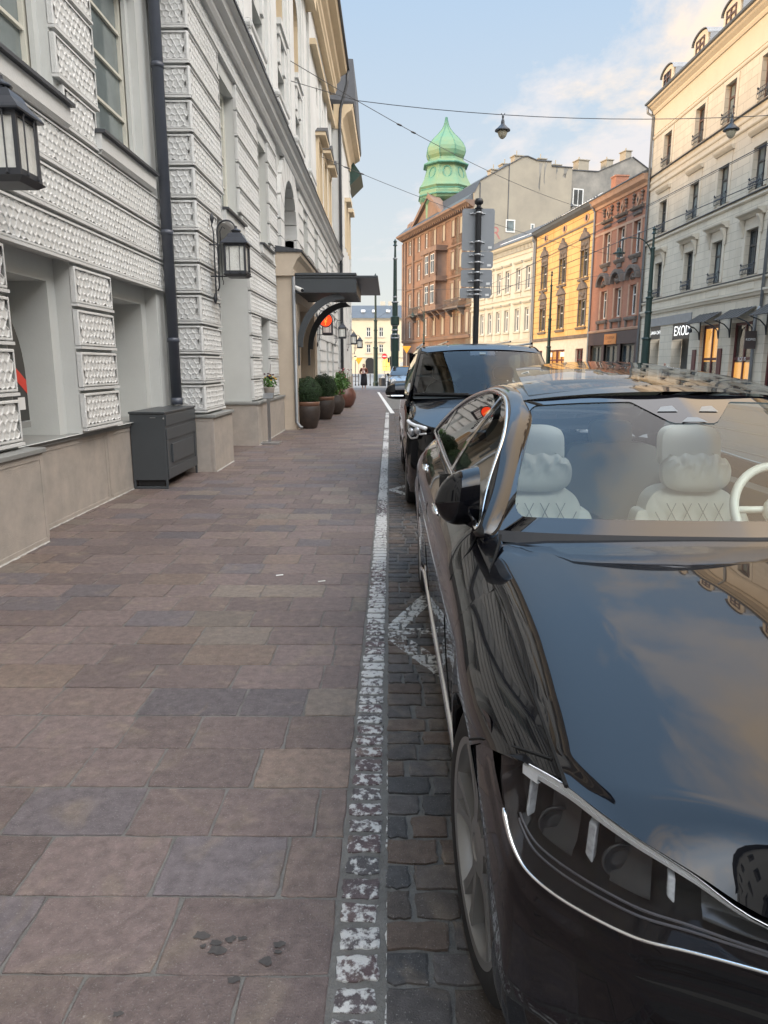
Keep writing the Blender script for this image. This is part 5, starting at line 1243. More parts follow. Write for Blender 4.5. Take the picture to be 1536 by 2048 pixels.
window(FF, 13.0, 14.3, 20.2, 22.0, -.59, D_, M['white_frame'], M['pane'], 2, 0, fw=.07); window(FF, 18.4, 19.3, 22.6, 23.8, -.59, D_, M['white_frame'], M['pane'], 2, 0, fw=.1)

# ---------------------------------------------------------------- house closing the street
C_ = thing('cream_cross_house', 'cream house with dark roof and arched gateway closing the far end of the street', 'building', (-3, 145, 0))
FCZ = Fr(-26, 145, -PI/2, 1)      # s = x+26
xc = [x+26 for x in (-17.3,-13,-8.7,-4.3,-1.9+0.0,.95,5.2,9.5)]
xc = [26+x for x in (-15.6,-11.8,-8.0,-4.25,-1.75+.0,1.0,4.7,8.5)]
ops = [(c-.42,c+.42,7.15,8.95,.2) for c in xc]+[(c-.42,c+.42,4.05,5.65,.2) for c in xc]+[(21.1,22.9,-.05,2.2,.8),(24.5,26.0,.4,2.2,.3),(28,29.4,.3,2.2,.3)]
wall_uv('wall', FCZ, 0, 60, -.05, 10.6, ops, mat('cream_distant_render', (0.58,0.50,0.36), .85, var=.06, vscale=.3), C_)
mb = MB(); mb.fprism(FCZ, [(.001,10.3),(.2,10.4),(.4,10.65),(-.2,10.7)], 0, 60); mb.fprism(FCZ, [(.001,3.0),(.12,3.05),(.15,3.2),(.001,3.25)], 0, 60)
for c in xc:
    for z in (6.95,3.85): mb.fbox(FCZ, c-.7, c+.7, z, z+.15, .001, .14)
    mb.fprism(FCZ, [(.001,6.0),(.2,6.05),(.25,6.2),(.001,6.25)], c-.75, c+.75)
n = 10
for q in range(n):
    a0, a1 = PI*q/n, PI*(q+1)/n
    for cx, r in ((22.0,.9),(25.25,.75)):
        mb.fplate(FCZ, [(cx+r*math.cos(a0),2.2+r*math.sin(a0)),(cx+(r+.2)*math.cos(a0),2.2+(r+.2)*math.sin(a0)),(cx+(r+.2)*math.cos(a1),2.2+(r+.2)*math.sin(a1)),(cx+r*math.cos(a1),2.2+r*math.sin(a1))], .001, .06)
mb.build('trim', M['trimWhi'], C_)
mb = MB()
mb.fplate(FCZ, [(21.1,-.04),(22.9,-.04)]+[(22+.9*math.cos(a),2.2+.9*math.sin(a)) for a in np.linspace(0,PI,10)], .002, .01); mb.build('gateway', M['black'], C_)
mb = MB(); mb.fplate(FCZ, [(24.5,.5),(26.0,.5)]+[(25.25+.75*math.cos(a),2.2+.75*math.sin(a)) for a in np.linspace(0,PI,10)], .002, .01); mb.build('lit_shop_window', mat('lit_window', (0.6,0.4,0.1), .4, emit=(1.0,0.62,0.12), estr=.9), C_)
mb = MB(); mb.fbox(FCZ, 24.5, 26, 1.3, 1.38, .011, .03); mb.fbox(FCZ, 25.2, 25.28, .5, 2.9, .011, .03); mb.build('lattice', M['dark_frame'], C_)
w = [window(FCZ, xc[0]-.42, xc[0]+.42, 7.15, 8.95, -.15, C_, M['white_frame'], M['pane'], 2, .6, fw=.1), window(FCZ, xc[0]-.42, xc[0]+.42, 4.05, 5.65, -.15, C_, M['white_frame'], M['pane'], 2, .6, fw=.1)]
for c in xc[1:]:
    for q in w: rep(q, C_, FCZ, c-xc[0])
mb = MB(); mb.fprism(FCZ, [(.4,10.7),(-.2,10.72),(-5,13.5),(-10,13.5),(-10,10.7)], 0, 60); rf = mb.build('roof', M['sheet_roof'], C_)
for s in (20.2,22.4,25.2,28.6): mb = MB(); mb.fprism(FCZ, [(-2.3,12.0),(-2.0,12.0),(-2.6,12.5),(-2.9,12.5)], s, s+.8); mb.build('skylight', M['white_paint'], rf)
for s in (24.0,25.6,28.0,30.5): mb = MB(); mb.fbox(FCZ, s, s+1.0, 13.3, 14.4, -7, -6); mb.build('chimney', M['wallWhi'], rf)
# house at the left of the crossing, behind the gabled house
E_ = thing('pale_far_house', 'pale house past the crossing, mostly hidden behind the gabled house', 'building', (-22, 110, 0))
mb = MB(); mb.box(-40,-9.5,100,120,-.05,10); mb.build('wall', M['wallWhi'], E_); mb = MB(); mb.box(-40.3,-9.2,99.7,120.3,10.01,10.3); mb.build('roof', M['sheet_roof'], E_)
# trees? none in the photograph.  Side of the street behind the viewer, seen only in reflections
G_ = thing('cream_neighbour_house', 'cream tenement on the right side of the street nearer than the frame edge', 'building', (17.5, -10, 0))
ops = [(c-.58,c+.58,z,z+1.9,.25) for c in np.arange(-22,4,3.6) for z in (13.4,9.5,5.7,1.2)]
wall_uv('wall', FA, -26, 4.95, -.05, 17.5, ops, M['wallA'], G_)
mb = MB(); mb.fprism(FA, [(0,17.5),(.5,17.8),(.6,18),(-6,21),(-6,17.5)], -26, 4.9); mb.build('roof', M['sheet_roof'], G_)
mb = MB()
for a,b,c,d,_ in ops: mb.fbox(FA, a, b, c, d, -.25, -.22)
mb.build('window', M['pane'], G_)
K_ = thing('closing_house', 'brown brick house closing the street behind the viewer, seen only in reflections', 'building', (5, -34, 0))
FK = Fr(-30, -34, -PI/2, -1)
ops = [(c-.6,c+.6,z,z+2.0,.25) for c in np.arange(4,72,3.4) for z in (12,8.2,4.4,1.0)]
wall_uv('wall', FK, 0, 76, -.05, 16.5, ops, M['soot'], K_)
mb = MB()
for a,b,c,d,_ in ops: mb.fbox(FK, a, b, c, d, -.25, -.22)
mb.build('window', M['pane'], K_)
mb = MB(); mb.fprism(FK, [(0,16.5),(.5,16.7),(-6,19),(-6,16.5)], 0, 76); mb.build('roof', M['sheet_roof'], K_)
H_ = thing('grey_neighbour_house', 'grey rendered house beside the hotel behind the viewer', 'building', (-5, -12, 0))
FH = Fr(-3.16, 0, 0, 1)
ops = [(c-.6,c+.6,z,z+2.0,.25) for c in np.arange(-24,0,3.6) for z in (12,8,4.2,1.0)]
wall_uv('wall', FH, -27, .48, -.05, 15.6, ops, M['plaster_grey'], H_)
mb = MB()
for a,b,c,d,_ in ops: mb.fbox(FH, a, b, c, d, -.25, -.22)
mb.build('window', M['pane'], H_)
mb = MB(); mb.fprism(FH, [(0,15.6),(.6,15.7),(.6,15.9),(-6,19),(-6,15.6)], -27, .48); mb.build('roof', M['flashing'], H_)
# ============================================================ STREET FURNITURE
def tram_pole(label, x, y, h, arm=None, group=None, r=.16, ball=False):
    t = thing('lamp_post', label, 'street pole', (x,y,0), 0, group)
    mb = MB(); mb.lathe((x,y,0), [(r*1.25,0),(r*1.25,.25),(r,.35),(r*.95,h*.34),(r*.72,h*.35),(r*.68,h*.58),(r*.5,h*.59),(r*.42,h*.86),(r*.30,h*.87),(r*.22,h*.95)], 14); mb.build('pole', M['green_iron'], t, smooth=False)
    mb = MB(); mb.lathe((x,y,h*.95), [(r*.22,0),(r*.6,h*.004),(r*.35,h*.012),(r*.3,h*.022),(r*.48,h*.03),(r*.2,h*.04),(0,h*.05)], 10); mb.build('finial', M['green_iron'], t)
    mb = MB()
    for f in ((.345,.585,.87,.50,.62) if not ball else (.345,.37,.40,.43,.47,.585,.62,.87)): 
        rr = r*(1.05 if f < .35 else .8 if f < .6 else .52); mb.lathe((x,y,h*f), [(rr,-.05),(rr*1.12,0),(rr,.05)], 12)
    mb.build('band', M['zinc'] if ball else M['green_iron'], t)
    if ball:
        mb = MB(); mb.lathe((x,y,4.5), [(.12,-.36),(.30,-.25),(.30,.25),(.12,.36)], 16); mb.build('casing', M['green_iron'], t)
        mb = MB(); mb.box(x-.30,x+.32,y-.04,y+.06,2.5,3.6); mb.build('sign_back', M['zinc'], t)
    if arm:
        dx, z = arm; s = 1 if dx > 0 else -1
        mb = MB(); pts = [(x,y,z-1.1)]+[(x+dx*(1-math.cos(a))*.5, y, z-1.1+1.2*math.sin(a)) for a in np.linspace(.15, PI/2, 8)]+[(x+dx*.75,y,z+.12),(x+dx,y,z)]
        mb.tube(pts, .028, 6); mb.tube([(x+dx,y,z),(x+dx,y,z-.45)], .02, 5); mb.build('arm', M['green_iron'], t, smooth=True)
        mb = MB(); mb.lathe((x+dx,y,z-.45), [(.04,.1),(.10,.05),(.13,-.10),(.30,-.16),(.30,-.20),(.1,-.2)], 14); mb.build('lamp_shade', M['green_iron'], t)
        mb = MB(); mb.lathe((x+dx,y,z-.65), [(.15,0),(.14,-.08),(.07,-.18),(0,-.2)], 12); mb.build('lamp_glass', M['pane_light'], t)
    return t
G = 'green cast iron poles along the tram street'
tram_pole('tall dark green pole beside the litter bin at the end of the left pavement', -1.1, 55.6, 8.33, None, G, .17)
tram_pole('thickest green pole with metal bands and a round casing, behind the parked van', .33, 49.5, 9.75, None, G, .27, True)
tram_pole('green lamp post with a curved arm in front of the cream tenement', 13.30, 38.0, 8.45, (-1.70, 7.75), G, .22)
tram_pole('green pole in front of the yellow house', 11.95, 55.0, 8.45, None, G, .17)
tram_pole('distant green pole in front of the orange corner building', 3.6, 78.0, 8.2, (-1.2, 7.4), G, .14)
# traffic sign, seen from behind
ts = thing('traffic_sign', 'black pole carrying four grey sign panels seen from behind, past the parked van', 'traffic sign', (1.88,16,0))
mb = MB(); mb.tube([(1.87,16,0),(1.87,16,4.78)], .062, 12); mb.lathe((1.87,16,4.78), [(.062,0),(.085,.02),(.05,.05),(.045,.08),(.09,.12),(.095,.16),(.07,.21),(0,.23)], 14); mb.build('pole', mat('black_pole', (0.012,0.013,0.016), .4), ts, smooth=False)
spm = mat('grey_sign_back', (0.25,0.265,0.28), .55, var=.06, vscale=2)
for (z0, z1, x0, x1) in [(3.965,4.815,1.535,2.225),(3.60,3.945,1.53,2.215),(3.22,3.58,1.53,2.205),(2.985,3.20,1.51,2.19)]:
    mb = MB(); b = .05; F0 = Fr(0,16.09,-PI/2,1)
    pts = []
    for cx, cz, a0 in [(x0+b,z0+b,PI),(x1-b,z0+b,1.5*PI),(x1-b,z1-b,0),(x0+b,z1-b,PI/2)]:
        for q in range(4): a = a0+PI/2*q/3; pts.append((cx+b*math.cos(a), cz+b*math.sin(a)))
    mb.fplate(F0, pts, -.012, 0); pn = mb.build('sign_panel', spm, ts)
    mb = MB()
    for z in ([z1-.10, z0+.17] if z1-z0 > .6 else [z1-.07, z0+.12] if z1-z0 > .3 else [z1-.055,z0+.07]):
        mb.box(x0+.16,x1-.20,16.065,16.088,z-.012,z+.006); mb.lathe((1.87,16,z), [(.064,-.014),(.069,0),(.064,.014)], 12, caps=False)
        for xx in (x0+.22,x1-.27,1.87): mb.lathe((xx,16.055,z), [(0,-.012),(.018,-.006),(.018,.006),(0,.012)], 8, axis='y')
    mb.build('clamp', mat('galvanised_clamp', (0.5,0.51,0.52), .4, metal=.3), pn)
    mb = MB(); mb.box(x1-.125,x1-.045,16.085,16.0885,z0+.04,z0+.09); mb.build('sticker', M['white_paint'], pn)
# small distant signs
def yield_sign(label, x, y, z):
    t = thing('warning_sign', label, 'road sign', (x,y,0), 0, 'yellow triangular signs at the crossing')
    mb = MB(); mb.tube([(x,y,0),(x,y,z+.4)], .04, 6); mb.build('pole', M['zinc'], t)
    mb = MB(); F = Fr(0,y-.05,-PI/2,1); mb.fplate(F, [(x-.55,z+.45),(x,z-.45),(x+.55,z+.45)], 0, .03); mb.build('sign_panel', mat('yellow_sign', (0.75,0.33,0.02), .5), t)
yield_sign('small yellow inverted triangle sign near the arched gateway', -4.1, 95, 2.1)
yield_sign('yellow inverted triangle sign at the foot of the orange corner building', 2.05, 90, 3.45)
t = thing('no_entry_sign', 'round red no entry sign with a white bar on a slim post at the crossing', 'road sign', (-.72,95,0))
mb = MB(); mb.tube([(-.72,95,0),(-.72,95,2.9)], .045, 6); mb.build('pole', M['zinc'], t)
mb = MB(); mb.lathe((-.72,94.93,2.72), [(0,-.02),(.36,-.02),(.36,.02),(0,.02)], 20, axis='y'); mb.build('sign_panel', mat('red_sign', (0.55,0.02,0.03), .5), t)
mb = MB(); mb.box(-.98,-.46,94.90,94.907,2.66,2.78); mb.build('white_bar', M['white_paint'], t)
t = thing('traffic_light', 'black traffic light on a post in front of the lit shop window', 'traffic light', (.1,93,0))
mb = MB(); mb.tube([(.1,93,0),(.1,93,2.6)], .06, 6); mb.build('pole', M['iron'], t)
mb = MB(); mb.box(-.05,.30,92.85,93.1,1.5,2.7); mb.box(-.32,-.08,92.85,93.1,1.9,2.5); mb.build('signal_head', M['black'], t)
mb = MB(); mb.lathe((.52,92.84,2.15), [(0,-.25),(.2,-.12),(.22,.05),(.1,.25),(0,.28)], 10); mb.build('lamp', mat('amber_lamp', (0.8,0.6,0.1), .4, emit=(1.0,0.72,0.15), estr=1.0), t)
t = thing('globe_lamp', 'old style street lantern with a lit yellow globe left of the gateway', 'street lamp', (-4.4,92,0))
mb = MB(); mb.tube([(-4.4,92,0),(-4.4,92,2.3)], .05, 6); mb.lathe((-4.4,92,2.62), [(.12,0),(.22,-.04),(.1,.1),(0,.16)], 8); mb.build('pole', M['iron'], t)
mb = MB(); mb.lathe((-4.4,92,2.45), [(0,-.2),(.16,-.1),(.17,.05),(.08,.17)], 10); mb.build('lamp', mat('lit_globe', (0.9,0.7,0.2), .4, emit=(1.0,0.72,0.18), estr=1.3), t)
# railing posts at the crossing
first = None
xs = [-2.95,-2.70,-2.45,-1.55,-.35,-.10,.15,.40,.65]
for i, x in enumerate(xs):
    lb = 'dark iron railing post, '+['first from the hotel corner','second from the hotel corner','just left of the walking woman','just right of the walking woman','just right of the litter bin','second to the right of the litter bin','third to the right of the litter bin','fourth to the right of the litter bin','beside the parked silver car'][i]
    y = 56.5 if x < -1 else 55.4
    if first is None:
        first = thing('railing_post', lb, 'bollard', (x,y,0), 0, 'iron railing posts at the crossing')
        mb = MB(); mb.lathe((x,y,0), [(.06,0),(.06,.12),(.035,.15),(.035,.80),(.05,.82),(.05,.86),(.02,.9),(0,.95)], 10); mb.build('post', M['iron'], first)
    else: dup(first, (x,y,0), label=lb)
for (a, b, lb) in ((-2.95,-2.45,'twin dark iron rails between the posts left of the walking woman'),(-.35,.65,'twin dark iron rails between the posts right of the litter bin')):
    y = 56.5 if a < -1 else 55.4
    mb = MB(); mb.tube([(a,y,.70),(b,y,.70)], .018, 6); mb.tube([(a,y,.35),(b,y,.35)], .018, 6); tag(mb.build('rail', M['iron']), lb, 'railing')
t = thing('litter_bin', 'dark litter bin with papers on top beside the green pole', 'litter bin', (-.62,55,0))
mb = MB(); mb.lathe((-.60,55,0.02), [(.24,0),(.26,.05),(.27,.58),(.24,.60),(.22,.5),(0,.5)], 14); mb.build('bin', M['iron'], t)
mb = MB()
for k in range(5): x = -.60+random.uniform(-.15,.15); mb.box(x,x+.10,54.9+.05*k,54.93+.05*k,.58,.70+.04*(k % 3))
mb.build('waste_paper', M['white_paint'], t)

# ------------------------------------------------------------ overhead wires and pendant lamps
def cat_wire(label, a, b, sag=.25, r=.010, brk=None):
    a, b = np.array(a, float), np.array(b, float); n = 16
    pts = [a+(b-a)*k/n-np.array([0,0,sag*4*(k/n)*(1-k/n)]) for k in range(n+1)]
    mb = MB(); mb.tube(pts, r, 6)
    o = mb.build('overhead_wire', M['iron']); tag(o, label, 'wire', 'overhead tram wires')
    if brk:
        mb = MB()
        for f in brk:
            p = a+(b-a)*f-np.array([0,0,sag*4*f*(1-f)]); d = (b-a)/np.linalg.norm(b-a); mb.tube([p-d*.18,p-d*.1,p,p+d*.1,p+d*.18], [.012,.03,.03,.03,.012], 6)
        mb.build('insulator', M['iron'], o)
    return o
cat_wire('wire carrying both pendant lamps across the street', (-1.05,24.2,9.62), (16.9,24,9.55), .55, .011)
cat_wire('short upper stay wire from the hotel wall to the lamp wire', (-2.75,21.6,9.75), (-1.05,24.2,9.62), .0)
cat_wire('short lower stay wire from the hotel wall to the lamp wire', (-2.75,21.6,9.25), (-1.05,24.2,9.62), .0)
cat_wire('wire running from the lamp wire to the far right houses below the pendant lamps', (-1.05,24.2,9.62), (15.9,52,11.6), .6, .010, [.08,.11])
cat_wire('lowest cross wire anchored on the hotel beige windows', (-2.7,30.0,9.55), (16.0,50,8.6), .5, .010, [.05,.08])
cat_wire('upper tram contact wire rising to the right past the cream tenement', (3.0,86,7.0), (10.5,20,7.55), .25, .012, [.5,.53,.57])
cat_wire('second tram contact wire above the parked cars', (1.8,86,6.2), (9.4,16,6.0), .25, .012, [.62,.64])
cat_wire('thin feeder wire in front of the red brick house', (4.2,86,7.6), (14.0,24,9.4), .3, .010, [.7])
cat_wire('thin cross wire between the green lamp post and the far pole', (13.3,38,6.4), (.33,49.5,6.5), .3, .010)
cat_wire('thin cross wire from the thick pole to the orange corner building', (.33,49.5,5.6), (8.5,84,7.0), .2, .010)
cat_wire('thin wire over the crossing in front of the far cream house', (-1.1,55.6,5.0), (.33,49.5,5.6), .1, .010)
def pendant(label, x, y, z):
    t = thing('pendant_lamp', label, 'street lamp', (x,y,z), 0, 'pendant street lamps on the cross wire')
    mb = MB(); mb.lathe((x,y,z), [(.02,0),(.035,-.04),(.025,-.10),(.05,-.16),(.06,-.26),(.10,-.30),(.16,-.36),(.235,-.42),(.24,-.45),(.12,-.45)], 18); mb.tube([(x-.06,y,z+.05),(x,y,z-.02),(x+.06,y,z+.05)], .012, 5); mb.build('lamp_shade', M['iron'], t, smooth=False)
    mb = MB(); mb.lathe((x,y,z-.452), [(.15,0),(.15,-.06),(.11,-.16),(.05,-.22),(0,-.23)], 16); mb.build('lamp_glass', mat('opal_lamp_glass', (0.42,0.38,0.28), .2, spec=.6), t, smooth=True)
pendant('pendant street lamp hanging from the wire over the middle of the street', 3.48, 24, 9.13)
pendant('pendant street lamp hanging on the right in front of the cream tenement', 10.55, 24, 9.13)

# ------------------------------------------------------------ walking woman
def skin_body(name, joints, bones, parent, m, sub=2):
    me = bpy.data.meshes.new(name); me.from_pydata([j[0] for j in joints], bones, []); o = bpy.data.objects.new(name, me); COL.objects.link(o)
    sk = o.modifiers.new('skin', 'SKIN'); sv = me.skin_vertices[0] if me.skin_vertices else None
    if sv is None:
        bm = bmesh.new(); bm.from_mesh(me); bm.verts.layers.skin.verify(); bm.to_mesh(me); bm.free(); sv = me.skin_vertices[0]
    for i, (p, r) in enumerate(joints): sv.data[i].radius = r if isinstance(r, tuple) else (r, r)
    sv.data[0].use_root = True
    ss = o.modifiers.new('sub', 'SUBSURF'); ss.levels = sub; ss.render_levels = sub
    dg = bpy.context.evaluated_depsgraph_get(); em = bpy.data.meshes.new_from_object(o.evaluated_get(dg))
    bpy.data.objects.remove(o); o2 = bpy.data.objects.new(name, em); COL.objects.link(o2)
    em.materials.clear(); em.materials.append(m); em.polygons.foreach_set('use_smooth', [True]*len(em.polygons))
    o2.parent = parent; return o2
skin = mat('skin', (0.46,0.27,0.20), .5)
def woman(x, y):
    t = thing('person', 'woman in rust brown jacket and long black skirt holding a phone on the pavement', 'person', (x,y,0))
    J = [((0,0,.92),(.13,.10)),((0,0,1.06),(.115,.085)),((0,-.01,1.24),(.145,.095)),((0,0,1.36),(.11,.07)),((0,-.005,1.43),.048),((0,-.03,1.50),(.062,.072)),((0,-.03,1.575),(.066,.08)),((0,-.02,1.63),(.045,.055)),
         ((.17,0,1.34),.052),((.24,.02,1.10),.042),((.16,-.18,1.02),.034),((.08,-.25,1.12),.028),
         ((-.17,0,1.34),.052),((-.25,.02,1.10),.042),((-.20,-.15,.98),.034),((-.10,-.22,1.06),.028),
         ((.085,0,.84),.085),((.09,-.06,.48),.058),((.09,.03,.10),.038),((.10,-.10,.035),.032),((-.085,0,.84),.085),((-.09,.05,.48),.058),((-.09,.0,.10),.038),((-.10,-.13,.035),.032)]
    Bn = [(0,1),(1,2),(2,3),(3,4),(4,5),(5,6),(6,7),(3,8),(8,9),(9,10),(10,11),(3,12),(12,13),(13,14),(14,15),(0,16),(16,17),(17,18),(18,19),(0,20),(20,21),(21,22),(22,23)]
    skin_body('body', J, Bn, t, skin)
    JJ = [(p, (r[0]+.022, r[1]+.022) if isinstance(r, tuple) else r+.02) for p, r in [J[0],J[1],J[2],J[3],J[8],J[9],((.18,-.13,1.04),.034),J[12],J[13],((-.21,-.11,1.0),.034)]]
    skin_body('jacket', JJ, [(0,1),(1,2),(2,3),(3,4),(4,5),(5,6),(3,7),(7,8),(8,9)], t, mat('rust_jacket', (0.16,0.055,0.032), .8, var=.3))
    mb = MB(); V = []; n = 20
    for z, rx, ry in ((1.05,.15,.12),(.9,.19,.15),(.6,.215,.19),(.28,.235,.21),(.26,.20,.18)):
        V += [(x+rx*math.cos(a)*(1+.05*math.sin(5*a)), y+ry*math.sin(a)*(1+.05*math.sin(5*a)), z) for a in np.linspace(0,2*PI,n,endpoint=False)]
    mb.add(V, [(i*n+j,i*n+(j+1) % n,(i+1)*n+(j+1) % n,(i+1)*n+j) for i in range(4) for j in range(n)]); mb.build('skirt', mat('black_skirt', (0.012,0.013,0.018), .85), t, smooth=True)
    mb = MB(); mb.lathe((x,y+.005,1.555), [(0,-.14),(.07,-.11),(.088,-.02),(.088,.05),(.06,.10),(0,.115)], 14, sx=.92, sy=1.0); hair = mb.build('hair', mat('brown_hair', (0.06,0.03,0.02), .6), t, smooth=True); 
    mb = MB(); mb.box(x+.02,x+.09,y-.275,y-.262,1.08,1.20); mb.build('phone', M['white_paint'], t)
    mb = MB(); mb.box(x-.10,x+.06,y-.135,y-.12,1.02,1.30); mb.build('blouse', mat('pink_blouse', (0.50,0.33,0.30), .8), t)
woman(-1.72, 47.6)
J = [((0,0,.95),(.15,.11)),((0,0,1.25),(.18,.11)),((0,0,1.42),(.10,.07)),((0,0,1.50),.05),((0,-.02,1.58),(.075,.085)),((0,-.01,1.70),(.06,.07)),((.21,0,1.38),.06),((.26,0,1.1),.045),((.24,-.1,.85),.035),((-.21,0,1.38),.06),((-.26,0,1.1),.045),((-.24,-.1,.85),.035),((.1,0,.88),.09),((.1,0,.48),.06),((.1,0,.15),.045),((.1,-.12,.13),.04),((-.1,0,.88),.09),((-.1,0,.48),.06),((-.1,0,.15),.045),((-.1,-.12,.13),.04)]
skin_body('body', J, [(0,1),(1,2),(2,3),(3,4),(4,5),(2,6),(6,7),(7,8),(2,9),(9,10),(10,11),(0,12),(12,13),(13,14),(14,15),(0,16),(16,17),(17,18),(18,19)], pr, skin)
skin_body('clothing', [(p, tuple(v+.02 for v in r) if isinstance(r, tuple) else r+.018) for p, r in [J[0],J[1],J[2],J[6],J[7],J[9],J[10],J[12],J[13],J[14],J[16],J[17],J[18]]], [(0,1),(1,2),(2,3),(3,4),(2,5),(5,6),(0,7),(7,8),(8,9),(0,10),(10,11),(11,12)], pr, mat('grey_clothes', (0.10,0.10,0.11), .8))
# ============================================================ CARS
paint = mat('black_car_paint', (0.0022,0.0025,0.0042), .3, spec=.04, coat=1.0)
paint.node_tree.nodes['Principled BSDF'].inputs['Coat IOR'].default_value = 1.48
silver = mat('silver_car_paint', (0.30,0.32,0.34), .25, metal=.6, coat=1.0)
frit = mat('black_glass_border', (0.006,0.006,0.008), .03, spec=.6, coat=.6)
wsg = glass_mat('windscreen_glass', (.88,.95,.93)); sidg = glass_mat('side_glass', (.42,.47,.46)); lens = glass_mat('clear_lens', (.93,.94,.95))
seam = mat('panel_gap', (0.002,0.002,0.002), .9)
leather = mat('cream_leather', (0.76,0.73,0.65), .45, var=.04, vscale=4)
darktrim = mat('dark_cabin_trim', (0.035,0.037,0.04), .6)
rimm = mat('grey_alloy', (0.27,0.265,0.26), .36, metal=.6)
M['liner'] = mat('wheel_liner', (0.006,0.006,0.006), .9)

def cubic(xs, ys):
    """natural cubic spline -> function"""
    xs = np.asarray(xs, float); ys = np.asarray(ys, float); n = len(xs)
    if n == 2: return lambda x: np.interp(x, xs, ys)
    h = np.diff(xs); A = np.zeros((n,n)); r = np.zeros(n); A[0,0] = A[-1,-1] = 1
    for i in range(1,n-1): A[i,i-1] = h[i-1]; A[i,i] = 2*(h[i-1]+h[i]); A[i,i+1] = h[i]; r[i] = 3*((ys[i+1]-ys[i])/h[i]-(ys[i]-ys[i-1])/h[i-1])
    c = np.linalg.solve(A, r); b = np.diff(ys)/h-h*(2*c[:-1]+c[1:])/3; d = np.diff(c)/(3*h)
    def f(x):
        x = np.clip(np.asarray(x, float), xs[0], xs[-1]); i = np.clip(np.searchsorted(xs, x)-1, 0, n-2); t = x-xs[i]
        return ys[i]+b[i]*t+c[i]*t*t+d[i]*t**3
    return f
def pchip(xs, ys):
    xs = np.asarray(xs, float); ys = np.asarray(ys, float); h = np.diff(xs); dl = np.diff(ys)/h; m = np.zeros(len(xs)); m[0] = dl[0]; m[-1] = dl[-1]
    for i in range(1, len(xs)-1):
        if dl[i-1]*dl[i] > 0: w1 = 2*h[i]+h[i-1]; w2 = h[i]+2*h[i-1]; m[i] = (w1+w2)/(w1/dl[i-1]+w2/dl[i])
    def f(x):
        x = np.clip(np.asarray(x, float), xs[0], xs[-1]); i = np.clip(np.searchsorted(xs, x, side='right')-1, 0, len(xs)-2); t = (x-xs[i])/h[i]
        return ys[i]*(1+2*t)*(1-t)**2+h[i]*m[i]*t*(1-t)**2+ys[i+1]*t*t*(3-2*t)+h[i]*m[i+1]*t*t*(t-1)
    return f
def curve3(P, n):
    P = np.asarray(P, float); t = np.concatenate([[0], np.cumsum(np.linalg.norm(np.diff(P, axis=0), axis=1)**.5)]); t /= t[-1]
    u = np.linspace(0, 1, n); return np.stack([cubic(t, P[:,k])(u) for k in range(3)], 1)

class Car:
    """coordinates: w = distance from the centre line, Y along the street, z up"""
    def __init__(s, root, Xc, Y0=0.0): s.root = root; s.Xc = Xc; s.Y0 = Y0
    def p(s, w, y, z, sg=-1): return np.stack(np.broadcast_arrays(s.Xc+sg*np.asarray(w, float), np.asarray(y, float)+s.Y0, np.asarray(z, float)), -1)
    def both(s, mb, fn, m=0, mfun=None):
        for sg in (-1, 1):
            G = fn(sg); mb.grid(G if sg < 0 else G[::-1], m, None if mfun is None else (mfun if sg < 0 else (lambda i, j, a=G.shape[0]: mfun(a-2-i, j))))
    def tube(s, mb, pts, r, sg=-1, n=6, m=0):
        mb.tube([s.p(a,b,c,sg) for a,b,c in pts], r, n, m)

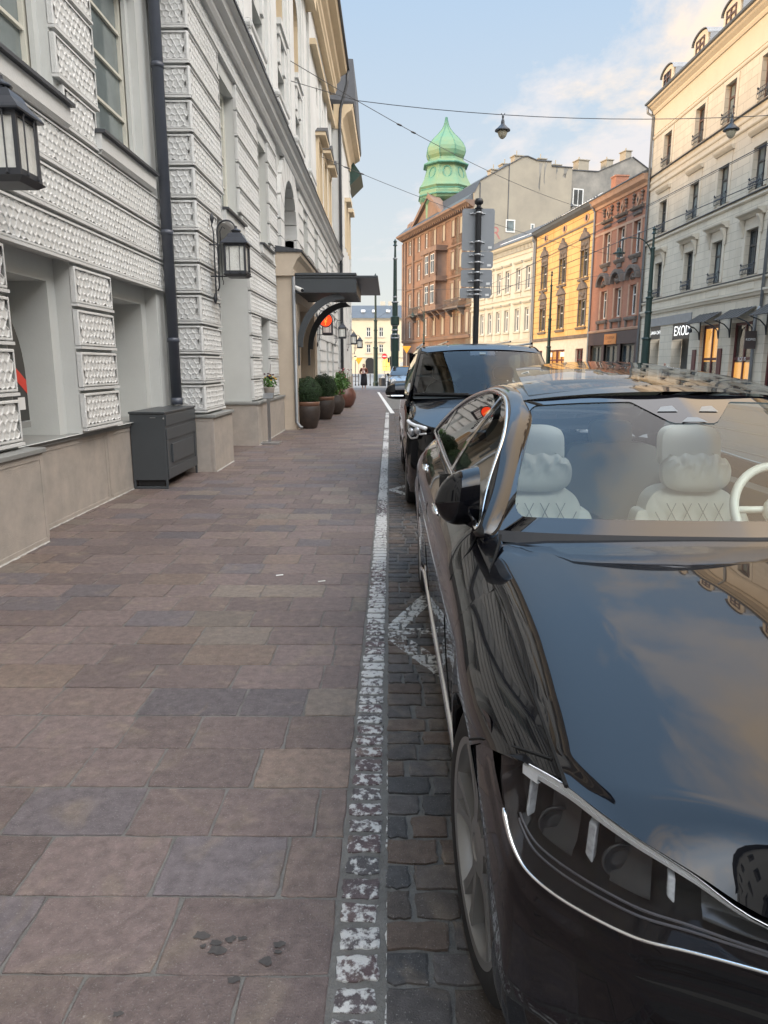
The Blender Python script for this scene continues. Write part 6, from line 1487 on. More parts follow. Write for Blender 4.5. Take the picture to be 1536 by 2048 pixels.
def wheel(car, w_out, y, zc, R, wid, rim_r, parent, sg, spokes=5, steer=0.0):
    xo = car.Xc+sg*w_out; c = np.array([0,0,0.0])
    wt = bpy.data.objects.new('wheel', None)
    tm = MB()
    prof = [(rim_r,-wid),(rim_r+.02,-wid-.005),(R-.05,-wid-.012),(R-.012,-wid+.02),(R,-wid+.045),(R,-.040),(R-.010,-.014),(R-.05,.004),(rim_r+.02,.001),(rim_r,-.004)]
    tm.lathe((0,0,0), [(r, x*sg) for r, x in prof], 64, axis='x', caps=False)
    for k in range(72):     # tread blocks
        a = 2*PI*k/72
        for q in (-.2,-.12,-.05): pass
    off = (xo-parent.location[0], y+car.Y0-parent.location[1], zc-parent.location[2])
    T = tm.build('wheel', M['rubber'], None, smooth=True, auto=40); T.parent = parent; T.location = off; T.rotation_euler = (0,0,steer)
    rm = MB(); dp = -.028*sg
    rm.lathe((0,0,0), [(rim_r+.004,-wid*sg),(rim_r-.018,-.10*sg),(rim_r-.020,-.03*sg),(rim_r-.008,-.004*sg),(rim_r+.010,-.001*sg),(rim_r+.012,-.008*sg)], 64, axis='x', caps=False)
    for k in range(spokes):
        for dlt in (-.14, .14):
            a0 = 2*PI*k/spokes; a1 = a0+dlt*1.25
            def pt(r, a, ww, x): return [(x*sg, r*math.cos(a)-ww*math.sin(a), r*math.sin(a)+ww*math.cos(a)), (x*sg, r*math.cos(a)+ww*math.sin(a), r*math.sin(a)-ww*math.cos(a))]
            secs = []
            for r, a, ww, x in ((.055,a0+dlt*.35,.014,-.010),(rim_r*.45,a0+dlt*.75,.012,-.014),(rim_r*.8,a1,.013,-.010),(rim_r-.006,a1+dlt*.1,.018,-.006)):
                f = pt(r,a,ww,x); b = pt(r,a,ww*1.2,x-.03); secs.append([f[0],f[1],b[1],b[0]])
            V = [v for q in secs for v in q]; F = []
            for i in range(3):
                for j in range(4): F.append((i*4+j,i*4+(j+1)%4,(i+1)*4+(j+1)%4,(i+1)*4+j))
            rm.add(V, F)
    rm.lathe((0,0,0), [(.075,-.05*sg),(.072,-.012*sg),(.034,-.006*sg),(.030,-.010*sg),(0,-.010*sg)], 20, axis='x')
    r_ = rm.build('rim', rimm, None); r_.parent = T; r_.data.polygons.foreach_set('use_smooth', [True]*len(r_.data.polygons)); r_.data.set_sharp_from_angle(angle=math.radians(35))
    dm = MB(); dm.lathe((0,0,0), [(0,-.10*sg),(.17,-.10*sg),(.17,-.12*sg),(0,-.12*sg)], 32, axis='x'); dm.lathe((0,0,0), [(0,-.16*sg),(rim_r-.02,-.16*sg)], 32, axis='x', m=1, caps=False)
    d_ = dm.build('brake_disc', [M['liner'], M['black']], None); d_.parent = T
    return T

def arch_samples(y0, y1, arches, r, n=26):
    ys = list(np.arange(y0, y1, .06))
    for c in arches: ys = [v for v in ys if abs(v-c) > r+.03]+list(c+r*np.cos(np.linspace(0, PI, n)))+[c-r-.012, c+r+.012]
    return np.array(sorted(set(ys+[y0, y1])))

# ------------------------------------------------------------------------------------------------ saloon in the foreground
sal = thing('parked_car', 'black long saloon with cream quilted seats parked nearest the viewer', 'car', (1.157, 3.3, 0), 0, 'cars parked along the pavement')
S = Car(sal, 1.157)
AX1, AX2, AR, AZ = 1.60, 4.80, .385, .345
zsh = pchip([1.05,1.11,1.35,1.6,1.9,2.1,2.3,2.45,3.0,4.0,5.0,5.5,5.96], [.845,.85,.868,.882,.905,.925,.955,.985,1.0,1.02,1.035,1.0,.93])     # upper edge of the flank
wsh = pchip([1.05,1.11,1.35,1.6,1.9,2.1,2.3,2.45,3.0,4.0,5.0,5.5,5.96], [.857,.857,.855,.852,.850,.848,.853,.862,.872,.872,.835,.79,.72])
plan = pchip([1.05,1.2,1.45,1.7,2.2,3.5,4.6,5.2,5.6,5.85,5.96], [.925,.945,.962,.968,.970,.974,.974,.962,.92,.86,.80])           # widest half width
low = pchip([1.05,1.985,2.3,4.2,5.2,5.96], [.22,.22,.225,.225,.23,.30])
def flank(y, z):
    y = np.asarray(y, float); W = plan(y); zt = zsh(y); wt = wsh(y); zs = .76
    a = np.clip((z-zs)/(zt-zs), 0, 1); up = W-(W-wt)*(a**2.3)
    b = np.clip((zs-z)/.34, 0, 2); dn = W-.020*b**1.6-.10*np.clip((.34-z)/.12, 0, 1)**2
    flare = 0
    for c in (AX1, AX2): flare = flare+.012*np.exp(-((np.hypot(y-c, z-AZ)-AR)/.10)**2)
    crease = .006*np.exp(-((z-.80)/.03)**2)*np.clip((y-1.9)/.4, 0, 1)*np.clip((5.3-y)/.4, 0, 1)
    return np.where(z > zs, up, dn)+flare-crease
def lip(y):
    zl = low(y)
    for c in (AX1, AX2):
        d = np.clip(1-((y-c)/AR)**2, 0, None); zl = np.where(abs(y-c) < AR, np.maximum(zl, AZ+AR*np.sqrt(d)*(1 if True else 1)), zl)
    return zl
# seam with the front bumper: from headlight tip back to the arch
def y_front(t):   # front end of the flank as function of t (0 top .. 1 at the arch lip)
    return np.interp(t, [0,.12,.3,.65,1], [1.11,1.17,1.24,1.38,1.47])
ys = arch_samples(1.47, 5.93, [AX1, AX2], AR); ys = ys[ys >= 1.47-1e-9]; tt = np.linspace(0, 1, 34)**1.05
def flank_grid(sg):
    G = np.zeros((len(ys)+6, len(tt), 3))
    for i, y in enumerate(ys):
        zt, zl = float(zsh(y)), float(lip(y)); z = zt+(zl-zt)*tt; G[i+6] = S.p(flank(np.full_like(z, y), z), y, z, sg)
    zt1, zl1 = float(zsh(1.47)), float(lip(1.47))
    for i in range(6):
        f = i/6; yy = y_front(tt)*(1-f)+1.47*f; z = np.array([float(zsh(max(v,1.06)))+(zl1-float(zsh(max(v,1.06))))*t for v, t in zip(yy, tt)])
        # along the seam the lower end is the arch lip point
        G[i] = S.p(flank(yy, z), yy, z, sg)
    return G
mb = MB(); S.both(mb, flank_grid)
# arch return lips and rocker
for sg in (-1, 1):
    for c in (AX1, AX2):
        th_ = np.linspace(0, PI, 30); y = c+AR*np.cos(th_); z = AZ+AR*np.sin(th_); w = flank(y, z)
        mb.grid(np.stack([S.p(w, y, z, sg), S.p(w-.012, y, z-.006, sg), S.p(w-.05, y, z, sg)]))
# front fender/bumper (fascia) : columns along plan curve, rows from headlight line to the lower edge
fw_ = np.array([0,.22,.42,.607,.70,.757,.81,.857,.89,.915,.935,.950,.958,.962]); fy_ = np.array([.70,.715,.775,.885,.935,.965,1.02,1.09,1.13,1.16,1.19,1.24,1.34,1.47])
fzA = np.array([.745,.745,.75,.760,.80,.825,.84,.85,.852,.852,.848,.818,.779,.707])             # headlight top line, then the seam
fzB = np.array([.745,.745,.718,.702,.692,.684,.673,.660,.667,.692,.745,.818,.779,.707])            # headlight lower line
cc = np.linspace(0, 1, len(fw_)); cf = np.linspace(0, 1, 70)
wA, yA, zA, zB = [pchip(cc, v)(cf) for v in (fw_, fy_, fzA, fzB)]
def fascia_pt(k, z):
    """surface point on column k at height z: bulges outward below the lamp, tucks in near the ground"""
    w, y = wA[k], yA[k]; c = cf[k]
    b = np.clip((.80-z)/.30, 0, 1); out = .045*np.sin(b*PI/2)-.09*np.clip((.42-z)/.25, 0, 1)**1.6
    dirw = np.interp(c, [0,.35,.6,.8,1], [0,.30,.75,.95,1]); diry = -math.sqrt(max(0, 1-dirw**2))
    k_ = np.interp(c, [0,.6,.85,1], [1,.8,.35,.0])
    ww = w+dirw*out*k_; yy = y+diry*out*k_
    return ww, yy
rows = np.concatenate([np.linspace(0, .25, 8), np.linspace(.29, 1, 22)])
def fascia_grid(sg, z0=None):
    G = np.zeros((len(cf), len(rows), 3))
    for k in range(len(cf)):
        ylip = yA[k]; zb = .22
        zr = zB[k]+(zb-zB[k])*rows; ww, yy = fascia_pt(k, zr)
        # crease groove beneath the lamp
        gz = np.exp(-((zr-(zB[k]-.055))/.012)**2)*.010*np.clip(1.3-cf[k], 0, 1); yy = yy+gz*.9; ww = ww-gz*.4
        # end of bumper follows the arch circle
        if cf[k] > .70:
            f = (cf[k]-.70)/.30
            dz = zr-AZ; ya = np.where(abs(dz) < AR, AX1-np.sqrt(np.clip(AR**2-dz**2, 0, None)), AX1)
            ya = np.where(zr < AZ, AX1-AR, ya); yy = yy*(1-f**1.2)+ya*f**1.2; ww = np.where(True, ww*(1-f)+np.minimum(flank(np.maximum(yy,1.06), zr), .968)*f, ww)
        G[k] = S.p(ww, yy, zr, sg)
    return G
S.both(mb, fascia_grid)
# boot and rear end
yr = np.linspace(5.0, 5.93, 14)
mb.grid(np.array([[S.p(wsh(y)*q, y, float(zsh(y))+.05*(1-abs(q)**2), -1) for q in np.linspace(1,-1,21)] for y in np.linspace(5.35,5.93,10)]))
mb.grid(np.array([[S.p(plan(5.93)*q*(1-.1*(z > .8)), 5.93+.04*(1-abs(q))-.0, z, -1) for q in np.linspace(1,-1,21)] for z in np.linspace(.97,.28,12)]))
# pillars and roof rails: strip from the glass outline to the gutter / windscreen edge
WT = lambda z: .862-.205*(np.clip((z-.99)/.41, 0, 1.2))**1.15
inner = np.array([(2.37,1.0),(2.345,1.02),(2.40,1.055),(2.55,1.145),(2.71,1.272),(2.86,1.338),(3.02,1.382),(3.20,1.412),(3.42,1.424),(3.70,1.422),(4.05,1.395),(4.45,1.335),(4.85,1.235),(5.08,1.15),(5.21,1.085),(5.20,1.07)])
outer = np.array([(.865,2.33,.985),(.845,2.30,.995),(.80,2.37,1.06),(.722,2.58,1.195),(.655,2.78,1.315),(.615,2.92,1.375),(.592,3.06,1.408),(.580,3.20,1.432),(.575,3.42,1.452),(.570,3.70,1.456),(.560,4.05,1.430),(.555,4.45,1.368),(.56,4.85,1.27),(.60,5.12,1.19),(.68,5.35,1.10),(.77,5.42,1.035)])
NI = 90
ic = curve3(np.stack([WT(inner[:,1]), inner[:,0], inner[:,1]], 1), NI); oc_ = curve3(outer, NI)
def ring_grid(sg):
    G = np.zeros((NI, 8, 3)); f = 1.0; q = oc_+np.array([-.045,.012,-.022]); G[:,7] = S.p(q[:,0], q[:,1], q[:,2], sg)
    for j, f in enumerate(np.linspace(0, 1, 7)):
        q = ic*(1-f)+oc_*f; bul = .016*math.sin(PI*f); q = q+np.stack([np.full(NI, bul*.8), np.zeros(NI), np.full(NI, bul*.5)], 1)
        G[:,j] = S.p(q[:,0], q[:,1], q[:,2], sg)
    return G
S.both(mb, ring_grid)
# belt strip between flank top and glass
yb = np.linspace(2.30, 5.40, 60)
S.both(mb, lambda sg: np.stack([S.p(wsh(yb), yb, zsh(yb), sg), S.p(wsh(yb)-.006, yb, zsh(yb)+.010, sg), S.p(np.minimum(WT(np.interp(yb, [2.3,2.4,5.2,5.4], [1.0,1.0,1.07,1.05])), wsh(yb))-.012, yb, np.interp(yb, [2.3,2.4,3,4,5.2,5.4], [1.0,1.003,1.012,1.03,1.072,1.05]), sg)]))
# small triangle that joins fender, pillar foot and bonnet corner
S.both(mb, lambda sg: np.array([[S.p(.848,2.10,.926,sg), S.p(.86,2.3,.957,sg), S.p(.868,2.45,.985,sg)],[S.p(.822,2.16,.955,sg), S.p(.83,2.28,.985,sg), S.p(.855,2.38,.995,sg)],[S.p(.79,2.24,.985,sg), S.p(.80,2.33,1.0,sg), S.p(.83,2.36,1.015,sg)]]))
body = mb.build('body', paint, sal, smooth=True, weld=True)
# ---- bonnet
AYw = pchip(fw_[:8], fy_[:8]); AZw = pchip(fw_[:8], fzA[:8])
zc_ = pchip([.70,.85,1.0,1.3,1.6,1.9,2.2,2.4], [.745,.855,.885,.925,.955,.980,1.0,1.005])
WC = .645
def hood_z(w, y):
    wsv = np.clip(np.interp(y, [.7,.885,.965,1.09,1.11,1.6,2.1,2.3,2.45], [.3,.607,.757,.852,.857,.852,.846,.80,.78]), .3, .9)
    main = pchip([.70,1.0,1.3,1.6,1.9,2.2,2.4],[.855,.895,.932,.960,.984,1.002,1.006])(y)
    zcw = main-.026*(np.minimum(w, WC)/WC)**2*np.interp(y,[1.0,2.3],[1.0,.5])
    a = np.clip((w-WC)/(.857-WC), 0, 1)
    zs_ = np.interp(y, [1.0,1.11,1.35,1.6,1.9,2.1,2.3,2.45], [.838,.850,.868,.882,.905,.925,.965,.985])
    prof = zcw-(zcw-zs_)*(.62*a+.38*a**4)
    ye = AYw(np.minimum(w, .857)); d = np.clip((y-ye)/np.interp(w,[0,.6,.857],[.15,.13,.12]), 0, 1); ze = AZw(np.minimum(w, .857))
    return ze+(prof-ze)*(1-(1-d)**2.5)
wu = np.concatenate([np.linspace(0, WC, 22), np.linspace(WC+.012, .853, 20)]); vv = np.concatenate([np.linspace(0,.13,18), np.linspace(.145,1,36)])
def hood_grid(sg):
    G = np.zeros((len(wu), len(vv), 3))
    for i, w in enumerate(wu):
        y0 = float(AYw(w))+.004; y1 = float(np.interp(w, [0,.4,.7,.78,.80,.853], [2.235,2.245,2.275,2.29,2.26,2.085])); y = y0+(y1-y0)*vv
        G[i] = S.p(w, y, hood_z(w, y), sg)
    return G
mb = MB(); S.both(mb, hood_grid); mb.build('bonnet', paint, sal, smooth=True, weld=True)
# ---- windscreen with black border and sensor field
Bc = pchip([0,.4,.7,.80], [2.20,2.225,2.27,2.305]); Tc = pchip([0,.3,.575,.60], [2.90,2.94,3.05,3.06]); Tz = pchip([0,.3,.575,.60], [1.432,1.425,1.403,1.40])
def ws_grid(nu, nv, u0=-1, u1=1, v0=0, v1=1, off=0.0):
    G = np.zeros((nu, nv, 3))
    for i, u in enumerate(np.linspace(u0, u1, nu)):
        for j, v in enumerate(np.linspace(v0, v1, nv)):
            wb, wt = .815*u, .602*u
            w = wb+(wt-wb)*v; y = float(Bc(abs(wb)))*(1-v)+float(Tc(abs(wt)))*v; z = .985*(1-v)+float(Tz(abs(wt)))*v+.030*math.sin(PI*v)*1.0
            G[i,j] = (S.Xc-w, y+S.Y0-off*.5, z+off)
    return G
def ws_pt(u, v, off=0.0): return ws_grid(1, 1, u, u, v, v, off)[0,0]
mb = MB(); mb.grid(ws_grid(41, 21)); wsc = mb.build('windscreen', wsg, sal, smooth=True)
ra, rv = .05, .09; ua, va, vb = .930, .115, .935
loop = []      # inner outline of the black border (u, v) with its partner on the glass edge
def arc(cu, cv, a0, a1, eu, ev):
    for a in np.linspace(a0, a1, 7): loop.append(((cu+ra*math.cos(a), cv+rv*math.sin(a)), (eu, ev)))
def line(p, q, op, oq, n=12):
    for f in np.linspace(0, 1, n): loop.append(((p[0]+(q[0]-p[0])*f, p[1]+(q[1]-p[1])*f), (op[0]+(oq[0]-op[0])*f, op[1]+(oq[1]-op[1])*f)))
line((-ua+ra,va),(ua-ra,va),(-1,0),(1,0),24); arc(ua-ra,va+rv,-PI/2,0,1,0); line((ua,va+rv),(ua,vb-rv),(1,0),(1,1)); arc(ua-ra,vb-rv,0,PI/2,1,1)
line((ua-ra,vb),(.33,vb),(1,1),(.33,1)); line((.31,vb-.01),(.14,.745),(.31,1),(.14,1),8); line((.11,.73),(-.11,.73),(.11,1),(-.11,1),6); line((-.14,.745),(-.31,vb-.01),(-.14,1),(-.31,1),8); line((-.33,vb),(-ua+ra,vb),(-.33,1),(-1,1))
arc(-ua+ra,vb-rv,PI/2,PI,-1,1); line((-ua,vb-rv),(-ua,va+rv),(-1,1),(-1,0)); arc(-ua+ra,va+rv,PI,1.5*PI,-1,0); loop.append(loop[0])
G = np.array([[ws_pt(i[0]+(o[0]-i[0])*f, i[1]+(o[1]-i[1])*f, .003) for f in np.linspace(0,1,8)] for i, o in loop]); mb = MB(); mb.grid(G); mb.build('glass_border', frit, wsc, smooth=True)
mb = MB(); mb.grid(ws_grid(30, 2, -.98, .98, -.02, .035, .006)); mb.build('wiper_cowl', M['black'], sal)
# camera cut-outs in the sensor field and light sticker
mb = MB()
for u in (-.125, .125): mb.add([ws_pt(u-.06,.83,.006),ws_pt(u+.06,.83,.006),ws_pt(u+.025,.875,.006),ws_pt(u-.045,.885,.006)], [(0,1,2,3)])
mb.add([ws_pt(-.075,.735,.006),ws_pt(.075,.735,.006),ws_pt(.03,.775,.006),ws_pt(-.03,.775,.006)], [(0,1,2,3)])
mb.build('sensor_window', mat('sensor_glass', (0.20,0.22,0.23), .1), wsc)
mb = MB(); mb.grid(ws_grid(2,2,-.27,-.19,.045,.07,.004)); mb.build('vin_window', M['pane_light'], wsc)
# ---- roof + raised glass panel
gut = oc_; 
yg = np.linspace(3.05, 5.12, 36); gw = pchip([3.05,3.2,3.42,3.7,4.05,4.45,4.85,5.12],[.592,.580,.575,.570,.560,.555,.56,.60]); gz = pchip([3.05,3.2,3.42,3.7,4.05,4.45,4.85,5.12],[1.406,1.432,1.452,1.456,1.430,1.368,1.27,1.19])
def roof_pt(q, y): 
    yy = y-(.155*(1-q*q))*np.clip((3.6-y)/.55, 0, 1); return S.Xc-gw(y)*q, yy, gz(y)+.042*(1-abs(q)**2.2)
mb = MB(); mb.grid(np.array([[np.array(roof_pt(q, y)) for q in np.linspace(1,-1,31)] for y in yg[:26]]), 0, lambda i, j: None if (3.25 < yg[i] < 3.95 and 4 <= j <= 25) else 0); 
mb.build('roof', paint, sal, smooth=True)
mb = MB(); mb.grid(np.array([[np.array(roof_pt(q, y))+[0,0,-.002] for q in np.linspace(1,-1,31)] for y in yg[25:]])); mb.grid(np.array([[S.p((.60+.17*f)*q, 5.12+.30*f, 1.19-.14*f+.045*(1-abs(q)**2.2)*(1-.4*f)) for q in np.linspace(1,-1,31)] for f in np.linspace(0,1,8)])); mb.build('rear_window', frit, sal, smooth=True)
mb = MB(); P_ = []
for f in np.linspace(0, 1, 14):
    yy = 3.10+.93*f; wv = .560-.10*f**1.4
    row = []
    for q in np.linspace(1.0,-1.0,29):
        e = abs(q)**10
        row.append(np.array([S.Xc-wv*q, yy-.10*(1-q*q)*(1-f), float(np.interp(yy,[3.10,3.3,3.6,4.03],[1.425,1.452,1.474,1.488]))+.045*f**.9+.036*(1-abs(q)**2.2)*(1+.1*f)]))
    P_.append(row)
P_ = np.array(P_); mb.grid(P_); Q_ = P_-np.array([0,0,.016])
for E_ in () and (np.stack([P_[0],Q_[0]]), np.stack([P_[-1],Q_[-1]]), np.stack([P_[:,0],Q_[:,0]]), np.stack([P_[:,-1],Q_[:,-1]])): mb.grid(E_)
mb.build('roof_panel', glass_mat('tinted_roof_glass', (.50,.52,.52)), sal, smooth=True, auto=50)
# ---- side glass with chrome outline and pillar bar
for sg in (-1, 1):
    loop = ic; n = NI; bot = np.stack([WT(np.interp(loop[:,1],[2.3,3,4,5.2],[1.0,1.012,1.03,1.075])), loop[:,1], np.interp(loop[:,1],[2.3,3,4,5.2],[1.0,1.012,1.03,1.075])], 1)
    mb = MB(); G = np.zeros((n, 6, 3))
    for j, f in enumerate(np.linspace(0,1,6)):
        z = bot[:,2]*(1-f)+loop[:,2]*f; G[:,j] = S.p(WT(z)-.010, loop[:,1], z, sg)
    mb.grid(G); mb.build('side_window', sidg, sal, smooth=True)
    mb = MB(); mb.tube(np.array([S.p(a-.002,b,c,sg) for a,b,c in loop]), .0095, 6)
    belt = [S.p(float(WT(np.interp(y,[2.3,3,4,5.2],[1.0,1.012,1.03,1.075])))-.002, y, float(np.interp(y,[2.3,3,4,5.2],[1.0,1.012,1.03,1.075])), sg) for y in np.linspace(2.36,5.2,30)]
    mb.tube(belt, .0105, 6)
    mb.tube([S.p(flank(y,.30)+.006,y,.285,sg) for y in np.linspace(2.02,4.38,24)], [.016]*24, 6)
    mb.build('chrome_trim', M['chrome'], sal, smooth=True)
    mb = MB(); ypil = [(3.62,1.02),(3.52,1.18),(3.40,1.30),(3.27,1.41)]
    mb.grid(np.array([[S.p(WT(z)-.004, y-.055, z, sg), S.p(WT(z)-.002, y, z, sg), S.p(WT(z)-.004, y+.055, z, sg)] for y, z in ypil])); mb.build('door_pillar', frit, sal); mb = MB(); mb.grid(np.array([[S.p(WT(z)-.004, y-.02, z, sg), S.p(WT(z)-.004, y+.02, z, sg)] for y, z in [(4.75,1.06),(4.72,1.15),(4.66,1.27)]])); mb.build('door_pillar', frit, sal)
    # panel gaps
    def gap(pts, r=.0035): mb = MB(); mb.tube([S.p(a,b,c,sg) for a,b,c in pts], r, 5); mb.build('panel_gap', seam, sal)
    gap([(float(wsh(y))-.001, y, float(zsh(y))+.001) for y in np.linspace(1.09,2.12,24)], .0042)
    gap([(.846,2.12,.930),(.825,2.17,.957),(.80,2.25,.985),(.79,2.29,1.0)], .004)
    gap([(float(flank(y,z)), y, z) for y, z in [(2.37,.985),(2.33,.93),(2.30,.85),(2.31,.70),(2.30,.55),(2.24,.40),(2.22,.28)]])
    gap([(float(flank(y,z)), y, z) for y, z in [(3.62,1.0),(3.60,.85),(3.60,.6),(3.58,.40),(3.57,.28)]])
    gap([(float(flank(y,z)), y, z) for y, z in [(4.95,1.03),(4.75,.85),(4.47,.78),(4.40,.62),(4.37,.30)]])
    gap([(float(flank(y,z))+.001, y, z) for y, z in [(1.17,.852),(1.24,.832),(1.38,.775),(1.47,.722)]])
    mb = MB()       # flush door handles
    for y, z in ((3.18,.905),(4.35,.93)):
        w = float(flank(y,z)); mb.lathe(S.p(w-.002,y,z,sg), [(0,-.012),(.022,-.006),(.026,.0),(.022,.008),(0,.014)], 14, axis='x'); mb.tube([S.p(w+.004,y-.10,z+.0,sg), S.p(w+.010,y-.05,z,sg), S.p(w+.010,y+.09,z+.003,sg), S.p(w+.003,y+.13,z+.004,sg)], [.006,.013,.013,.006], 8)
    mb.build('door_handle', M['chrome'] if sg < 0 else paint, sal, smooth=True)
    # door mirror
    mb = MB(); nS, nA = 14, 18
    V = np.zeros((nS, nA+1, 3))
    for i, f in enumerate(np.linspace(0, 1, nS)):
        w = .845+.152*f; e = math.sin(PI*min(1, .06+f*.94)**.62)**.5 if f < 1 else .0
        hz = (.080*(1-f)**.10+.022)*(1-f**5*.75); hy = .085*(1-f**3*.80); cz = 1.100-.022*f; cyv = 2.50-.030*f
        for k in range(nA+1):
            a = 2*PI*k/nA; ca, sa = math.cos(a), math.sin(a); V[i,k] = S.p(w, cyv-hy*np.sign(ca)*abs(ca)**.75*(1.0 if ca > 0 else .75), cz+hz*np.sign(sa)*abs(sa)**.75, sg)
    mb.grid(V); tip = V[-1,:-1].mean(0); mb.add(np.concatenate([V[-1,:-1],[tip]]), [(k,(k+1)%nA,nA) for k in range(nA)]); r0 = V[0,:-1].mean(0); mb.add(np.concatenate([V[0,:-1],[r0]]), [(k,(k+1)%nA,nA) for k in range(nA)])
    mb.hexa([S.p(*q, sg) for q in [(.86,2.44,.985),(.86,2.53,.985),(.93,2.53,1.022),(.93,2.45,1.022),(.85,2.43,1.02),(.85,2.54,1.02),(.93,2.54,1.045),(.93,2.44,1.045)]])
    mir = mb.build('door_mirror', paint, sal, smooth=True, auto=65)
    mb = MB(); mb.grid(np.array([[S.p(w,2.585,z,sg) for z in (1.04,1.16)] for w in (.865,.975)])); mb.build('mirror_glass', M['chrome'], mir)
    # headlight: recessed housing, light bars, crystals, lens
    k0, k1 = int(.085*69), int(.83*69)
    ks_ = list(range(k0, k1))
    def hp(k, f, dep):      # f 0 top..1 bottom
        z = zA[k]+(zB[k]-zA[k])*f; ww, yy = fascia_pt(k, z); c = cf[k]
        dirw = np.interp(c, [0,.35,.6,.8,1], [0,.30,.75,.95,1]); diry = -math.sqrt(max(0, 1-dirw**2))
        return S.p(ww-dirw*dep, yy-diry*dep, z+dep*.10, sg)
    mb = MB(); fs = np.linspace(0,1,8)
    mb.grid(np.array([[hp(k, f, .055*min(1, math.sin(PI*min(1,max(0,f)))*1.6)*min(1,(zA[k]-zB[k])/.05)) for f in fs] for k in ks_])); hl = mb.build('headlight', mat('headlamp_black', (0.004,0.004,0.005), .5, spec=.05, coat=.25), sal, smooth=True)
    mb = MB(); mb.grid(np.array([[hp(k, f, -.003) for f in fs] for k in ks_])); mb.build('headlight_lens', lens, hl, smooth=True)
    drl = mat('light_bar', (0.78,0.80,0.82), .25)
    mb = MB(); kk = ks_[2:-9]; G = np.array([[hp(k, f, d) for f, d in ((.02,.008),(.025,.005),(.07,.006),(.075,.010),(.085,.006),(.15,.010),(.16,.030))] for k in kk]); mb.grid(G)
    kk2 = ks_[-13:-7]; G = np.array([[hp(k, f, d) for f, d in ((.05,.012),(.06,.006),(.18,.006),(.19,.014))] for k in kk2]); mb.grid(G); mb.build('light_bar', drl, hl)
    mb = MB()
    for k, f0, f1 in ((ks_[-11],.12,.62),(ks_[-24],.23,.58),(ks_[-34],.25,.55)):
        if f0 > .8: continue
        a = [hp(k, f0, .012), hp(k+1, f0, .012), hp(k+1, f1-.05, .010), hp(k, f1, .008)]; b = [hp(k, f0, .032), hp(k+1, f0, .032), hp(k+1, f1-.05, .03), hp(k, f1, .03)]
        mb.hexa([a[0],a[1],a[2],a[3],b[0],b[1],b[2],b[3]])
    cl = mb; mb = MB()      # dark chromed trays between the light modules
    for ka, kb_ in ((ks_[-21],ks_[-13]),(ks_[-31],ks_[-25]),(ks_[-43],ks_[-36])):
        mb.grid(np.array([[hp(k, f, d_) for f, d_ in ((.30,.046),(.45,.050),(.62,.044),(.66,.030),(.72,.028))] for k in range(ka, kb_)]))
    mb.build('reflector_tray', mat('smoked_chrome', (0.05,0.052,0.055), .22, metal=.7), hl, smooth=True)
    mb = MB()
    for f in (.80,.88): mb.tube(np.array([hp(k, f, .018) for k in ks_[8:-6]]), .0022, 5)
    mb.build('inner_rib', mat('grey_rib', (0.10,0.10,0.11), .4), hl)
    mb = cl; mb.build('crystal_lamp', mat('crystal', (0.42,0.44,0.46), .06, spec=.8, var=.3, vscale=60), hl, bevel=.003)
    mb = MB()
    for k, f in ((ks_[-16],.60),(ks_[-27],.55)):
        c = hp(k, f, .048); mb.lathe(c, [(.031,.004),(.034,-.004),(.031,-.006),(.028,-.003),(.012,-.006),(0,-.007)], 20, axis='y')
    mb.build('projector', mat('projector_glass', (0.02,0.022,0.025), .05, spec=.6), hl, smooth=True)
    mb = MB(); kk = ks_[6:-3]; mb.tube(np.array([hp(k, 1.0, -.004) for k in kk]), np.interp(np.arange(len(kk)), [0,3,len(kk)-10,len(kk)-2,len(kk)-1], [.002,.003,.0032,.0055,.003]), 8); mb.build('headlight_trim', M['chrome'], hl, smooth=True)
    # wheels and liners
    for c in (AX1, AX2):
        wheel(S, .945, c, .350, .350, .235, .258, sal, sg, 5, math.radians(5) if c == AX1 else 0)
        mb = MB(); th_ = np.linspace(-.2, PI+.2, 26); mb.grid(np.array([[S.p(w_, c+(AR+.012)*math.cos(a), AZ+(AR+.012)*math.sin(a), sg) for w_ in (.93,.60)] for a in th_])); mb.grid(np.array([[S.p(.60, c+r*math.cos(a), AZ+r*math.sin(a), sg) for r in (0.0,AR+.012)] for a in th_])); mb.build('wheel_liner', M['liner'], sal)
# underbody, grille
mb = MB(); mb.box(S.Xc-.86,S.Xc+.86,.95,5.8,.20,.235); mb.build('underbody', M['liner'], sal)
mb = MB(); mb.box(S.Xc-.40,S.Xc+.40,.655,.70,.40,.70)
for k in range(4): mb.box(S.Xc-.38,S.Xc+.38,.640,.655,.45+.07*k,.465+.07*k)
mb.build('grille', M['chrome'], sal)
# ---- cabin
mb = MB(); mb.box(S.Xc-.78,S.Xc+.78,2.75,5.0,.24,.42); mb.hexa([(S.Xc-.14,2.75,.40),(S.Xc+.14,2.75,.40),(S.Xc+.14,4.5,.40),(S.Xc-.14,4.5,.40),(S.Xc-.12,2.80,.72),(S.Xc+.12,2.80,.72),(S.Xc+.12,4.4,.64),(S.Xc-.12,4.4,.64)])
for sg in (-1,1): mb.box(min(S.Xc+sg*.70,S.Xc+sg*.80),max(S.Xc+sg*.70,S.Xc+sg*.80),2.6,5.0,.40,.93)
mb.build('cabin_floor', mat('grey_cabin_trim', (0.14,0.14,0.135), .6), sal)
mb = MB()        # dashboard: low dark shelf behind the glass with a hump for the instruments
G = np.array([[(S.Xc-.74*q, y, z+.02*(1 if .15 < -q < .75 else 0)*(1 if k in (2,3) else 0)) for q in np.linspace(1,-1,25)] for k, (y, z) in enumerate([(2.30,.955),(2.50,.965),(2.62,.95),(2.74,.93),(2.80,.86),(2.82,.55)])]); mb.grid(G); mb.build('dashboard', darktrim, sal, smooth=True)
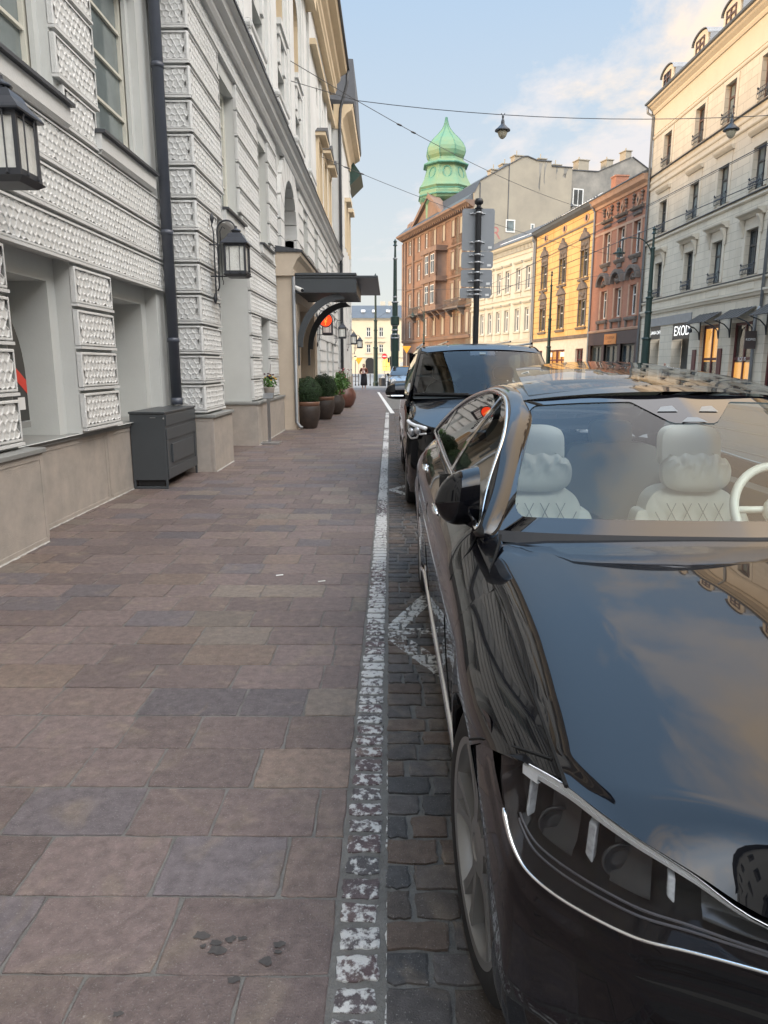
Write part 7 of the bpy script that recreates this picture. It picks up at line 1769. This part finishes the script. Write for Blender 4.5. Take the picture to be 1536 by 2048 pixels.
def rsurf(c, hw, hz, d, lean, n=17, m=11, edge=3.2, puff=.05, quilt=0.0):
    """cushion-like panel facing -Y: centre c, half width, half height"""
    G = np.zeros((n, m, 3)); B = np.zeros((n, m, 3))
    for i, u in enumerate(np.linspace(-1,1,n)):
        for j, v in enumerate(np.linspace(-1,1,m)):
            r = (abs(u)**edge+abs(v)**edge)**(1/edge); k = max(abs(u),abs(v)); s = k/r if r > 1e-6 else 1
            x, z = u*s*hw, v*s*hz; bulge = puff*(1-min(1,k)**4)
            if quilt and k < .95: bulge += quilt*(abs(math.sin((x/.075+z/.11)*PI/1))**.5*abs(math.sin((x/.075-z/.11)*PI/1))**.5-.5)
            y = lean*z; G[i,j] = (c[0]+x, c[1]+y-d/2-bulge, c[2]+z); B[i,j] = (c[0]+x, c[1]+y+d/2+bulge*.6, c[2]+z)
    return G, B
def cushion(mb, *a, **k):
    G, B = rsurf(*a, **k); mb.grid(G); mb.grid(B)
    for A_, B_2 in ((G[0],B[0]),(G[-1],B[-1]),(G[:,0],B[:,0]),(G[:,-1],B[:,-1])): mb.grid(np.stack([A_,B_2]))
def seat(cx, cy, sc=1.0):
    st_ = []
    mb = MB(); cushion(mb, (cx,cy,.64), .235, .33, .13, .22, n=49, m=49, edge=4.2, puff=.022, quilt=.004)
    for sx in (-1,1): cushion(mb, (cx+sx*.235,cy-.03,.58), .055, .28, .10, .22, edge=3, puff=.02)
    q = mb.build('seat', leather, sal, smooth=True)
    mb = MB(); cushion(mb, (cx,cy-.25,.40), .26, .10, .46, 0, edge=3, puff=.02); mb.build('seat_cushion', leather, q, smooth=True)
    mb = MB(); cushion(mb, (cx,cy+.08,1.15), .142, .112, .075, .20, n=25, m=17, edge=4.0, puff=.022); mb.build('headrest', leather, q, smooth=True)
    mb = MB(); G, B = rsurf((cx,cy-.015,1.045), .162, .090, .05, .1, n=41, m=25, edge=3.0, puff=.034)
    for A_ in (G, B):
        for i in range(41):
            for j in range(25):
                u = i/40*2-1; v = j/24*2-1; A_[i,j,1] += (.006*math.sin(u*11+v*3)+.004*math.sin(u*23-v*5))*max(0, v+.5)*(1-abs(v)**6); A_[i,j,2] += .006*math.sin(u*13)*(1 if v > .6 else 0); 
    mb.grid(G); mb.grid(B); mb.build('neck_pillow', mat('cream_pillow', (0.74,0.71,0.64), .6), q, smooth=True)
    mb = MB()      # stitched diamonds
    for k in range(-7, 8):
        for sl in (-1, 1):
            pts = []
            for t in np.linspace(-.30,.26,15):
                x = .105*k*.5*2*.72+sl*(t+.0)*.52
                if abs(x) < .205: pts.append((cx+x, cy+.22*t-.108, .64+t))
            if len(pts) > 2: mb.tube(pts, .0022, 4)
    mb.build('quilt_stitching', mat('quilt_seam', (0.30,0.29,0.26), .7), q)
    return q
s1 = seat(.71, 3.42); s2 = seat(1.47, 3.42)
mb = MB(); text_mesh(mb, 'Mercedes', lambda x,y,d: (.745+x+.25*y, 3.42+.22*(.16)-.112, .80+y), .04, 0); mb.build('seat_lettering', M['black'], s1)
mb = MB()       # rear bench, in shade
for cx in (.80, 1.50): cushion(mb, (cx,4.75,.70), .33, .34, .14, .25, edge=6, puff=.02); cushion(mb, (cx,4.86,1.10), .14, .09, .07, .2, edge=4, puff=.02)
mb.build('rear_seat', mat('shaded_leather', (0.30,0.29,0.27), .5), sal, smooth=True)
mb = MB(); ring = [(1.63+.185*math.cos(a), 2.93+.09*math.sin(a)*.9, .955+.175*math.sin(a)) for a in np.linspace(0,2*PI,40)]; mb.tube(ring, .019, 10); 
for a in (PI, 0, -PI/2): mb.tube([(1.63,2.95,.955),(1.63+.18*math.cos(a),2.94+.08*math.sin(a),.955+.17*math.sin(a))], .016, 6)
mb.lathe((1.63,2.93,.955), [(.065,-.02),(.06,.02),(0,.03)], 14, axis='y'); mb.build('steering_wheel', leather, sal, smooth=True)
mb = MB(); mb.grid(np.array([[(S.Xc-gw(y)*.93*q, y, gz(y)+.010) for q in np.linspace(1,-1,9)] for y in np.linspace(4.0,4.9,6)])); mb.build('headliner', leather, sal)

# ------------------------------------------------------------------------------------------------ van behind it
van = thing('parked_van', 'black passenger van parked behind the saloon', 'van', (1.14, 9.6, 0), 0, 'cars parked along the pavement')
Vn = Car(van, 1.14)
VA1, VA2, VAR, VAZ = 8.05, 11.35, .39, .35
VW = .955
vplan = pchip([7.1,7.3,7.6,8.0,9,11,12,12.1],[.72,.88,.96,.985,.990,.990,.975,.95])
vtop = pchip([7.1,7.5,8.0,8.5,8.85,9.2,10,11,12.1],[.95,1.01,1.05,1.09,1.13,1.14,1.15,1.16,1.16])
def vflank(y, z):
    W = vplan(y); zt = vtop(y); a = np.clip((z-.80)/(zt-.80), 0, 1); up = W-.035*a**2; b = np.clip((.80-z)/.4, 0, 2); dn = W-.018*b**1.6-.08*np.clip((.34-z)/.12, 0, 1)**2
    cr = .010*np.exp(-((z-.78)/.03)**2)+.012*np.exp(-((z-.45)/.05)**2)
    fl = sum(.012*np.exp(-((np.hypot(y-c, z-VAZ)-VAR)/.08)**2) for c in (VA1, VA2))
    return np.where(z > .80, up, dn)-cr+fl
def vlip(y):
    zl = np.full_like(np.asarray(y, float), .24)
    for c in (VA1, VA2): zl = np.where(abs(y-c) < VAR, np.maximum(zl, VAZ+VAR*np.sqrt(np.clip(1-((y-c)/VAR)**2, 0, None))), zl)
    return zl
ysv = arch_samples(7.62, 12.08, [VA1, VA2], VAR); ysv = ysv[ysv >= 7.62-1e-9]
def vgrid(sg):
    G = np.zeros((len(ysv), 26, 3))
    for i, y in enumerate(ysv): zt, zl = float(vtop(y)), float(vlip(y)); z = zt+(zl-zt)*np.linspace(0,1,26); G[i] = Vn.p(vflank(np.full(26,y), z), y, z, sg)
    return G
mb = MB(); Vn.both(mb, vgrid)
# front fascia
vw_ = np.array([0,.3,.5,.65,.78,.86,.90,.925]); vy_ = np.array([7.05,7.08,7.15,7.24,7.36,7.48,7.56,7.64]); cv = np.linspace(0,1,len(vw_)); cvf = np.linspace(0,1,40); vwf = pchip(cv,vw_)(cvf); vyf = pchip(cv,vy_)(cvf)
vzt = pchip(cv,[.90,.90,.91,.925,.95,.98,1.0,1.02])(cvf)
def vf(sg):
    G = np.zeros((40, 24, 3))
    for k in range(40):
        z = vzt[k]+(.22-vzt[k])*np.linspace(0,1,24); b = np.clip((.85-z)/.4,0,1); o = .07*np.sin(b*PI/2)-.10*np.clip((.42-z)/.22,0,1)**2; kk = 1-cvf[k]**2*.9
        y = vyf[k]-o*kk; w = vwf[k]+.03*np.sin(b*PI/2)*cvf[k]
        if cvf[k] > .86: f = (cvf[k]-.86)/.14; w = w*(1-f)+vflank(np.full(24,7.62), z)*f; y = y*(1-f)+7.62*f
        G[k] = Vn.p(w, y, z, sg)
    return G
Vn.both(mb, vf)
# bonnet
def vh(sg):
    G = np.zeros((20, 24, 3))
    for i, q in enumerate(np.linspace(0,1,20)):
        w0 = q*.93; y0 = float(np.interp(w0, vwf, vyf)); y1 = 8.42+.28*q**2; v = np.linspace(0,1,24); y = y0+(y1-y0)*v; z0 = float(np.interp(w0, vwf, vzt)); z1 = 1.19-.06*q**2
        z = z0+(z1-z0)*(1-(1-v)**1.9); w = w0*(1-.03*v)+0*v
        G[i] = Vn.p(w, y, z-.02*(q > .97), sg)
    return G
mb2 = MB(); Vn.both(mb2, vh); mb2.build('bonnet', paint, van, smooth=True, weld=True)
# pillars, roof
WV = lambda z: .915-.150*np.clip((z-1.14)/.62, 0, 1.3)**1.2
vin_ = np.array([(8.75,1.16),(8.95,1.32),(9.18,1.52),(9.34,1.655),(9.5,1.70),(10,1.715),(11,1.71),(11.7,1.69),(11.95,1.60),(12.0,1.3),(11.98,1.19)])
vout = np.array([(.90,8.55,1.14),(.865,8.78,1.31),(.80,9.05,1.54),(.755,9.22,1.70),(.735,9.38,1.775),(.72,10,1.80),(.72,11,1.80),(.72,11.8,1.785),(.74,12.06,1.70),(.84,12.1,1.3),(.90,12.1,1.16)])
vi = curve3(np.stack([WV(vin_[:,1]), vin_[:,0], vin_[:,1]],1), 70); vo = curve3(vout, 70)
Vn.both(mb, lambda sg: np.stack([Vn.p((vi*(1-f)+vo*f)[:,0]+.015*math.sin(PI*f), (vi*(1-f)+vo*f)[:,1], (vi*(1-f)+vo*f)[:,2]+.008*math.sin(PI*f), sg) for f in np.linspace(0,1,6)], 1))
Vn.both(mb, lambda sg: np.stack([Vn.p(vflank(np.linspace(8.3,12.08,30), vtop(np.linspace(8.3,12.08,30))), np.linspace(8.3,12.08,30), vtop(np.linspace(8.3,12.08,30)), sg), Vn.p(.905, np.linspace(8.3,12.08,30), np.interp(np.linspace(8.3,12.08,30),[8.3,8.8,9.2,12.1],[1.10,1.165,1.175,1.185]), sg)]))
mb.grid(np.array([[Vn.p(.735*q if y > 9.3 else .755*q, y-.18*(1-q*q)*np.clip((10-y)/.8,0,1), (np.interp(y,[9.2,9.38,10,11,11.8,12.06],[1.70,1.775,1.80,1.80,1.785,1.70]))+.045*(1-abs(q)**2.4)) for q in np.linspace(1,-1,25)] for y in np.linspace(9.2,12.06,24)]))
mb.grid(np.array([[Vn.p(.93*q*(1-.12*(z > 1.2)), 12.1, z) for q in np.linspace(1,-1,9)] for z in np.linspace(1.75,.25,12)]))
mb.build('body', paint, van, smooth=True, weld=True)
def vws(nu, nv, u0,u1,v0,v1,off=0):
    G = np.zeros((nu,nv,3))
    for i, u in enumerate(np.linspace(u0,u1,nu)):
        for j, v in enumerate(np.linspace(v0,v1,nv)):
            wb, wt = .87*u, .745*u; w = wb+(wt-wb)*v; y = (8.42+.26*u*u)*(1-v)+(9.04+.18*u*u)*v; z = 1.185*(1-v)+(1.745-.03*u*u)*v+.03*math.sin(PI*v); G[i,j] = (Vn.Xc-w, y-off, z+off*.7)
    return G
nu2, nv2 = 41, 21
def vm(i, j):
    u = -1+2*(i+.5)/(nu2-1); v = (j+.5)/(nv2-1)
    return 1 if (abs(u) > .945 or v < .06 or v > .95 or (v > .84 and abs(u) < .18)) else 0
mb = MB(); mb.grid(vws(nu2,nv2,-1,1,0,1), 0, vm); vwsc = mb.build('windscreen', [glass_mat('van_glass', (.62,.72,.72)), frit], van, smooth=True)
mb = MB(); mb.grid(vws(2,2,-.05,.05,.86,.92,.005)); mb.build('sensor_window', M['pane_light'], vwsc)
mb = MB(); mb.tube(vws(16,1,.98,.05,.03,.03,.012)[:,0], .012, 6); mb.tube(vws(16,1,-.05,-.9,.03,.03,.012)[:,0], .012, 6); mb.tube(vws(16,1,.9,.25,.04,.045,.02)[:,0], .010, 6); mb.build('wiper', M['black'], van)
for sg in (-1, 1):
    bz = np.interp(vi[:,1],[8.3,8.8,9.2,12.1],[1.11,1.17,1.18,1.19]); mb = MB(); mb.grid(np.stack([Vn.p(WV(bz*(1-f)+vi[:,2]*f)-.008, vi[:,1], bz*(1-f)+vi[:,2]*f, sg) for f in np.linspace(0,1,6)],1)); mb.build('side_window', glass_mat('van_side_glass', (.16,.18,.18)), van, smooth=True)
    for y, z0, z1, wd in ((9.35,1.18,1.69,.05),(10.6,1.18,1.71,.05),(9.02,1.17,1.40,.025)): mb = MB(); mb.grid(np.array([[Vn.p(WV(z)-.003, y-wd, z, sg), Vn.p(WV(z)-.003, y+wd, z, sg)] for z in np.linspace(z0,z1,5)])); mb.build('door_pillar', frit, van)
    mb = MB()
    for pts in ([(8.60,1.10),(8.62,.8),(8.50,.55),(8.45,.28)],[(9.45,1.15),(9.45,.6),(9.42,.28)],[(10.7,1.15),(10.7,.6),(10.68,.28)],[(9.5,1.0),(12.0,1.0)],[(7.62,.98),(7.62,.70),(7.70,.55)]): mb.tube([Vn.p(float(vflank(np.float64(y),np.float64(z))),y,z,sg) for y,z in pts], .005, 5)
    mb.tube([Vn.p(.90,y,float(np.interp(y,[7.6,8.6],[1.03,1.115])),sg) for y in np.linspace(7.6,8.55,10)], .006, 5)
    mb.build('panel_gap', seam, van)
    mb = MB()       # mirror
    Vg = np.zeros((10, 15, 3))
    for i, f in enumerate(np.linspace(0,1,10)):
        w = .96+.235*f; hz = .098*(1-.5*f**4)*(1 if f < .99 else .3); hy = .085*(1-.6*f**4)*(1 if f < .99 else .3)
        for k in range(15): a = 2*PI*k/14; ca, sa = math.cos(a), math.sin(a); Vg[i,k] = Vn.p(w, 8.78-hy*np.sign(ca)*abs(ca)**.7-.02*f, 1.245+hz*np.sign(sa)*abs(sa)**.7-.01*f, sg)
    mb.grid(Vg); mb.add(Vg[0,:-1], [tuple(range(14))]); mb.add(Vg[-1,:-1], [tuple(range(14))])
    mb.hexa([Vn.p(*q,sg) for q in [(.90,8.72,1.14),(.90,8.84,1.14),(1.03,8.82,1.16),(1.03,8.74,1.16),(.90,8.72,1.20),(.90,8.84,1.20),(1.03,8.82,1.20),(1.03,8.74,1.20)]])
    vmir = mb.build('door_mirror', paint, van, smooth=True, auto=45)
    mb = MB(); mb.tube([Vn.p(w,8.70-.04*math.sin((w-.96)/.23*PI)*.3,1.19,sg) for w in np.linspace(.98,1.18,8)], .010, 6); mb.build('mirror_trim', M['chrome'], vmir)
    # headlamp
    mb = MB(); kk = range(21, 38)
    def vp(k, f, d): 
        z = vzt[k]-.015-(.185-.10*abs((k-32)/11.)**1.5)*f*(1-.25*(k < 26)); return Vn.p(vwf[k]+.025*cvf[k]-.004+d*cvf[k], vyf[k]-.045*(1-cvf[k]**2*.9)-d, z, sg)
    mb.grid(np.array([[vp(k,f,.006) for f in np.linspace(0,1,6)] for k in kk])); vh_ = mb.build('headlight', frit, van, smooth=True)
    mb = MB(); mb.tube(np.array([vp(k,.16,.012) for k in kk]), .020, 8); mb.tube(np.array([vp(k,.98,.010) for k in kk]), .010, 6); mb.tube(np.array([vp(36,f,.010) for f in (.1,.5,.95)]), .010, 6); mb.build('light_bar', drl, vh_, smooth=True)
    mb = MB()
    for k in (25,30): mb.lathe(vp(k,.58,.02), [(.045,.01),(.04,-.01),(.02,-.02),(0,-.022)], 14, axis='y')
    mb.build('projector', mat('van_projector', (0.5,0.52,0.55), .08, metal=.7), vh_, smooth=True)
    for c in (VA1, VA2):
        wheel(Vn, .955, c, .345, .345, .235, .235, van, sg, 5)
        mb = MB(); th_ = np.linspace(-.2, PI+.2, 20); mb.grid(np.array([[Vn.p(w_, c+(VAR+.01)*math.cos(a), VAZ+(VAR+.01)*math.sin(a), sg) for w_ in (.91,.6)] for a in th_])); mb.grid(np.array([[Vn.p(.6, c+r*math.cos(a), VAZ+r*math.sin(a), sg) for r in (0.0,VAR+.01)] for a in th_])); mb.build('wheel_liner', M['liner'], van)
    mb = MB(); mb.tube([Vn.p(.70,y,1.83,sg) for y in np.linspace(9.5,11.9,8)], .016, 6); mb.build('roof_rail', M['black_gloss'], van)
mb = MB(); mb.box(Vn.Xc-.88,Vn.Xc+.88,7.3,12.0,.22,.26); mb.build('underbody', M['liner'], van)
mb = MB(); mb.box(Vn.Xc-.52,Vn.Xc+.52,6.98,7.02,.45,.80)
for k in range(3): mb.box(Vn.Xc-.52,Vn.Xc+.52,6.96,6.98,.52+.1*k,.545+.1*k)
mb.build('grille', M['chrome'], van)
mb = MB(); mb.grid(np.array([[Vn.p(.86*q,y,z) for q in np.linspace(1,-1,9)] for y,z in [(8.5,1.165),(8.9,1.18),(9.2,1.15),(9.25,.7)]])); mb.build('dashboard', darktrim, van)
mb = MB()
for cx in (.72,1.56): cushion(mb, (cx,9.85,1.0), .25, .34, .14, .2, edge=3, puff=.03); cushion(mb, (cx,9.98,1.45), .14, .10, .08, .2, edge=2.6, puff=.03)
mb.build('seat', darktrim, van, smooth=True)
mb = MB(); mb.tube([(1.55+.19*math.cos(a),9.28,1.14+.19*math.sin(a)) for a in np.linspace(0,2*PI,24)], .018, 6); mb.build('steering_wheel', darktrim, van)
mb = MB()
for sg in (-1,1): mb.tube([Vn.p(.40,9.35,1.85,sg),Vn.p(.40,11.9,1.86,sg)], .012, 5)
mb.build('roof_strip', M['chrome'], van)

# ------------------------------------------------------------------------------------------------ small silver car far along the lane
sc = thing('parked_car', 'small silver car parked far up the lane beyond the van', 'car', (.82,44,0), 0, 'cars parked along the pavement')
Sv = Car(sc, .80)
secs = [(42.0,.62,.30,.66),(42.15,.80,.25,.74),(42.6,.86,.24,.86),(43.2,.87,.24,.96),(44.5,.88,.24,.98),(45.6,.87,.24,.97),(46.0,.80,.28,.95)]
mb = MB(); G = []
for y, w, z0, z1 in secs:
    G.append([(Sv.Xc+q*w*(1-.08*(z == z1)), y, z) for q, z in [(-.9,z0),(-1,z0+.15),(-1,(z0+z1)/2+.1),(-.97,z1-.06),(-.88,z1),(0,z1+.03),(.88,z1),(.97,z1-.06),(1,(z0+z1)/2+.1),(1,z0+.15),(.9,z0)]])
mb.grid(np.array(G)); mb.add([g for g in G[0]], [tuple(range(11))]); mb.add([g for g in G[-1]], [tuple(range(11))]); mb.build('body', silver, sc, smooth=True, auto=40)
mb = MB(); G = [[(Sv.Xc+q*w, y, z) for q in np.linspace(-1,1,9)] for y, w, z in [(43.1,.76,.98),(43.75,.62,1.40),(44.0,.60,1.46)]]; 
mb.grid(np.array(G)); mb.build('windscreen', frit, sc, smooth=True)
mb = MB(); mb.grid(np.array([[(Sv.Xc+q*.60, y, z+.03*(1-q*q)) for q in np.linspace(-1,1,9)] for y, z in [(44.0,1.46),(44.8,1.49),(45.5,1.45),(45.95,1.25)]])); mb.build('roof', silver, sc, smooth=True)
for sg in (-1,1):
    mb = MB(); mb.add([Sv.p(w,y,z,sg) for w,y,z in [(.82,43.15,.98),(.61,43.8,1.40),(.60,44.1,1.45),(.60,45.4,1.43),(.64,45.9,1.25),(.82,45.9,.97)]], [(0,1,2,3,4,5)]); mb.build('side_window', frit, sc)
    mb = MB(); mb.tube([Sv.p(.82,43.15,.98,sg),Sv.p(.61,43.82,1.42,sg),Sv.p(.60,44.1,1.47,sg),Sv.p(.60,45.4,1.45,sg),Sv.p(.66,45.95,1.2,sg)], .035, 6); mb.build('roof_pillar', silver, sc)
    mb = MB(); mb.lathe(Sv.p(.92,43.3,1.02,sg), [(0,-.09),(.07,-.05),(.08,.04),(0,.09)], 8); mb.build('door_mirror', M['black'], sc)
    mb = MB(); mb.lathe(Sv.p(.58,42.10,.64,sg), [(0,-.06),(.16,-.03),(.16,.03),(0,.06)], 12, axis='y'); mb.build('headlight', drl, sc)
    for y in (42.75, 45.2):
        mb = MB(); mb.lathe(Sv.p(.86,y,.31,sg), [(0,-.05),(.2,-.05),(.31,-.1),(.31,.02),(.2,.03),(0,.02)], 20, axis='x'); mb.build('wheel', M['rubber'], sc)
# ============================================================ LIGHT, SKY, CAMERA
EL, AZ_ = math.radians(9.0), math.radians(252)     # sun low over the roofs on the left, a little behind the viewer (azimuth clockwise from +Y)
sd = Vector((math.sin(AZ_)*math.cos(EL), math.cos(AZ_)*math.cos(EL), math.sin(EL)))
sl = bpy.data.lights.new('sun', 'SUN'); sl.energy = 3.6; sl.angle = math.radians(16); sl.color = (1.0, 0.68, 0.36)
so = bpy.data.objects.new('sun', sl); COL.objects.link(so); so.rotation_euler = sd.to_track_quat('Z', 'Y').to_euler()
wd = bpy.data.worlds.new('World'); SC.world = wd; wd.use_nodes = True; nt = wd.node_tree
bg = nt.nodes['Background']; sky = nt.nodes.new('ShaderNodeTexSky'); sky.sky_type = 'NISHITA'; sky.sun_disc = False; sky.sun_elevation = EL; sky.sun_rotation = AZ_
sky.air_density = 1.0; sky.dust_density = 1.0; sky.ozone_density = 1.5
L = nt.links.new; N = nt.nodes.new
tc = N('ShaderNodeTexCoord'); sep = N('ShaderNodeSeparateXYZ'); L(tc.outputs['Generated'], sep.inputs[0])
def mr(o, a, b, c, d, cl=True):
    r = N('ShaderNodeMapRange'); r.inputs['From Min'].default_value = a; r.inputs['From Max'].default_value = b; r.inputs['To Min'].default_value = c; r.inputs['To Max'].default_value = d; r.clamp = cl; L(o, r.inputs['Value']); return r.outputs['Result']
def mth(op, a, b):
    n = N('ShaderNodeMath'); n.operation = op
    for i, v in enumerate((a, b)):
        if hasattr(v, 'type'): L(v, n.inputs[i])
        else: n.inputs[i].default_value = v
    return n.outputs[0]
# high thin veil that takes the hard blue out of the sky, then broken evening clouds on a plane overhead
veil = N('ShaderNodeMix'); veil.data_type = 'RGBA'; veil.inputs['Factor'].default_value = SKY_VEIL
hz = N('ShaderNodeMix'); hz.data_type = 'RGBA'; hz.inputs['A'].default_value = (*[v*SKY_K for v in (1.0,1.0,.93)], 1); hz.inputs['B'].default_value = (*[v*SKY_K for v in (.47,.72,1.05)], 1)
L(mr(sep.outputs[2], 0.02, .55, 0, 1), hz.inputs['Factor'])
L(sky.outputs[0], veil.inputs['A']); L(hz.outputs['Result'], veil.inputs['B'])
zz = mth('ADD', mth('MAXIMUM', sep.outputs[2], 0.0), .16)
cx, cy = mth('DIVIDE', sep.outputs[0], zz), mth('DIVIDE', sep.outputs[1], zz)
cmb = N('ShaderNodeCombineXYZ'); L(mth('ADD', cx, CL_OFF[0]), cmb.inputs[0]); L(mth('ADD', mth('MULTIPLY', cy, .75), CL_OFF[1]), cmb.inputs[1])
nz = N('ShaderNodeTexNoise'); nz.inputs['Scale'].default_value = 1.5; nz.inputs['Detail'].default_value = 11; nz.inputs['Roughness'].default_value = .62; nz.inputs['Distortion'].default_value = .35; L(cmb.outputs[0], nz.inputs['Vector'])
nb = N('ShaderNodeTexNoise'); nb.inputs['Scale'].default_value = .42; nb.inputs['Detail'].default_value = 2; L(cmb.outputs[0], nb.inputs['Vector'])
cov = mth('ADD', nz.outputs['Fac'], mr(nb.outputs['Fac'], .3, .7, -.12, .12))
cov2 = mth('ADD', cov, mr(sep.outputs[0], .02, .36, -.05, .17))          # more cloud to the right of the street
mask = mr(cov2, .54, .645, 0, .95)
n3 = N('ShaderNodeTexNoise'); n3.inputs['Scale'].default_value = 2.6; n3.inputs['Detail'].default_value = 6; L(cmb.outputs[0], n3.inputs['Vector'])
ccol = N('ShaderNodeMix'); ccol.data_type = 'RGBA'; ccol.inputs['A'].default_value = (*[v*SKY_K for v in (.98,.95,.96)], 1); ccol.inputs['B'].default_value = (*[v*SKY_K for v in (1.45,1.12,.78)], 1)
L(mr(mth('ADD', n3.outputs['Fac'], mr(sep.outputs[0], 0, .5, -.12, .10)), .44, .66, 0, 1), ccol.inputs['Factor'])
fin = N('ShaderNodeMix'); fin.data_type = 'RGBA'; L(mask, fin.inputs['Factor']); L(veil.outputs['Result'], fin.inputs['A']); L(ccol.outputs['Result'], fin.inputs['B'])
# brightness added to the unseen sky to light the facades: most right, less behind
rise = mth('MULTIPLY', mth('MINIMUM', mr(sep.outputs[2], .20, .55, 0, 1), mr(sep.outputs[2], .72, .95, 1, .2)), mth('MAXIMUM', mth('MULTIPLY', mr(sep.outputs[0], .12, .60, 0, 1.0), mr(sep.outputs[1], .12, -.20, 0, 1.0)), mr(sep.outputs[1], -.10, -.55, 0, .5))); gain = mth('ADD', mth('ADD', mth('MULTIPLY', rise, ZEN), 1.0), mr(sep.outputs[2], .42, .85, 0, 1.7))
sky_fill = N('ShaderNodeMix'); sky_fill.data_type = 'RGBA'; sky_fill.inputs['B'].default_value = (*[v*SKY_K for v in (.93,.94,.95)], 1); L(mr(rise, 0, .6, 0, .85), sky_fill.inputs['Factor'])
vm = N('ShaderNodeVectorMath'); vm.operation = 'SCALE'; L(fin.outputs['Result'], sky_fill.inputs['A']); L(sky_fill.outputs['Result'], vm.inputs[0]); L(gain, vm.inputs['Scale'])
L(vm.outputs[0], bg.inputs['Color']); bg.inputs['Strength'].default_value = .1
cam = bpy.data.cameras.new('camera'); co = bpy.data.objects.new('camera', cam); COL.objects.link(co); SC.camera = co
cam.sensor_fit = 'VERTICAL'; cam.sensor_height = 24.0; cam.lens = 1420/2048*24.0; cam.clip_start = .05; cam.clip_end = 8000
pitch = math.radians(11.6587); yaw = math.radians(.4742)
co.location = (0, 0, H); co.rotation_euler = (PI/2-pitch, 0, yaw)
vs = SC.view_settings; vs.view_transform = 'Standard'; vs.look = 'None'; vs.exposure = EXPO; vs.gamma = 1.0
SC.render.resolution_x = 768; SC.render.resolution_y = 1024
SC.cycles.max_bounces = 8; SC.cycles.diffuse_bounces = 3; SC.cycles.glossy_bounces = 4; SC.cycles.transparent_max_bounces = 16
SC.cycles.use_denoising = True
